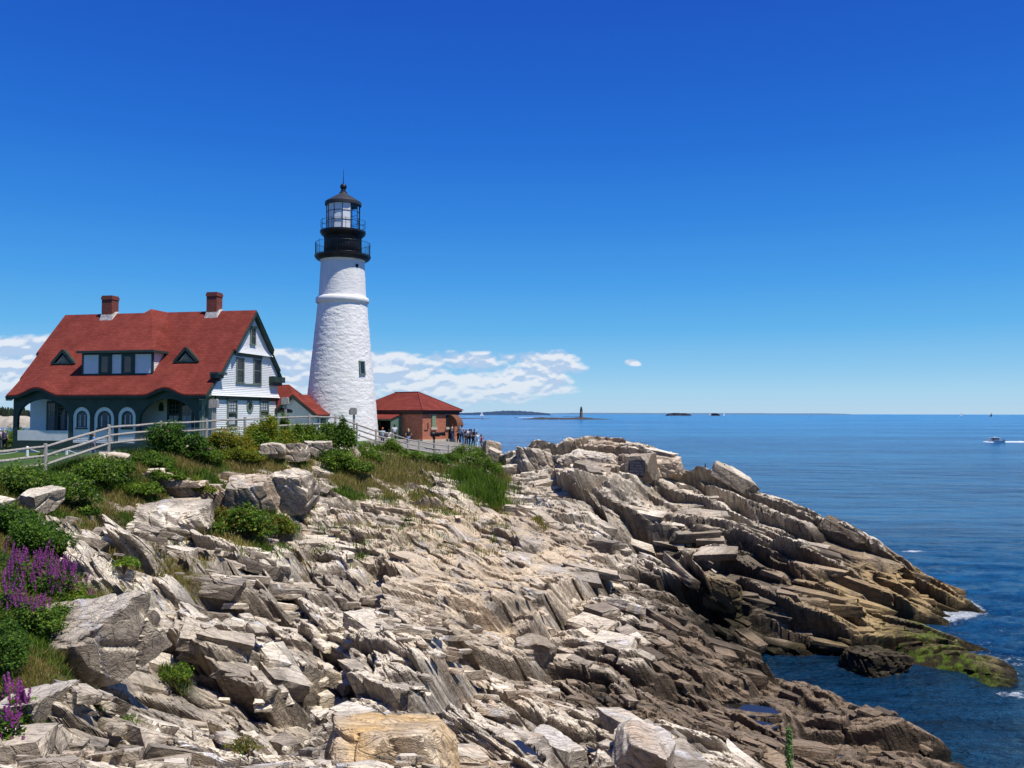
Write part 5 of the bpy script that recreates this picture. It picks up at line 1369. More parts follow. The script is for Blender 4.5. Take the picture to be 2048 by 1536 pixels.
# ------------------------------------------------------------------ brick fog signal house
def build_brick():
    cz0 = 10.42; p = at(845, 880, 80.0); rot = math.atan2(.6, .8)   # local +x follows the right-hand wall
    # local frame: x to the right along the sunlit wall's normal side, origin at the near corner
    ux = Vector((.6, .8)); uy = Vector((-.8, .6))                     # right wall runs along ux, left wall along uy
    rzv = math.atan2(ux.y, ux.x)
    root = thing('brick_building', 'square red brick building with a hipped red roof beside the lighthouse', 'building', (p.x, p.y, cz0), rzv)
    H = at(845, 820, 80).z-cz0; L1, L2 = 5.15, 9.2
    O = (0, 0, 0)
    def W(px, py, along='r', off=0.0):   # photo point onto right wall (local y=0 plane) -> local x,z ; or left wall (local x=0 plane) -> local y,z
        P0 = Vector((p.x, p.y, 0)); n = Vector((-uy.x, -uy.y, 0)) if along == 'r' else Vector((-ux.x, -ux.y, 0))
        q = _isect(px, py, P0+n*off, n); d = Vector((q.x-p.x, q.y-p.y)); return (d.dot(ux) if along == 'r' else d.dot(uy)), q.z-cz0
    m = MB(); m.box(0, L1, 0, L2, 0, H); wl = m.build('wall', BRICK, root)
    m = MB(); m.box(-.14, L1+.14, -.14, L2+.14, -1.2, .10); m.build('stone_base', STONE, root)
    m = MB(); m.box(-.10, L1+.10, -.10, L2+.10, H-.42, H-.20); m.box(-.26, L1+.26, -.26, L2+.26, H-.20, H-.0); m.build('cornice', material('dark_brown_cornice', (.05, .022, .018), .6), root)
    zr = at(825, 784, 84).z-cz0; ov = .36
    m = MB(); c = [Vector((-ov, -ov, H)), Vector((L1+ov, -ov, H)), Vector((L1+ov, L2+ov, H)), Vector((-ov, L2+ov, H))]
    def Lr(px, Yd): q = at(px, 784, Yd); d = Vector((q.x-p.x, q.y-p.y)); return Vector((d.dot(ux), d.dot(uy), zr))
    r0 = Vector((L1/2, 3.0, zr)); r1 = Vector((L1/2, L2-3.0, zr))
    m.poly([c[0], c[1], r0]); m.poly([c[1], c[2], r1, r0]); m.poly([c[2], c[3], r1]); m.poly([c[3], c[0], r0, r1]); m.slab(c, (0, 0, -1), .03)
    m.build('roof', ROOF, root)
    m = MB()
    for a, b in ((c[0], r0), (c[1], r0), (r0, r1)): m.beam(a+Vector((0, 0, .02)), b+Vector((0, 0, .03)), .12, .05)
    m.build('hip_caps', material('dark_red_ridge', (.19, .03, .028), .85), root)
    # window with green blind, stone lintel and sill
    (a, z1), (b, z0) = W(862.5, 829.5), W(871, 854.5)
    def win(a, b, z0, z1, blind=True):
        m = MB(); m.box(a-.02, b+.02, -.05, .1, z0, z1); w = m.build('window', material('green_shutter', (.10, .16, .10), .6) if blind else GLASS, root)
        if blind:
            m = MB(); n = 8
            for k in range(n): zz = z0+(z1-z0)*(k+.5)/n; m.box(a+.04, b-.04, -.10, -.05, zz-.05, zz+.08)
            m.build('slat', material('pale_green_slats', (.26, .34, .20), .6), w)
        m = MB(); m.box(a-.16, b+.16, -.08, .05, z1, z1+.15); m.build('lintel', STONE, w)
        m = MB(); m.box(a-.12, b+.12, -.14, .05, z0-.22, z0); m.build('sill', STONE, w)
    win(a, b, z0, z1); (a2, _), (b2, _) = W(892, 840), W(899, 840); win(a2, b2, z0, z1, False)
    (da, dz), (db, _) = W(894, 830), W(902, 830)
    m = MB(); m.box(W(898, 850)[0], W(903, 850)[0], -.06, .02, .1, z1-.2); m.build('door', DARK, root)
    # quarter-round awning over the door
    m = MB(); n = 12; xa, xb = W(897, 830)[0], W(904.5, 830)[0]+.35; R_ = 1.15; zt = z1+.02
    pts = [(R_*sin(pi/2*k/n), zt-R_*(1-cos(pi/2*k/n))) for k in range(n+1)]
    for k in range(n):
        m.poly([(xa, -pts[k][0], pts[k][1]), (xb, -pts[k][0], pts[k][1]), (xb, -pts[k+1][0], pts[k+1][1]), (xa, -pts[k+1][0], pts[k+1][1])])
    m.poly([(xa, 0, zt-R_)]+[(xa, -q, z) for q, z in pts[::-1]]); m.poly([(xb, 0, zt-R_)]+[(xb, -q, z) for q, z in pts[::-1]])
    m.build('awning', material('rust_brown_canvas', (.17, .075, .04), .8), root)
    # metal wall tie
    (tx, tz) = W(855.5, 852); m = MB(); m.box(tx-.04, tx+.04, -.06, 0, tz-.3, tz+.3); m.box(tx-.5, tx-.02, -.05, 0, tz-.42, tz-.36); m.build('wall_tie', DARK, root)
    # green lean-to porch on the shaded wall
    (y1, zt) = W(806, 824, 'l'); (y0, _) = W(795, 824, 'l', 1.2); yA, yB = W(803, 830, 'l')[0], W(759, 830, 'l')[0]
    D = 1.5
    m = MB(); y_a, y_b = min(yA, yB), max(yA, yB)
    m.box(-D+.1, 0, y_a, y_a+.07, -.3, 2.05); m.box(-D+.1, 0, y_b-.07, y_b, -.3, 2.05); m.slab([(-D+.1, y_a+.001, 2.05), (0, y_a+.001, 2.05), (0, y_a+.001, 2.45)], (0, 1, 0), .07)
    m.box(-D+.1, -D+.2, y_a, y_b, 1.9, 2.05)
    m.build('porch_side', material('sage_green_boards', (.12, .20, .15), .6, mottled((.10, .17, .13), (.15, .24, .18), 4, 0)), root)
    m = MB(); m.slab([(-D-.1, y_a-.12, 2.0), (-D-.1, y_b+.12, 2.0), (0, y_b+.12, 2.52), (0, y_a-.12, 2.52)], (0, 0, 1), .07); m.build('porch_roof', ROOF, root)
    m = MB(); m.box(-.03, .0, y_a+.2, y_b-.2, -.2, 1.95); m.build('porch_opening', DARK, root)
    m = MB(); m.box(-.05, 0, y_a-.1, y_b+.1, 2.56, 2.66); m.build('lead_strip', material('grey_lead', (.14, .15, .16), .6), root)
build_brick()

# ------------------------------------------------------------------ link buildings behind the bushes
def build_annex():
    # whitewashed gabled passage that butts into the tower
    pk = at(589, 788.5, 76.0); w = Vector((.93, -.37)); d = Vector((.37, .93)); g = 10.35
    root = thing('oil_house', 'low whitewashed passage with a red gable roof joined to the lighthouse foot', 'building', (pk.x, pk.y, g), math.atan2(w.y, w.x))
    zr = pk.z-g; ze = at(629, 823.5, 74.8).z-g; hw = 2.15; L = 4.2
    m = MB(); m.slab([(-hw, 0, -.5), (hw, 0, -.5), (hw, 0, ze-.1), (0, 0, zr-.18), (-hw, 0, ze-.1)], (0, 1, 0), L); m.build('wall', TW_(), root)
    m = MB()
    for s in (-1, 1): m.slab([(0, -.28, zr), (0, L, zr), (s*(hw+.42), L, ze-.22), (s*(hw+.42), -.28, ze-.22)], (0, 0, -1), .10)
    m.build('roof', ROOF, root)
    m = MB()
    for s in (-1, 1):
        a, b = Vector((0, -.29, zr-.10)), Vector((s*(hw+.42), -.29, ze-.32)); m.slab([a, b, b-Vector((0, 0, .24)), a-Vector((0, 0, .24))], (0, -1, 0), .05)
        m.slab([a-Vector((0, 0, .1)), b-Vector((0, 0, .1)), b+Vector((0, .30, -.1)), a+Vector((0, .30, -.1))], (0, 0, -1), .03)
    m.box(hw+.30, hw+.38, -.28, L, ze-.50, ze-.31); m.build('barge_board', GREEN, root)
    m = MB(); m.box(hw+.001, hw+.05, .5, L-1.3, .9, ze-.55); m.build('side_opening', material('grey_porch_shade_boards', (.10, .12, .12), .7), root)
    # one thin white column keeps the rhythm of the porch
    m = MB()
    for yy in (.55, 1.6, 2.6): m.box(hw+.05, hw+.12, yy, yy+.16, -.3, ze-.5)
    m.build('post', WTRIM, root)
def TW_(): return material('whitewashed_wall', (.78, .78, .77), .7, mottled((.70, .71, .71), (.80, .80, .79), 2.4, .2))
build_annex()
def build_link():
    # taller red-roofed wing seen between the house and the passage
    g = 10.2; apx = at(564, 768, 77.5)
    root = thing('rear_wing', 'small white wing with a steep red roof behind the right end of the house', 'building', (apx.x, apx.y, g), -.2074)
    zr = apx.z-g; ze = at(590, 819, 76).z-g
    hw = (at(602, 819, 76).x-apx.x)/cos(.2)
    m = MB(); m.slab([(-hw-1.4, -.6, -.4), (hw-.5, -.6, -.4), (hw-.5, -.6, ze-.05), (-hw-1.4, -.6, ze-.05)], (0, 1, 0), 4.2); m.build('wall', WTRIM, root)
    m = MB(); zt = zr; R0, R1 = Vector((-1.6, 1.4, zt)), Vector((.0, 1.4, zt)); c0, c1, c2, c3 = Vector((-hw-1.8, -1.1, ze)), Vector((hw, -1.1, ze)), Vector((hw, 4.0, ze)), Vector((-hw-1.8, 4.0, ze))
    m.poly([c0, c1, R1, R0]); m.poly([c1, c2, R1]); m.poly([c2, c3, R0, R1]); m.poly([c3, c0, R0]); m.slab([c0, c1, c2, c3], (0, 0, -1), .05); m.build('roof', ROOF, root)
    m = MB(); m.box(-hw-1.8, hw, -1.12, -1.05, ze-.30, ze-.051); m.box(-hw-1.4, hw-.5, -.66, -.605, ze-.62, ze-.30); m.box(hw-.62, hw-.50, -.66, -.605, -.4, ze-.62); m.build('green_trim', GREEN, root)
    m = MB(); m.box(-.5, hw-.9, -.64, -.605, .6, ze-.75); m.build('window', CURT, root)
build_link()

# ------------------------------------------------------------------ fence
FW = material('weathered_grey_rail', (.36, .33, .29), .85, mottled((.27, .25, .22), (.46, .42, .37), 3, .35, .01, 5, (6, 6, 1)))
FP = [(-75, 905, 33.0), (91, 888, 36), (218, 850, 40.5), (322, 842.5, 45), (413, 838.5, 49.5), (490, 834.5, 53), (618, 829.5, 56), (671, 831, 60), (714, 846, 63.5), (752, 859, 66.5), (786, 866, 69), (816, 876, 71), (838, 880, 72.2), (869, 886, 73.2), (897, 889, 74), (926, 890.5, 75.4), (958, 890.5, 77), (966, 892, 79.5)]
def build_fence():
    tops = [at(*q) for q in FP]
    root = thing('rail_fence', 'long weathered grey post and rail fence along the cliff top', 'fence', tops[0]-Vector((0, 0, 1.2)))
    O = root.location
    H = 1.15
    ptop = []
    for i, t in enumerate(tops):
        m = MB(O); r = .085 if t.y < 60 else .075
        g_ = gz(t.x, t.y)
        m.tube([(t.x, t.y, min(g_, t.z-H)-.3), (t.x, t.y, t.z), (t.x, t.y, t.z+.02)], [r, r*.95, r*.5], 9); m.build('post', FW, root); ptop.append(t)
    random.seed(4)
    for a, b in zip(tops[:-1], tops[1:]):
        far = a.y > 63
        hs = (.12, .50, .88) if (a.x < -18.9 or far) else (.12, .62)
        for h in hs:
            j = random.uniform(-.02, .02); m = MB(O); p = a-Vector((0, 0, h)); q = b-Vector((0, 0, h+j)); mid = (p+q)/2+Vector((0, 0, random.uniform(-.025, .02)))
            m.tube([p, (p*3+q)/4+Vector((0, 0, .008)), mid, (p+q*3)/4, q], [.05, .058, .06, .055, .05], 7); m.build('rail', FW, root)
    # wire mesh with a spiky top behind the rails at the near end
    m = MB(O)
    for a, b in zip(tops[:5], tops[1:5]):
        n = int((b-a).length/.11)
        for k in range(n):
            p = a.lerp(b, k/n)+Vector((-.04, .05, 0)); m.tube([p-Vector((0, 0, 1.1)), p-Vector((0, 0, .44))], .006, 3, False)
    m.build('wire_mesh', material('galvanised_wire', (.5, .5, .48), .4, Metallic=.3), root)
build_fence()

# box-headed lamps on posts
def post_lamp(px, pyt, Y, label, thick=.085, hgt=2.9, vine=False):
    t = at(px, pyt, Y); g_ = t.z-hgt
    root = thing('post_lamp', label, 'lamp', (t.x, t.y, g_), 0, 'box-headed lamps on wooden posts'); h = t.z-g_
    m = MB(); m.box(-thick, thick, -thick, thick, -.6, h-.12); m.build('post', FW, root)
    m = MB(); n = 8
    pts = [(-.30, h-.55), (-.30, h-.08), (-.22, h), (.12, h), (.20, h-.06), (.22, h-.5)]
    m.slab([(x, -.16, z) for x, z in pts], (0, 1, 0), .32); m.build('lamp_housing', FW, root)
    m = MB(); m.box(-.35, -.18, -.14, .14, h-.50, h-.16); m.build('lamp_face', material('dark_lamp_face', (.06, .05, .045), .5), root)
post_lamp(708, 815.5, 64.2, 'box-headed lamp on a grey post in front of the lighthouse foot', .075, 3.4)
post_lamp(571.5, 794.5, 62, 'box-headed lamp on a short post wrapped in green vine by the passage', .07, 2.6)
post_lamp(429.5, 798, 51, 'box-headed lamp on a tall grey post by the front corner of the house', .08, 3.3)

# white chain posts before the porch
def chain_posts():
    pr = None; WP = material('white_post_paint', (.8, .8, .78), .5)
    pts = []
    for i, (px, py, Y) in enumerate(((55, 893, 57), (133.5, 895, 56), (185, 0, 0), (340, 0, 0))):
        if py == 0: continue
        pts.append(at(px, py, Y))
    labels = ['white chain post on the lawn near the left corner of the porch', 'white chain post on the lawn below the arched porch windows']
    L = [at(55, 893, 56), at(133.5, 896, 54)]
    for t, lb in zip(L, labels):
        root = thing('chain_post', lb, 'post', (t.x, t.y, t.z-.8), 0, 'white chain posts before the porch')
        m = MB(); m.lathe([(.09, -.2), (.085, .72), (.10, .73), (.10, .76), (.03, .82)], 12); m.build('post', WP, root)
        m = MB()
        for s in (-1, 1):
            q = [Vector((s*2.0*k/10, 0, .70-.42*(1-(1-k/10)**2))) for k in range(11)]; m.tube(q, .022, 5)
        m.build('chain', WP, root)
chain_posts()

# coin-operated style telescope: black horn on a pedestal
def build_viewer():
    p = at(868, 905, 75.6); g_ = path_z(p.x, p.y)
    root = thing('viewing_telescope', 'black horn-shaped viewing telescope on a pedestal before the brick building', 'telescope', (p.x, p.y, g_), 0)
    z = at(868, 869, 75.6).z-g_
    B_ = material('black_gunmetal', (.012, .012, .014), .35)
    m = MB(); m.lathe([(.20, -.05), (.18, .06), (.075, .12), (.07, z-.45), (.12, z-.40), (.13, z-.25), (.06, z-.2), (.06, z-.05)], 16); m.build('pedestal', B_, root)
    m = MB(); m.tube([(-.30, 0, z), (-.12, 0, z+.02), (.1, 0, z+.03), (.55, 0, z+.05), (.85, 0, z+.06), (1.0, 0, z+.08)], [.13, .24, .17, .14, .17, .24], 14); m.build('barrel', B_, root)
    m = MB(); m.ball((-.12, 0, z), .24, 12, 8); m.tube([(-.35, 0, z+.12), (-.25, 0, z+.2)], .05, 8); m.box(-.02, .5, -.08, .08, z-.18, z-.02); m.build('body', B_, root)
build_viewer()
# ------------------------------------------------------------------ vegetation
def leaf_fn(t, b):
    a = t.add('ShaderNodeAttribute'); a.attribute_name = 'Col'; t.val(b.inputs['Base Color'], a.outputs['Color'])
    tr = t.add('ShaderNodeBsdfTranslucent'); t.val(tr.inputs[0], t.mix(1.0, a.outputs['Color'], (1.5, 1.6, .8), 'MULTIPLY'))
    mx = t.add('ShaderNodeMixShader'); mx.inputs[0].default_value = .42; t.l.new(b.outputs[0], mx.inputs[1]); t.l.new(tr.outputs[0], mx.inputs[2])
    t.l.new(mx.outputs[0], [q for q in t.n if q.type == 'OUTPUT_MATERIAL'][0].inputs[0])
LEAF = material('leaves', (.06, .1, .02), .6, leaf_fn, spec=.25)
BARK = material('brown_stems', (.09, .06, .035), .9)
DG = [(.046, .105, .015), (.075, .155, .018), (.11, .195, .022), (.030, .070, .012)]
MG = [(.10, .175, .018), (.15, .225, .022), (.065, .125, .014), (.20, .26, .03)]
YG = [(.18, .22, .02), (.24, .25, .022), (.12, .17, .018), (.32, .26, .025)]
OG = [(.09, .14, .018), (.13, .17, .02), (.24, .15, .025), (.20, .10, .02), (.05, .09, .012)]
TN = [(.28, .20, .075), (.38, .29, .12), (.24, .19, .065), (.20, .21, .045)]

def leaves(P, Nn, size, cols, rng, long=1.5, droop=0.0):
    """one folded leaf per point"""
    n = len(P)
    ax = rng.normal(0, 1, (n, 3)); ax = ax-(ax*Nn).sum(1)[:, None]*Nn; ax /= np.linalg.norm(ax, axis=1)[:, None]+1e-9
    ay = np.cross(Nn, ax); s = (size*rng.uniform(.6, 1.35, n))[:, None]
    V = np.stack([P-ax*s*.5*long, P+ay*s*.42-Nn*s*.08, P+ax*s*.5*long, P-ay*s*.42-Nn*s*.08], 1).reshape(-1, 3)
    Fc = np.arange(4*n).reshape(n, 4)
    return V, Fc, np.repeat(cols, 4, 0)
def pick(pal, n, rng, jitter=.18):
    pal = np.array(pal); c = pal[rng.integers(0, len(pal), n)]
    return np.clip(c*(1+rng.normal(0, jitter, (n, 1))), .003, 1)
def shrub_geo(lobes, n, size, pal, rng, fill=.35):
    """lobes: list of (x,y,z,rx,ry,rz). leaves on clustered twigs near the surface of the lobes"""
    L = np.array(lobes); vol = L[:, 3]*L[:, 5]; k = rng.choice(len(L), n//7+1, p=vol/vol.sum())
    d = rng.normal(0, 1, (len(k), 3)); d /= np.linalg.norm(d, axis=1)[:, None]; d[:, 2] = np.where(d[:, 2] < -.35, -d[:, 2], d[:, 2])
    r = 1-np.abs(rng.normal(0, fill, len(k)))*.8; r = np.clip(r, .15, 1.12)
    c = L[k, :3]+d*L[k, 3:]*r[:, None]
    tone = rng.normal(0, .22, len(k))+.25*(fbm(c[:, 0]*1.6+9, c[:, 1]*1.6+c[:, 2]*1.6, 6, 3)-.5)*3
    idx = np.repeat(np.arange(len(k)), 7)[:n]; tw = .5*L[k[idx], 3:].min(1)*.55
    P = c[idx]+rng.normal(0, 1, (len(idx), 3))*tw[:, None]
    Nn = d[idx]*.6+rng.normal(0, .6, (len(idx), 3)); Nn[:, 2] += .5; Nn /= np.linalg.norm(Nn, axis=1)[:, None]
    cols = pick(pal, len(idx), rng)*np.clip(1+tone[idx], .45, 1.7)[:, None]
    return leaves(P, Nn, size, cols, rng)
def stems_geo(mb, base, tips, r=.012):
    for t in tips:
        m = (Vector(base)+Vector(t))/2+Vector((random.uniform(-.1, .1), random.uniform(-.1, .1), .05)); mb.tube([base, m, t], [r*1.6, r*1.2, r*.6], 5)
SHN = [0]
def shrub(name, px, py, w, h, label, cat='shrub', pal=MG, leaf=.085, n=4200, group=None, depth=None, Yd=None, flowers=None, seed=None, dz=0, spiky=0):
    """(px, py) photo point at the middle of the plant's foot; w, h in metres"""
    SHN[0] += 1; rng = np.random.default_rng(seed or SHN[0]+100); random.seed(SHN[0])
    p = (hitg(px, py, 9) or at(px, py, 50)) if Yd is None else at(px, py, Yd)
    if p is None: p = at(px, py, 40)
    z = gz(p.x, p.y) if Yd is None else min(p.z, gz(p.x, p.y))
    loc = Vector((p.x, p.y, z+dz)); depth = depth or w*.7
    nl = int(8+w*4); lobes = []
    for k in range(nl):
        fx = rng.uniform(-.5, .5); q = 1-(abs(fx)*1.7)**2
        hh = h*max(.3, q)*rng.uniform(.45, 1.08); rx = rng.uniform(.07, .20)*w
        lobes.append((fx*w*.85, rng.uniform(-.4, .4)*depth, hh*.55, max(rx, .18), max(rx*.9, .18), hh*.5))
    V, Fc, cols = shrub_geo(lobes, n, leaf, pal, rng)
    root = thing(name, label, cat, loc, 0, group)
    if flowers:
        fc, fn, fs, kind = flowers
    np_mesh('foliage', V, Fc, LEAF, root, cols)
    mb = MB(); stems_geo(mb, (0, 0, -.2), [(l[0]*.9, l[1]*.9, l[2]+l[5]*.5) for l in lobes[:9]], .014); mb.build('stems', BARK, root)
    if flowers:
        L = np.array(lobes); k = rng.integers(0, len(L), fn); d = rng.normal(0, 1, (fn, 3)); d[:, 2] = np.abs(d[:, 2])+.3; d[:, 1] -= .6; d /= np.linalg.norm(d, axis=1)[:, None]
        c = L[k, :3]+d*L[k, 3:]*1.12
        rep = 7 if kind == 'head' else 16
        idx = np.repeat(np.arange(fn), rep); P = c[idx]+rng.normal(0, 1, (len(idx), 3))*(np.array([1, 1, .6])*fs*.55 if kind == 'head' else np.array([1.2, 1.2, .45])*fs)
        Nn = d[idx]*1+rng.normal(0, .5, (len(idx), 3)); Nn /= np.linalg.norm(Nn, axis=1)[:, None]
        V, Fc, cols = leaves(P, Nn, fs*.8, pick(fc, len(idx), rng), rng, 1.1); np_mesh('flowers', V, Fc, LEAF, root, cols)
    return root
PINK = [(.75, .12, .30), (.8, .22, .4)]; YEL = [(.45, .33, .02), (.36, .27, .02), (.52, .34, .03)]; WHT = [(.7, .7, .6), (.6, .62, .5)]
GRB = 'bushes along the fence line'
shrub('beach_rose', 345, 915, 3.6, 1.75, 'dark green rose bush with pink blooms below the fence in front of the porch', 'rose bush', DG, .10, 9500, GRB, 1.8, flowers=(PINK, 9, .07, 'head'))
shrub('goldenrod_bush', 455, 905, 3.4, 1.25, 'olive and amber goldenrod bush right of the rose bush', 'shrub', YG+OG[:2]+[(.28, .17, .02)], .075, 8500, GRB, 1.8, flowers=([(.40, .24, .02), (.34, .22, .02)], 70, .06, 'spray'))
shrub('goldenrod_bush', 545, 903, 4.0, 2.0, 'tall yellow-topped bush covering the fence between house and passage', 'shrub', YG+MG[:2], .08, 12500, GRB, 2.0, flowers=(YEL, 70, .06, 'spray'))
shrub('leafy_bush', 600, 900, 3.2, 1.7, 'mid green bush under the fence left of the dark leafy one', 'shrub', MG, .09, 8500, GRB, 1.8)
shrub('leafy_bush', 672, 905, 3.5, 2.3, 'dark glossy bush in front of the lighthouse foot', 'shrub', DG+MG[:2], .11, 11500, GRB, 2.0)
shrub('leafy_bush', 688, 945, 3.2, 1.3, 'low bright green bush spilling down below the lighthouse', 'shrub', MG+DG[:1], .095, 7000, GRB, 1.8)
shrub('climbing_vine', 571, 850, .9, 2.3, 'column of green vine climbing the short lamp post', 'vine', MG, .09, 2000, None, .7, Yd=61.6)
shrub('grapevine', 520, 878, 2.2, 1.5, 'light green vine arching over the fence by the gable windows', 'vine', MG, .10, 2600, None, 1.0)
shrub('leafy_bush', 780, 905, 2.4, .9, 'small pale green bush under the fence right of the lighthouse', 'shrub', MG, .07, 3500, GRB, 1.2)
shrub('leafy_bush', 868, 930, 2.6, .8, 'deep green low bush on the slope beneath the telescope', 'shrub', DG+MG[:1], .07, 3800, GRB, 1.2)
shrub('sea_bush', 935, 915, 3.0, 1.3, 'feathery green bush growing through the far fence rails', 'shrub', MG+DG[:1], .07, 4500, GRB, 1.4)
shrub('sea_bush', 955, 940, 3.2, 1.6, 'feathery green bush with pale seed heads below the far fence end', 'shrub', DG+MG, .075, 5200, GRB, 1.6, flowers=([(.45, .42, .28), (.5, .45, .3)], 40, .07, 'spray'))
shrub('sea_bush', 978, 955, 2.4, 1.3, 'rounded green bush next to the pale outcrop by the sea', 'shrub', MG+DG[:1], .075, 3800, GRB, 1.4)
GS_ = 'bushes on the rocky slope'
shrub('bramble', 490, 1075, 3.0, 1.25, 'dark green bramble with orange-tinged leaves under the dark-faced boulders', 'shrub', DG+MG+OG[2:3], .085, 9000, GS_, 1.8)
shrub('bramble', 555, 1070, 1.9, .7, 'spreading olive bramble to the right of the darker one', 'shrub', OG+MG[:2], .075, 4200, GS_, 1.2)
shrub('bramble', 445, 1050, 1.2, .9, 'orange-leaved bramble beside the humped grey boulder', 'shrub', OG, .075, 2600, GS_, .9)
shrub('ground_vine', 262, 990, 2.8, .7, 'bright green creeping vine on the left slope', 'vine', MG, .08, 5000, GS_, 1.6)
shrub('ground_vine', 395, 985, 1.7, .6, 'small green creeper above the humped boulder', 'vine', MG+OG[2:3], .075, 2600, GS_, 1.1)
shrub('ground_vine', 330, 960, 1.8, .6, 'green creeper just below the rose bush', 'vine', MG+DG[:1], .08, 3000, GS_, 1.1)
for a_ in ((215, 950, 2.4, .9, 'low green scrub under the gap between the near posts', DG+MG), (300, 935, 2.2, .8, 'low green scrub left of the rose bush', MG+DG), (405, 925, 2.6, .9, 'olive scrub under the right side of the rose bush', MG+OG[:2]), (480, 925, 2.6, .9, 'ochre scrub hanging over the cream rocks', YG+OG[:2]), (735, 925, 2.2, .8, 'green scrub right of the dark glossy bush', MG+DG[:1]), (820, 918, 2.2, .7, 'grey-green scrub midway down the fence slope', MG), (170, 1035, 1.6, .6, 'green scrub among the split pale rocks', DG+MG), (20, 1070, 2.4, .9, 'dense dark scrub at the left edge above the flowers', DG), (905, 925, 2.0, .7, 'green scrub below the middle of the far fence', DG+MG), (655, 925, 2.4, 1.0, 'deep green scrub between the cream blocks and the glossy bush', DG+MG[:1])):
    shrub('low_scrub', a_[0], a_[1], a_[2], a_[3], a_[4], 'shrub', a_[5], .07, 5000, 'low scrub on the upper slope', a_[2]*.6)
shrub('weed_tuft', 248, 1138, 1.0, .38, 'small yellow-flowered tuft on the pale rocks', 'plant', MG, .045, 1500, GS_, .6, flowers=(YEL, 10, .03, 'head'))
shrub('weed_tuft', 352, 1362, .62, .32, 'bright green feathery tuft between the black-sided rocks', 'plant', MG, .028, 1500, GS_, .4)
shrub('weed_tuft', 395, 1275, .55, .25, 'small green and orange tuft above the dark rocks', 'plant', OG+MG, .035, 700, GS_, .3)
shrub('weed_tuft', 250, 1448, .25, .14, 'tiny green tuft on the white rock near the bottom', 'plant', MG, .02, 400, GS_, .2)
shrub('weed_tuft', 360, 1040, .7, .4, 'yellow-green sprig in front of the humped boulder', 'plant', MG, .05, 600, GS_, .4)
shrub('weed_tuft', 485, 1500, .5, .22, 'olive tuft at the rim of the left rock pool', 'plant', OG, .025, 700, GS_, .3)
shrub('weed_tuft', 495, 1010, .7, .5, 'bright green sprig in the gap between the two dark-faced boulders', 'plant', MG, .05, 800, GS_, .4)
shrub('aster_bush', 120, 1010, 3.4, 1.1, 'mixed green weeds with white flowers at the left below the fence', 'shrub', MG+DG, .07, 7500, GS_, 2.2, flowers=(WHT, 90, .035, 'head'))
shrub('aster_bush', 40, 985, 3.2, 1.0, 'green weeds with yellow and white flowers at the left edge', 'shrub', MG+DG, .07, 7000, GS_, 2.0, flowers=(WHT+YEL, 90, .035, 'head'))
shrub('aster_bush', 195, 965, 2.8, .9, 'darker weeds with sparse white flowers under the second near fence post', 'shrub', DG+MG, .07, 5600, GS_, 1.8, flowers=(WHT, 40, .03, 'head'))
shrub('leafy_bush', 60, 1100, 2.4, .9, 'dark green bush above the purple flowers', 'shrub', DG+MG[:1], .055, 7000, GS_, 1.4)
shrub('leafy_bush', 130, 1120, 1.6, .6, 'olive bush at the right of the dark one above the purple flowers', 'shrub', MG+TN[2:], .05, 3600, GS_, 1.0)
shrub('leafy_bush', 70, 1265, 1.5, .6, 'green bush below the purple flower spikes', 'shrub', DG+MG, .038, 7000, GS_, 1.0)
shrub('leafy_bush', 15, 1340, 1.1, .7, 'dark green bush at the left edge beside the broad leaning slab', 'shrub', DG+MG[:1], .034, 5500, GS_, .8)
shrub('leafy_bush', 135, 1215, 1.3, .5, 'yellowish green bush where the flowers meet the brown grass', 'shrub', MG+YG[:1], .038, 4500, GS_, .8)
# hedge row beyond the house on the far left and porch-side planting
for i, (px, Y, w, h, lb) in enumerate(((10, 78, 5, 1.5, 'clipped shrub beyond the left end of the house'), (45, 84, 6, 1.7, 'shrub seen through the left porch arch'))):
    shrub('leafy_bush', px, 885, w, h, lb, 'shrub', MG+DG, .11, 3500, 'shrubs beyond the house', 2, Yd=Y)
shrub('leafy_bush', 92, 893, 1.4, .8, 'small bright sapling in front of the porch parapet', 'shrub', MG, .07, 700, None, .8, Yd=52)

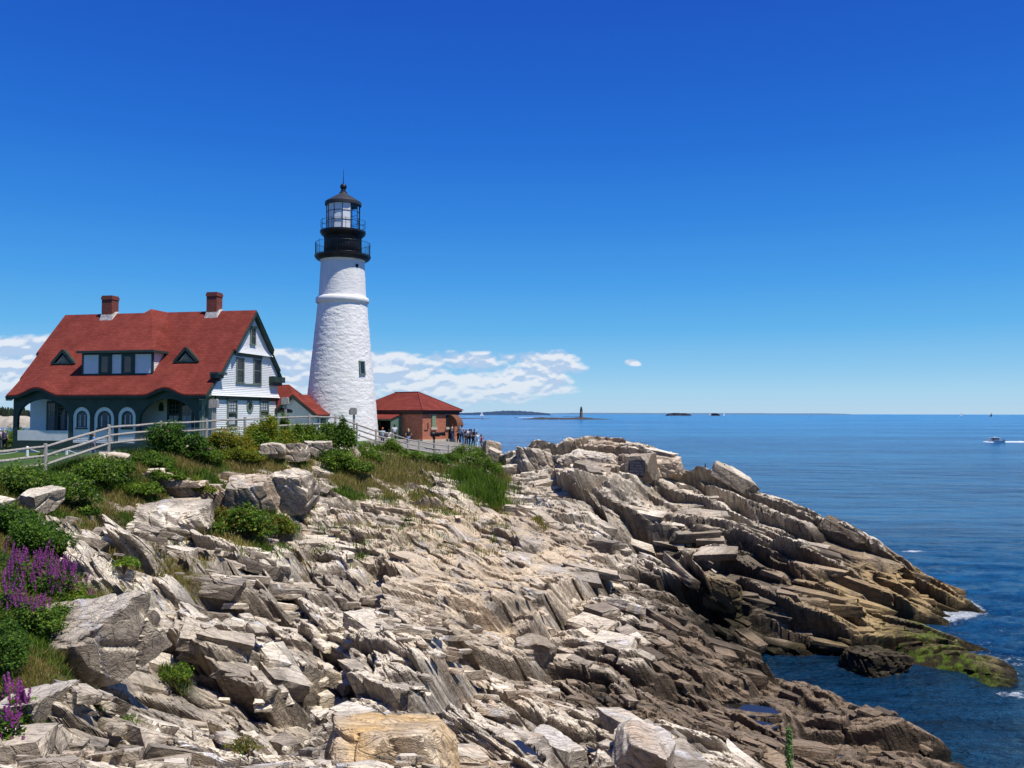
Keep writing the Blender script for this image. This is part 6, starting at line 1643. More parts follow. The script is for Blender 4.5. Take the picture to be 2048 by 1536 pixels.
# purple loosestrife: stands of flower spikes
def loosestrife(px, py, ns, hgt, spread, label, seed, Yd=None):
    rng = np.random.default_rng(seed); p = hitg(px, py, 8) or at(px, py, 50); root = thing('purple_loosestrife', label, 'flowers', (p.x, p.y, p.z), 0, 'purple flower spikes at the left edge')
    PV, PN, PC, SV = [], [], [], []; mb = MB(); LV = []; LN = []
    for k in range(int(ns*2.6)):
        bx, by = rng.normal(0, spread, 2)*np.array([1, .7]); h = hgt*rng.uniform(.45, 1.15); lean = rng.normal(0, .17, 2)*h
        zb = gz(p.x+bx, p.y+by)-p.z; top = np.array([bx+lean[0], by+lean[1], zb+h])
        bs = np.array([bx, by, zb-.1]); mb.tube([bs, bs*.5+top*.5, top], [.008, .006, .003], 4, False)
        sl = rng.uniform(.30, .5)*min(h, 1.3); m = 80; t = rng.random(m); rad = rng.uniform(.014, .032)*(1-t*.7)+.005
        a = rng.uniform(0, 2*pi, m); PP = top[None]-np.array([[lean[0]/h, lean[1]/h, 1]])*((1-t)*sl)[:, None]+np.stack([np.cos(a)*rad, np.sin(a)*rad, 0*a], 1)
        PV.append(PP); PN.append(np.stack([np.cos(a), np.sin(a), .3+0*a], 1)); m2 = 46; t2 = rng.random(m2)
        LV.append(bs[None]+(top-bs)[None]*(t2*.68)[:, None]+rng.normal(0, .055, (m2, 3))); LN.append(rng.normal(0, 1, (m2, 3))+np.array([0, 0, 1.]))
    P = np.concatenate(PV); Nn = np.concatenate(PN); Nn /= np.linalg.norm(Nn, axis=1)[:, None]
    V, Fc, c = leaves(P, Nn, .025, pick([(.36, .06, .36), (.50, .10, .46), (.30, .06, .31), (.42, .10, .34), (.22, .08, .15)], len(P), rng), rng, 1.2); np_mesh('flower_spikes', V, Fc, LEAF, root, c)
    P = np.concatenate(LV); Nn = np.concatenate(LN); Nn /= np.linalg.norm(Nn, axis=1)[:, None]
    V, Fc, c = leaves(P, Nn, .05, pick(DG+MG[:1], len(P), rng), rng, 2.2); np_mesh('leaves', V, Fc, LEAF, root, c)
    mb.build('stems', BARK, root)
for a in ((40, 1190, 16, .95, .34, 'purple spikes at the left edge, upper row'), (85, 1180, 18, 1.0, .36, 'tallest and densest purple spikes, centre of the upper row'), (115, 1205, 16, .95, .30, 'purple spikes at the right of the upper row'),
          (10, 1235, 10, .8, .25, 'purple spikes low at the left edge'), (60, 1262, 9, .7, .20, 'purple spikes in the middle of the lower row'), (95, 1260, 6, .6, .2, 'sparse purple spikes right in the lower row'),
          (163, 1225, 5, .6, .15, 'thin purple spikes beside the brown grass'), (10, 1440, 9, .55, .14, 'purple spikes in the bottom left corner, behind'), (40, 1455, 9, .55, .12, 'purple spikes in front of the white propped slab'), (20, 1520, 10, .5, .14, 'purple spikes at the very bottom left corner'),
          (305, 880, 5, 1.0, .3, 'few purple spikes rising over the rose bush')):
    loosestrife(*a, seed=int(a[0]*3+a[1]))

# grass as ground cover
def grass():
    rng = np.random.default_rng(9); N = 430000
    px = rng.uniform(-80, 1020, N); py = rng.uniform(885, 1580, N)*1.0
    X, Y, ok = hits(px, py, n=700)
    X = X+rng.normal(0, .12, N); Y = Y+rng.normal(0, .15, N)
    s = np.zeros(N); st = 60000
    for a in range(0, N, st): s[a:a+st] = soil_mask(X[a:a+st], Y[a:a+st])
    lawn = poly_mask(X, Y, LAWN, .5)
    up = (py < 1130)*ssm(fbm(X*.9, Y*.9, 611, 3), .50, .62)*(X < 4)*(py > 905)*(py < 1120)
    s = np.maximum(s, up*(rng.random(N) < .30))
    keep = ok & (s > .45) & (lawn < .9) & (Y > 9); X, Y = X[keep], Y[keep]; n = len(X)
    Z = np.zeros(n)
    for a in range(0, n, st): Z[a:a+st] = ground(X[a:a+st], Y[a:a+st])[0]
    tone = fbm(X*.55, Y*.55, 404, 3); tone2 = fbm(X*2.3, Y*2.3, 405, 2)
    dry = np.clip((tone-.45)*6+(tone2-.5)*2+rng.normal(0, .25, n), 0, 1)
    # the hollow by the flowers and the slope under the path are straw coloured
    for qx, qy, r in ((300, 1170, 2.4), (200, 1235, 1.2), (380, 1145, 2.0), (790, 945, 3.0), (850, 935, 3.0), (760, 975, 2.0)):
        q = hit(qx, qy); dry = np.maximum(dry, np.clip(1.3*np.exp(-((X-q.x)**2+(Y-q.y)**2)/(r*r))+rng.normal(0, .15, n), 0, 1))
    gcol = pick(MG+DG, n, rng, .25); tcol = pick(TN, n, rng, .22); col = np.where((dry > .5)[:, None], tcol, gcol)
    h = (.07+.0038*Y)*rng.uniform(.5, 1.5, n)*(.7+.8*tone2); w = .0035+.00032*Y
    a = rng.uniform(0, 2*pi, n); ln = rng.normal(0, .35, (n, 2))*h[:, None]
    b = np.stack([X, Y, Z-.03], 1); side = np.stack([np.cos(a), np.sin(a), 0*a], 1)*w[:, None]
    mid = b+np.stack([ln[:, 0]*.4, ln[:, 1]*.4, h*.6], 1); tip = b+np.stack([ln[:, 0], ln[:, 1], h], 1)
    V = np.stack([b-side, b+side, mid+side*.7, tip, mid-side*.7], 1)
    F1 = np.arange(n)[:, None]*5; Fq = np.concatenate([F1+np.array([[0, 1, 2, 4]]), F1+np.array([[4, 2, 3, 3]])], 0)
    # second face is a triangle: write as two sets of triangles instead
    T = np.concatenate([F1+np.array([[0, 1, 2]]), F1+np.array([[0, 2, 4]]), F1+np.array([[4, 2, 3]])], 0)
    o = np_mesh('grass', V.reshape(-1, 3), T, LEAF, None, np.repeat(col, 5, 0))
    tag(o, 'green and straw coloured wild grass on the slope', kind='stuff')
grass()

# tall grass clump by the cleft below the fence end
def reeds(px, py, n, h, sx, sy, label, seed, pal=None):
    rng = np.random.default_rng(seed); p = hitg(px, py, 9) or at(px, py, 60); root_loc = (p.x, p.y, p.z)
    X = p.x+rng.normal(0, sx, n); Y = p.y+rng.normal(0, sy, n); Z = ground(X, Y)[0]; hh = h*rng.uniform(.5, 1.1, n)
    ln = rng.normal(0, .28, (n, 2))*hh[:, None]; a = rng.uniform(0, pi, n); side = np.stack([np.cos(a), np.sin(a), 0*a], 1)*.022
    b = np.stack([X-p.x, Y-p.y, Z-p.z-.05], 1); mid = b+np.stack([ln[:, 0]*.35, ln[:, 1]*.35, hh*.6], 1); tip = b+np.stack([ln[:, 0], ln[:, 1], hh], 1)
    V = np.stack([b-side, b+side, mid+side*.7, tip, mid-side*.7], 1).reshape(-1, 3); F1 = np.arange(n)[:, None]*5
    T = np.concatenate([F1+np.array([[0, 1, 2]]), F1+np.array([[0, 2, 4]]), F1+np.array([[4, 2, 3]])], 0)
    o = np_mesh('tall_grass', V, T, LEAF, None, np.repeat(pick(pal or (MG+DG), n, rng, .2), 5, 0)); o.location = root_loc
    tag(o, label, 'grass clump', 'tall grass clumps on the slope')
reeds(955, 975, 2600, 1.2, .95, .9, 'tall green grass clump below the far end of the fence', 1)
reeds(975, 1000, 2200, .9, .75, .8, 'green grass clump trailing down onto the pale slabs', 2)
reeds(990, 1022, 500, .35, .3, .3, 'small straw clump at the foot of the trailing grass', 3, TN+MG[:1])
reeds(1078, 1043, 300, .35, .25, .2, 'small tan tuft in the crack of the pale slabs', 4, TN+MG[:1])
reeds(870, 1000, 700, .4, 1.0, .7, 'thin dry grass among the rocks below the telescope', 5, TN)
reeds(760, 900, 1300, .6, 1.6, .8, 'fresh green grass along the descending fence', 6)

# feathery stem close to the camera
def near_stem():
    rng = np.random.default_rng(3); t = at(1578, 1455, 8.0); zb = gz(t.x, t.y); n = 620
    root = thing('tall_weed', 'single upright pale green weed stem close to the camera at the bottom edge', 'plant', (t.x, t.y, zb))
    h = t.z-zb; mb = MB(); mb.tube([(0.03, 0, -.1), (.01, 0, h*.5), (0, 0, h-.05)], [.008, .006, .003], 6); mb.build('stem', material('green_stem', (.10, .16, .05), .6), root)
    u = rng.random(n)**.8; a = rng.uniform(0, 2*pi, n); r = .012+.035*rng.random(n)*(1-u*.5)
    P = np.stack([np.cos(a)*r, np.sin(a)*r, h*(.25+.75*u)], 1); Nn = np.stack([np.cos(a), np.sin(a), .8+0*a], 1)+rng.normal(0, .3, (n, 3)); Nn /= np.linalg.norm(Nn, axis=1)[:, None]
    V, Fc, c = leaves(P, Nn, .020, pick([(.13, .22, .06), (.18, .28, .09), (.09, .16, .05)], n, rng), rng, 1.9); np_mesh('leaves', V, Fc, LEAF, root, c)
near_stem()
# ------------------------------------------------------------------ people
def skin_obj(name, V, E, R, mat, parent, root=0, sub=1):
    me = bpy.data.meshes.new(name); me.from_pydata([tuple(v) for v in V], E, []); me.update()
    ob = bpy.data.objects.new(name, me); C.objects.link(ob)
    ob.modifiers.new('Skin', 'SKIN'); s = ob.modifiers.new('Sub', 'SUBSURF'); s.levels = sub; s.render_levels = sub
    if not me.skin_vertices: return None
    for i, r in enumerate(R):
        rr = r if hasattr(r, '__len__') else (r, r); me.skin_vertices[0].data[i].radius = rr
        me.skin_vertices[0].data[i].use_root = (i == root)
    dg = bpy.context.evaluated_depsgraph_get(); m2 = bpy.data.meshes.new_from_object(ob.evaluated_get(dg))
    ob.modifiers.clear(); ob.data = m2; bpy.data.meshes.remove(me); m2.name = name
    m2.materials.clear(); m2.materials.append(mat); m2.shade_smooth()
    ob.parent = parent; return ob
SK = {'light': material('skin_light', (.50, .28, .19), .6), 'brown': material('skin_brown', (.20, .10, .06), .6)}
def cloth(c): return material('cloth_%02x%02x%02x' % tuple(int(q*255) for q in c), c, .85)
def person(px, py_foot, Y, label, h=1.7, face=0.0, skin='light', top=(.7, .7, .7), legs=(.03, .04, .08), hair=(.02, .015, .01), lean=0.0, arms='down', shorts=False, long_sleeve=False, hat=None, skirt=False, hood=False, zfoot=None, step=.10, bag=None, headwear=None):
    """(px, py_foot): photo point of the feet. face: heading in degrees, 0 = towards the camera"""
    p = at(px, py_foot, Y); z = zfoot if zfoot is not None else p.z
    root = thing('person', label, 'person', (p.x, p.y, z), radians(face), 'visitors around the lighthouse')
    k = h/1.7; sn, cs = sin(lean), cos(lean)
    def T(x, y, zz):   # upper body leans forward (towards -y) about the hips
        zz2 = zz-.92; return Vector((x, y*cs-zz2*sn, .92+zz2*cs+y*sn))*k if zz > .92 else Vector((x, y, zz))*k
    # joints
    pel = T(0, 0, .95); wst = T(0, 0, 1.08); chs = T(0, -.01, 1.28); nk0 = T(0, 0, 1.43); nk1 = T(0, -.015, 1.49); hd0 = T(0, -.03, 1.56); hd1 = T(0, -.02, 1.66); nose = T(0, -.125, 1.575)
    V = [pel, wst, chs, nk0, nk1, hd0, hd1, nose]; E = [(0, 1), (1, 2), (2, 3), (3, 4), (4, 5), (5, 6), (5, 7)]; R = [.10, .10, .115, .065, .05, .078, .070, .012]
    arm = {}
    for s in (-1, 1):
        sh = T(s*.17, 0, 1.40)
        if arms == 'down': el = T(s*.23, .03, 1.13); wr_ = T(s*.24, -.05, .93)
        elif arms == 'rail': el = T(s*.24, -.10, 1.17); wr_ = T(s*.20, -.33, 1.12)
        elif arms == 'camera': el = T(s*.25, -.20, 1.22); wr_ = T(s*.08, -.26, 1.50)
        elif arms == 'hips': el = T(s*.33, .08, 1.16); wr_ = T(s*.18, -.02, 1.00)
        else: el = T(s*.20, -.10, 1.16); wr_ = T(s*.06, -.24, 1.18)
        d = (wr_-el).normalized(); hd = wr_+d*.05*k
        b = len(V); V += [sh, el, wr_, hd]; E += [(2, b), (b, b+1), (b+1, b+2), (b+2, b+3)]; R += [.055, .042, .028, .030]
        arm[s] = (sh, el, wr_); side = d.cross(Vector((0, 1, 0)) if abs(d.y) < .8 else Vector((0, 0, 1))).normalized()
        for f in range(4):
            q0 = hd+side*(f-1.5)*.018*k+d*.03*k; q1 = q0+d*(.030+.008*(1.5-abs(f-1.6)))*k+Vector((0, -.008, -.006)); i = len(V); V += [q0, q1]; E += [(b+3, i), (i, i+1)]; R += [.009, .007]
        i = len(V); V += [hd-side*.035*k, hd-side*.045*k+d*.03*k]; E += [(b+3, i), (i, i+1)]; R += [.010, .008]
    lg = {}
    for s in (-1, 1):
        hp = Vector((s*.09, 0, .90))*k; kn = Vector((s*.10, -.03+s*step*.4, .50))*k; an = Vector((s*.11, s*step, .09))*k; to = Vector((s*.12, s*step-.14, .035))*k
        b = len(V); V += [hp, kn, an, to]; E += [(0, b), (b, b+1), (b+1, b+2), (b+2, b+3)]; R += [.085, .055, .038, .035]; lg[s] = (hp, kn, an, to)
    R = [r*k for r in R]
    skin_obj('body', V, E, R, SK[skin], root)
    # clothing
    tv = [pel+Vector((0, 0, .02)), wst, chs, nk0-Vector((0, 0, .03))]; te = [(0, 1), (1, 2), (2, 3)]; tr = [(.165, .13), (.155, .12), (.175, .125), (.085, .075)]
    for s in (-1, 1):
        sh, el, wr_ = arm[s]; b = len(tv); m = sh.lerp(el, .6); tv += [sh, m]; te += [(2, b), (b, b+1)]; tr += [.072, .062]
        if long_sleeve: tv += [el, wr_]; te += [(b+1, b+2), (b+2, b+3)]; tr += [.055, .04]
    skin_obj('shirt', tv, te, [tuple(q*k for q in r) if hasattr(r, '__len__') else r*k for r in tr], cloth(top), root, sub=1)
    if skirt:
        mb = MB(); mb.lathe([(.17*k, .98*k), (.20*k, .85*k), (.27*k, .45*k)], 14); mb.build('skirt', cloth(legs), root, True)
    else:
        tv = [pel]; te = []; tr = [(.16, .125)]
        for s in (-1, 1):
            hp, kn, an, to = lg[s]; b = len(tv); e_ = kn if shorts else an+Vector((0, 0, .02)); mid = hp.lerp(kn, .55) if shorts else kn
            tv += [hp, mid, e_]; te += [(0, b), (b, b+1), (b+1, b+2)]; tr += [.105, .085 if shorts else .075, .08 if shorts else .065]
        skin_obj('trousers', tv, te, [tuple(q*k for q in r) if hasattr(r, '__len__') else r*k for r in tr], cloth(legs), root, sub=1)
    mb = MB()
    for s in (-1, 1):
        an, to = lg[s][2], lg[s][3]; mb.tube([an+Vector((0, .05, -.045)), an+Vector((0, 0, -.04)), to], [.04*k, .05*k, .038*k], 8)
    for s, nm in ((0, 'shoes'),): mb.build(nm, cloth((.05, .05, .05) if not shorts else (.6, .6, .6)), root, True)
    mb = MB(); c = T(0, .012, 1.635); mb.ball(c, .098*k, 12, 8, (.88, 1.0, .95))
    if hood == 'long': c2 = T(0, .07, 1.50); mb.ball(c2, .09*k, 10, 7, (.9, .6, 1.5))
    if headwear: mb.ball(T(0, .01, 1.60), .118*k, 12, 8, (.92, 1.0, 1.05)); mb.ball(T(0, .06, 1.47), .12*k, 10, 7, (1.0, .7, 1.1))
    mb.build('headscarf' if headwear else ('cap' if hat else 'hair'), cloth(headwear or hat or hair), root, True)
    if bag:
        mb = MB(); b0 = T(.0, .19, 1.22); mb.ball(b0, .16*k, 10, 8, (.9, .55, 1.25)); mb.build('backpack', cloth(bag), root, True)
    return root
def pz(px, py, Y): q = at(px, py, Y); return path_z(q.x, q.y)
# by the lean-to porch and the fence
person(765, 893, 75.5, 'person in a light blue shirt and orange cap behind the fence by the lighthouse', 1.72, 200, 'light', (.32, .52, .62), (.06, .08, .14), hat=(.62, .16, .07), zfoot=10.0)
person(778, 894, 76, 'person in a white top and white skirt with a long dark ponytail behind the fence', 1.6, 180, 'light', (.75, .76, .76), (.74, .74, .74), (.02, .015, .012), skirt=True, hood='long', zfoot=9.95)
person(789, 886, 79.3, 'person in a white shirt and dark trousers walking into the green porch', 1.75, 185, 'brown', (.62, .64, .68), (.02, .02, .025), zfoot=10.2)
person(816.5, 889, 77.5, 'blond person in a black top and denim shorts beside the brick wall', 1.64, 215, 'light', (.015, .015, .017), (.10, .20, .38), (.55, .42, .22), shorts=True, hood='long', arms='hips', zfoot=9.95)
# group at the seaward corner
person(904, 882.5, 82.2, 'dark-haired person in a cream shirt and blue jeans by the brick building door', 1.72, 100, 'brown', (.62, .53, .42), (.05, .09, .17), zfoot=pz(904, 882, 82.2), arms='front')
person(917, 880, 83.2, 'person with a white headscarf, pale top and black trousers facing left', 1.66, -70, 'brown', (.55, .56, .45), (.02, .02, .03), headwear=(.72, .72, .70), zfoot=pz(917, 880, 83.2), long_sleeve=True, arms='front')
person(923.5, 884, 81.8, 'person in a grey-blue shirt and dark jeans seen from behind', 1.74, 170, 'brown', (.30, .33, .42), (.025, .035, .08), zfoot=pz(923.5, 884, 81.8))
person(932.5, 879, 83.4, 'person wrapped in a dark top with a red-brown headscarf', 1.66, 150, 'brown', (.030, .022, .025), (.03, .02, .025), headwear=(.25, .07, .06), zfoot=pz(932.5, 879, 83.4), long_sleeve=True, arms='front')
person(931, 890, 80.2, 'person in a white shirt and khaki shorts bending forward to the right', 1.68, 75, 'brown', (.74, .75, .78), (.22, .17, .11), lean=.62, shorts=True, arms='rail', zfoot=pz(931, 889, 80.2))
person(939, 891, 79.6, 'person in a patterned top and black trousers with a bag leaning on the rail', 1.64, 60, 'brown', (.10, .08, .11), (.012, .012, .014), lean=.3, arms='rail', bag=(.45, .47, .55), zfoot=pz(939, 890, 79.6))
person(946, 889, 80.4, 'person in dark clothes with a pale strap standing behind the rail', 1.62, 120, 'brown', (.02, .02, .025), (.015, .015, .02), lean=.2, arms='rail', zfoot=pz(945, 889, 80.4))
person(953.5, 900, 78.0, 'person in pale aqua clothes photographing toward the sea', 1.62, 80, 'light', (.55, .70, .74), (.58, .72, .76), (.05, .03, .02), arms='camera', zfoot=None, long_sleeve=True)
person(962.5, 901, 78.2, 'child in a bright red shirt and grey shorts by the fence end', 1.45, 95, 'brown', (.75, .035, .025), (.25, .24, .25), arms='camera', shorts=True, zfoot=None)
# near the house
person(9, 902, 66, 'person in a dark violet top and black trousers on the lawn left of the house', 1.72, 170, 'light', (.10, .085, .16), (.012, .012, .015), (.5, .4, .2), zfoot=10.0, hood='long')
person(-1, 900, 68, 'person in a pale pink top half out of frame on the lawn', 1.68, 150, 'light', (.68, .50, .47), (.10, .10, .12), (.4, .32, .2), hat=(.66, .60, .35), zfoot=10.0)
person(187, 910, 56, 'person in a bright blue shirt walking behind the fence before the porch', 1.66, 120, 'light', (.05, .25, .72), (.12, .15, .2), (.35, .33, .3), zfoot=at(187, 917, 56).z)

# ------------------------------------------------------------------ birds on the rocks
def bird(px, py, label, kind='cormorant', s=1.0, face=0):
    best = None
    for dy in range(0, 90, 2):
        p = hitg(px, py+dy, 40)
        if p is not None and p.y < 76: best = p; break
    p = best or at(px, py, 64)
    root = thing(kind, label, 'bird', (p.x, p.y, p.z-.05), radians(face), 'seabirds resting on the headland')
    dark = kind == 'cormorant'; B = material('black_feathers' if dark else 'white_feathers', (.012, .012, .014) if dark else (.75, .75, .75), .6)
    V = [Vector(v)*s for v in ((0, .12, .22), (0, 0, .36), (0, -.06, .55), (0, -.09, .72), (0, -.07, .82), (0, -.20, .83), (0, .32, .10), (.05, 0, .2), (.05, -.02, .02), (-.05, 0, .2), (-.05, -.02, .02))]
    if not dark: V = [Vector(v)*s for v in ((0, .16, .27), (0, 0, .30), (0, -.12, .38), (0, -.16, .46), (0, -.18, .50), (0, -.27, .49), (0, .42, .24), (.04, .05, .2), (.04, .04, .0), (-.04, .05, .2), (-.04, .04, .0))]
    E = [(0, 1), (1, 2), (2, 3), (3, 4), (4, 5), (0, 6), (0, 7), (7, 8), (0, 9), (9, 10)]; R = [.11, .12, .06, .04, .045, .012, .03, .025, .015, .025, .015]
    skin_obj('body', V, E, [r*s for r in R], B, root)
bird(1410, 948, 'black cormorant on the ridge, left of the pointed rock')
bird(1447, 940, 'black cormorant on the tip of the pointed rock', face=30)
bird(1440, 958, 'black cormorant in the notch below the pointed rock, left one', s=.9)
bird(1446, 958, 'black cormorant in the notch beside the pointed rock, right one', s=.9, face=200)
bird(1336, 917, 'white gull standing on the crest right of the painted block', 'gull', 1.1, 90)

# ------------------------------------------------------------------ boats
HULL = material('white_gelcoat', (.75, .77, .77), .35); CAB = material('dark_cabin_glass', (.02, .022, .028), .15); FOAM = material('wake_foam', (.8, .83, .85), .8, mottled((.55, .68, .78), (.85, .87, .88), 1.6, .4, .1))
def motorboat():
    p = atz(1990, 884.5, 0); root = thing('motor_boat', 'white cabin motor boat heading left with a white wake', 'boat', (p.x, p.y, 0), 0); L = 8.6
    m = MB(); st = []; n = 12
    for i in range(n+1):
        u = i/n; x = -L/2+L*u; bw = 1.35*(min(1, (u*2.2)**.6) if u < .45 else 1); sh = .75+.75*(1-u)**2; st.append([(x-.5*(1-u)**2, -bw, sh+.15), (x, -bw*.75, .1), (x+.2*(1-u), 0, -.35), (x, bw*.75, .1), (x-.5*(1-u)**2, bw, sh+.15)])
    for a, b in zip(st[:-1], st[1:]):
        for k in range(4): m.poly([a[k], b[k], b[k+1], a[k+1]])
    m.poly(st[-1]); 
    for a, b in zip(st[:-1], st[1:]): m.poly([(a[0][0], a[0][1], a[0][2]-.12), (b[0][0], b[0][1], b[0][2]-.12), (b[4][0], b[4][1], b[4][2]-.12), (a[4][0], a[4][1], a[4][2]-.12)])
    m.build('hull', HULL, root)
    m = MB(); m.box(-L/2+.3, L/2-.3, -1.38, -1.33, .55, .72); m.build('hull_stripe', material('navy_stripe', (.03, .04, .09), .4), root)
    m = MB(); m.slab([(-1.9, -1.1, .8), (1.4, -1.1, .8), (1.4, -1.1, 2.05), (-1.3, -1.1, 2.05)], (0, 1, 0), 2.2); cb = m.build('cabin', CAB, root)
    m = MB()
    for x in (-.6, .2, .7, 1.35): m.box(x, x+.09, -1.14, -1.08, .8, 2.05)
    m.build('window_post', HULL, cb); m = MB(); m.box(-1.7, 2.0, -1.25, 1.25, 2.06, 2.22); m.build('cabin_roof', HULL, root)
    m = MB(); m.tube([(0, 0, 2.2), (0, 0, 2.7)], .06, 6); m.ball((0, 0, 2.6), .22, 10, 6, (1, 1, .5)); m.build('radar', HULL, root)
    m = MB(); m.tube([(-4.6, -.9, 1.75), (-3.3, -1.3, 1.9), (-1.9, -1.2, 1.6)], .05, 5); m.build('bow_rail', HULL, root)
    m = MB(); m.box(3.9, 4.5, -.35, .35, .5, 1.25); m.build('outboard_motor', CAB, root)
    def foam_patch(name, pts, h):
        m = MB(); rnd = random.Random(3)
        for i in range(len(pts)-1):
            (x0, w0), (x1, w1) = pts[i], pts[i+1]; a0_, a1_ = h*rnd.uniform(.6, 1.2), h*rnd.uniform(.6, 1.2)
            m.poly([(x0, -w0, .02), (x1, -w1, .02), (x1, 0, a1_), (x0, 0, a0_)]); m.poly([(x0, 0, a0_), (x1, 0, a1_), (x1, w1, .02), (x0, w0, .02)])
        m.build(name, FOAM, root, True)
    foam_patch('wake', [(3.2+.9*i, .9+.16*i+.25*math.sin(i*1.7)) for i in range(24)], .55)
    foam_patch('bow_wave', [(-5.4, .1), (-4.8, .9), (-4.0, 1.7), (-2.6, 2.0), (-1.2, 1.5)], .55)
motorboat()
def sailboat(px, py, Y, hgt, label, col=(.8, .8, .8), lean=.06, jib=True):
    p = at(px, py, Y); root = thing('sailboat', label, 'sailboat', (p.x, p.y, 0), random.uniform(-.5, .5), 'distant sailboats near the horizon'); s = hgt/12.0
    m = MB(); n = 8; st = []
    for i in range(n+1):
        u = i/n; x = (-5+10*u)*s; w = 1.5*s*sin(pi*min(1, .12+u*.8)); st.append([(x, -w, 1.1*s), (x, 0, -.3*s), (x, w, 1.1*s)])
    for a, b in zip(st[:-1], st[1:]):
        for k in range(2): m.poly([a[k], b[k], b[k+1], a[k+1]])
        m.poly([a[0], b[0], b[2], a[2]])
    m.build('hull', HULL if col[0] > .3 else CAB, root)
    m = MB(); m.tube([(0, 0, s), (lean*12*s, 0, 13*s)], [.10*s, .05*s], 6); m.build('mast', HULL if col[0] > .3 else CAB, root)
    SM = cloth(col); m = MB(); k = lean
    m.slab([(.2*s, 0, 1.6*s), (4.6*s, .5*s, 1.8*s), ((.2+k*12)*s, 0, 12.8*s)], (0, 1, 0), .04*s); m.build('mainsail', SM, root)
    if jib: m = MB(); m.slab([(-.3*s, 0, 1.6*s), (-4.6*s, -.3*s, 1.3*s), ((k*9)*s, 0, 10.5*s)], (0, 1, 0), .04*s); m.build('jib', SM, root)
def yz(py, px):   # distance of a waterline point, kept within reach
    q = atz(px, py, 0); return q.y
sailboat(963, 833.6, 3300, 21, 'white sailboat left of the distant island, beside the brick building')
sailboat(1420, 828, 5200, 20, 'white sailboat just left of the second dark islet')
sailboat(1448, 828, 5200, 20, 'white sailboat just right of the second dark islet')
sailboat(1617, 828, 6000, 17, 'small white sailboat alone midway along the open horizon')
sailboat(1922, 829, 5200, 22, 'white sailboat near the right end of the horizon')
sailboat(1982, 829, 4800, 22, 'dark-sailed boat on the horizon above the motor boat', (.03, .04, .06))
def speedboat(px, py, Y, label):
    p = at(px, py, Y); root = thing('speedboat', label, 'boat', (p.x, p.y, 0), 0); s = 1.6
    m = MB()
    st = [[(x*s, -w*s, h*s), (x*s, 0, -.2), (x*s, w*s, h*s)] for x, w, h in ((-5, .1, 1.6), (-2.5, 1.3, 1.2), (3.5, 1.4, 1.0))]
    for a, b in zip(st[:-1], st[1:]):
        for k in range(2): m.poly([a[k], b[k], b[k+1], a[k+1]])
        m.poly([a[0], b[0], b[2], a[2]])
    m.poly(st[-1]); m.build('hull', HULL, root); m = MB(); m.box(-1.2*s, 1.5*s, -1*s, 1*s, 1*s, 2.2*s); m.build('cabin', HULL, root)
    m = MB(); 
    for i in range(8): m.poly([(3*s+i*6, -1.6-i*.3, .1), (3*s+i*6+6, -1.9-i*.3, .1), (3*s+i*6+6, 0, .7), (3*s+i*6, 0, .7)])
    m.build('wake', FOAM, root)
speedboat(1034, 834.5, 2800, 'tiny white boat with a wake left of the ledge island')

# ------------------------------------------------------------------ islands and far shores
FAR = material('hazed_wooded_shore', (.035, .06, .075), 1.0, mottled((.022, .052, .105), (.035, .07, .13), .02, 0))  # distance haze painted in as a blue tint
LEDGE = material('dark_ledge_rock', (.06, .05, .045), .95, mottled((.035, .03, .028), (.10, .085, .07), .25, .5, .3))
def island(name, prof, Y, depth, mat, label, kind='structure', seed=1, rough=.12, cat=None):
    """prof: photo points of the skyline; body rises from the water with its own depth"""
    rng = np.random.default_rng(seed); xs = np.linspace(prof[0][0], prof[-1][0], 110); ys = np.interp(xs, [q[0] for q in prof], [q[1] for q in prof])
    P = [at(x, y, Y) for x, y in zip(xs, ys)]; X = np.array([p.x for p in P]); H = np.maximum(np.array([p.z for p in P]), .05); H[[0, -1]] = -.5
    nz = 9; V = []; 
    for j in range(nz+1):
        t = j/nz*2-1; prof_ = (1-abs(t)**2.2)
        for i in range(len(X)):
            r = (rng.random()-.5)*rough*H[i]*(1 if 0 < j < nz else 0); V.append((X[i], Y+t*depth, H[i]*prof_*1.0+r-.3*(j in (0, nz))))
    V = np.array(V); V[:, 2] = np.where(np.isin(np.arange(len(V))//len(X), (0, nz)), -1.0, V[:, 2])
    idx = np.arange(len(V)).reshape(nz+1, len(X)); Fc = np.stack([idx[:-1, :-1].ravel(), idx[:-1, 1:].ravel(), idx[1:, 1:].ravel(), idx[1:, :-1].ravel()], 1)
    o = np_mesh(name, V, Fc, mat, smooth=False); return tag(o, label, kind=kind)
island('wooded_island', [(860, 827), (915, 826.2), (940, 825.6), (985, 823.5), (1008, 821.6), (1040, 821.8), (1062, 823.4), (1085, 825.6), (1100, 826.8)], 7000, 350, FAR, 'low blue-grey wooded island on the horizon', seed=2, rough=.2)
ISL = material('hazed_blue_islet', (.05, .055, .075), 1.0)  # bluish from haze, put into the base colour
HZM = material('hazed_blue_shore', (.10, .18, .26), 1.0)  # pale blue of the hazy distance painted on
island('far_shore', [(1080, 827), (1150, 825.6), (1250, 825.8), (1330, 826.1), (1500, 826.2), (1560, 826.6), (1640, 826.6), (1690, 827.6)], 16000, 600, HZM, 'faint blue shoreline along the horizon', seed=3, rough=.1)
island('islet', [(1334, 828.6), (1340, 827), (1352, 826.2), (1370, 826.8), (1380, 828.6)], 5600, 60, ISL, 'small dark islet on the horizon', seed=4, rough=.4)
island('islet', [(1421, 828.4), (1426, 827), (1432, 827), (1437, 828.4)], 5600, 50, ISL, 'second smaller dark islet on the horizon', seed=5, rough=.4)
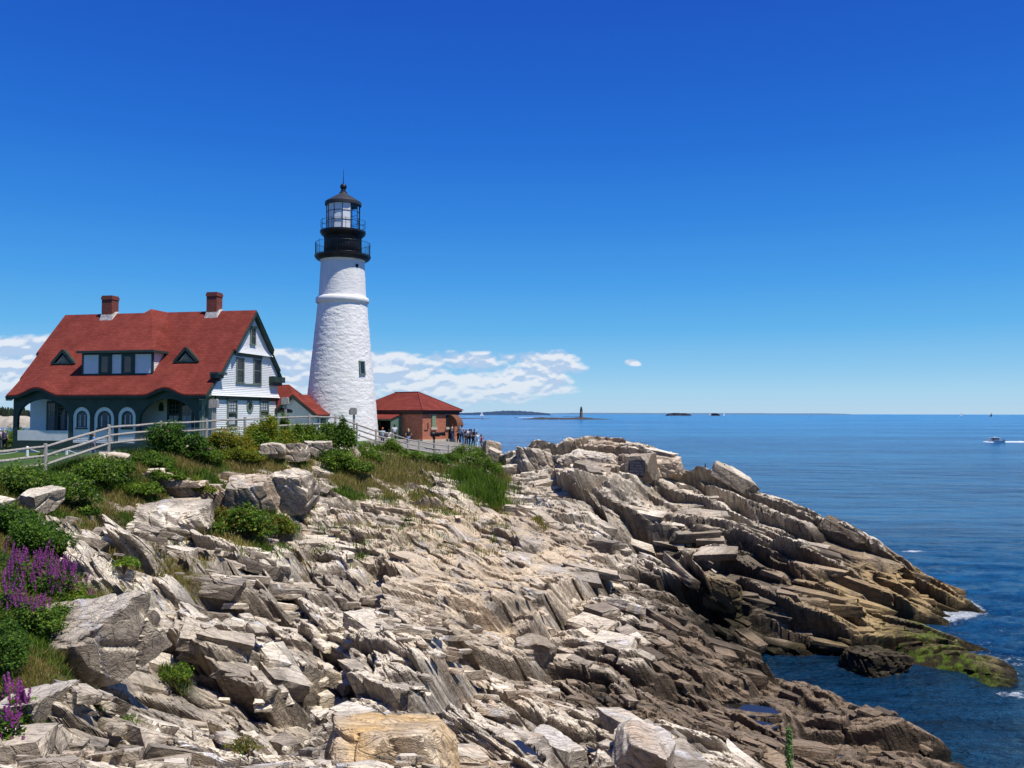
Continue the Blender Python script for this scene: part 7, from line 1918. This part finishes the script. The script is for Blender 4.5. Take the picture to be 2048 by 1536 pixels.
island('rocky_ledge', [(1040, 838.3), (1060, 836.8), (1075, 835.4), (1085, 834.6), (1092, 835.5), (1110, 835.4), (1130, 836), (1150, 835.6), (1165, 835.0), (1180, 836.2), (1205, 837.6), (1222, 838.6)], 1900, 26, LEDGE, 'low dark rock ledge carrying the distant stone lighthouse', seed=6, rough=.5)
island('rocky_ledge', [(840, 837.4), (880, 836.4), (920, 835.9), (945, 836.2), (965, 836.4), (985, 837.4), (1000, 837.9)], 2100, 12, LEDGE, 'thin dark reef beyond the brick building', seed=7, rough=.5)
def ledge_light():
    Y = 1900.; p = at(1162.5, 836, Y); mpp = Y/F; b = .5; top = at(1162.5, 812, Y).z
    root = thing('ledge_lighthouse', 'distant grey granite lighthouse standing on the low rock ledge', 'lighthouse', (p.x, p.y, b)); h = top-b
    GR = material('grey_granite', (.17, .14, .115), .9, mottled((.12, .10, .085), (.22, .18, .15), .4, 0)); DK = material('dark_lantern_metal', (.03, .032, .035), .6)
    m = MB(); m.lathe([(4.2, -1), (4.1, 1.5), (3.7, h*.1), (2.9, h*.66), (3.4, h*.69), (3.4, h*.72)], 20); m.build('tower', GR, root)
    m = MB(); m.lathe([(3.3, h*.72), (3.3, h*.74), (2.2, h*.745), (2.2, h*.86), (2.6, h*.87), (.5, h*.95), (.3, h)], 14); m.build('lantern', DK, root)
    m = MB(); 
    for k in range(9): m.box(-40+k*4.4, -39.6+k*4.4, -1, -.6, 0, 5.5)
    m.box(-40, -4, -1.1, -.5, 5.5, 6.0); m.build('pier_walkway', DK, root)
ledge_light()
# wooded shore across the channel at the far left
SHR = material('pale_shore_rock', (.40, .35, .28), .95, mottled((.30, .26, .20), (.48, .43, .35), .05, 0))
WOD = material('dark_spruce_wood', (.02, .035, .02), 1.0, mottled((.010, .02, .012), (.035, .055, .028), .06, 0))
island('far_shore', [(-260, 842), (-100, 834), (-20, 834), (30, 833), (60, 834), (90, 835), (120, 838), (170, 841)], 760, 20, SHR, 'pale rocky shore across the channel at the far left', seed=8, rough=.3)
def far_trees():
    rng = np.random.default_rng(12); root_x = []
    n = 900; px = rng.uniform(-260, 95, n); hgt = rng.uniform(8, 14, n)*np.interp(px, [-260, 40, 95], [1.1, 1, .35])
    V = []; Fc = []; cols = []
    for a, h in zip(px, hgt):
        Y = 790+rng.uniform(-8, 45); p = at(a, 828, Y); z0 = 4.0+rng.uniform(-1, 2); r = h*.22
        i = len(V); k = 6
        for lv, (rr, zz) in enumerate(((1, .05), (.75, .4), (.4, .75), (.05, 1))):
            for q in range(k): t = 2*pi*q/k+lv*.5; rj = rr*r*rng.uniform(.7, 1.3); V.append((p.x+cos(t)*rj, Y+sin(t)*rj, z0+zz*h))
        for lv in range(3):
            for q in range(k): Fc.append((i+lv*k+q, i+lv*k+(q+1) % k, i+(lv+1)*k+(q+1) % k, i+(lv+1)*k+q))
    o = np_mesh('far_woodland', np.array(V), np.array(Fc), WOD); tag(o, 'dark spruce wood on the shore across the channel', kind='stuff')
far_trees()
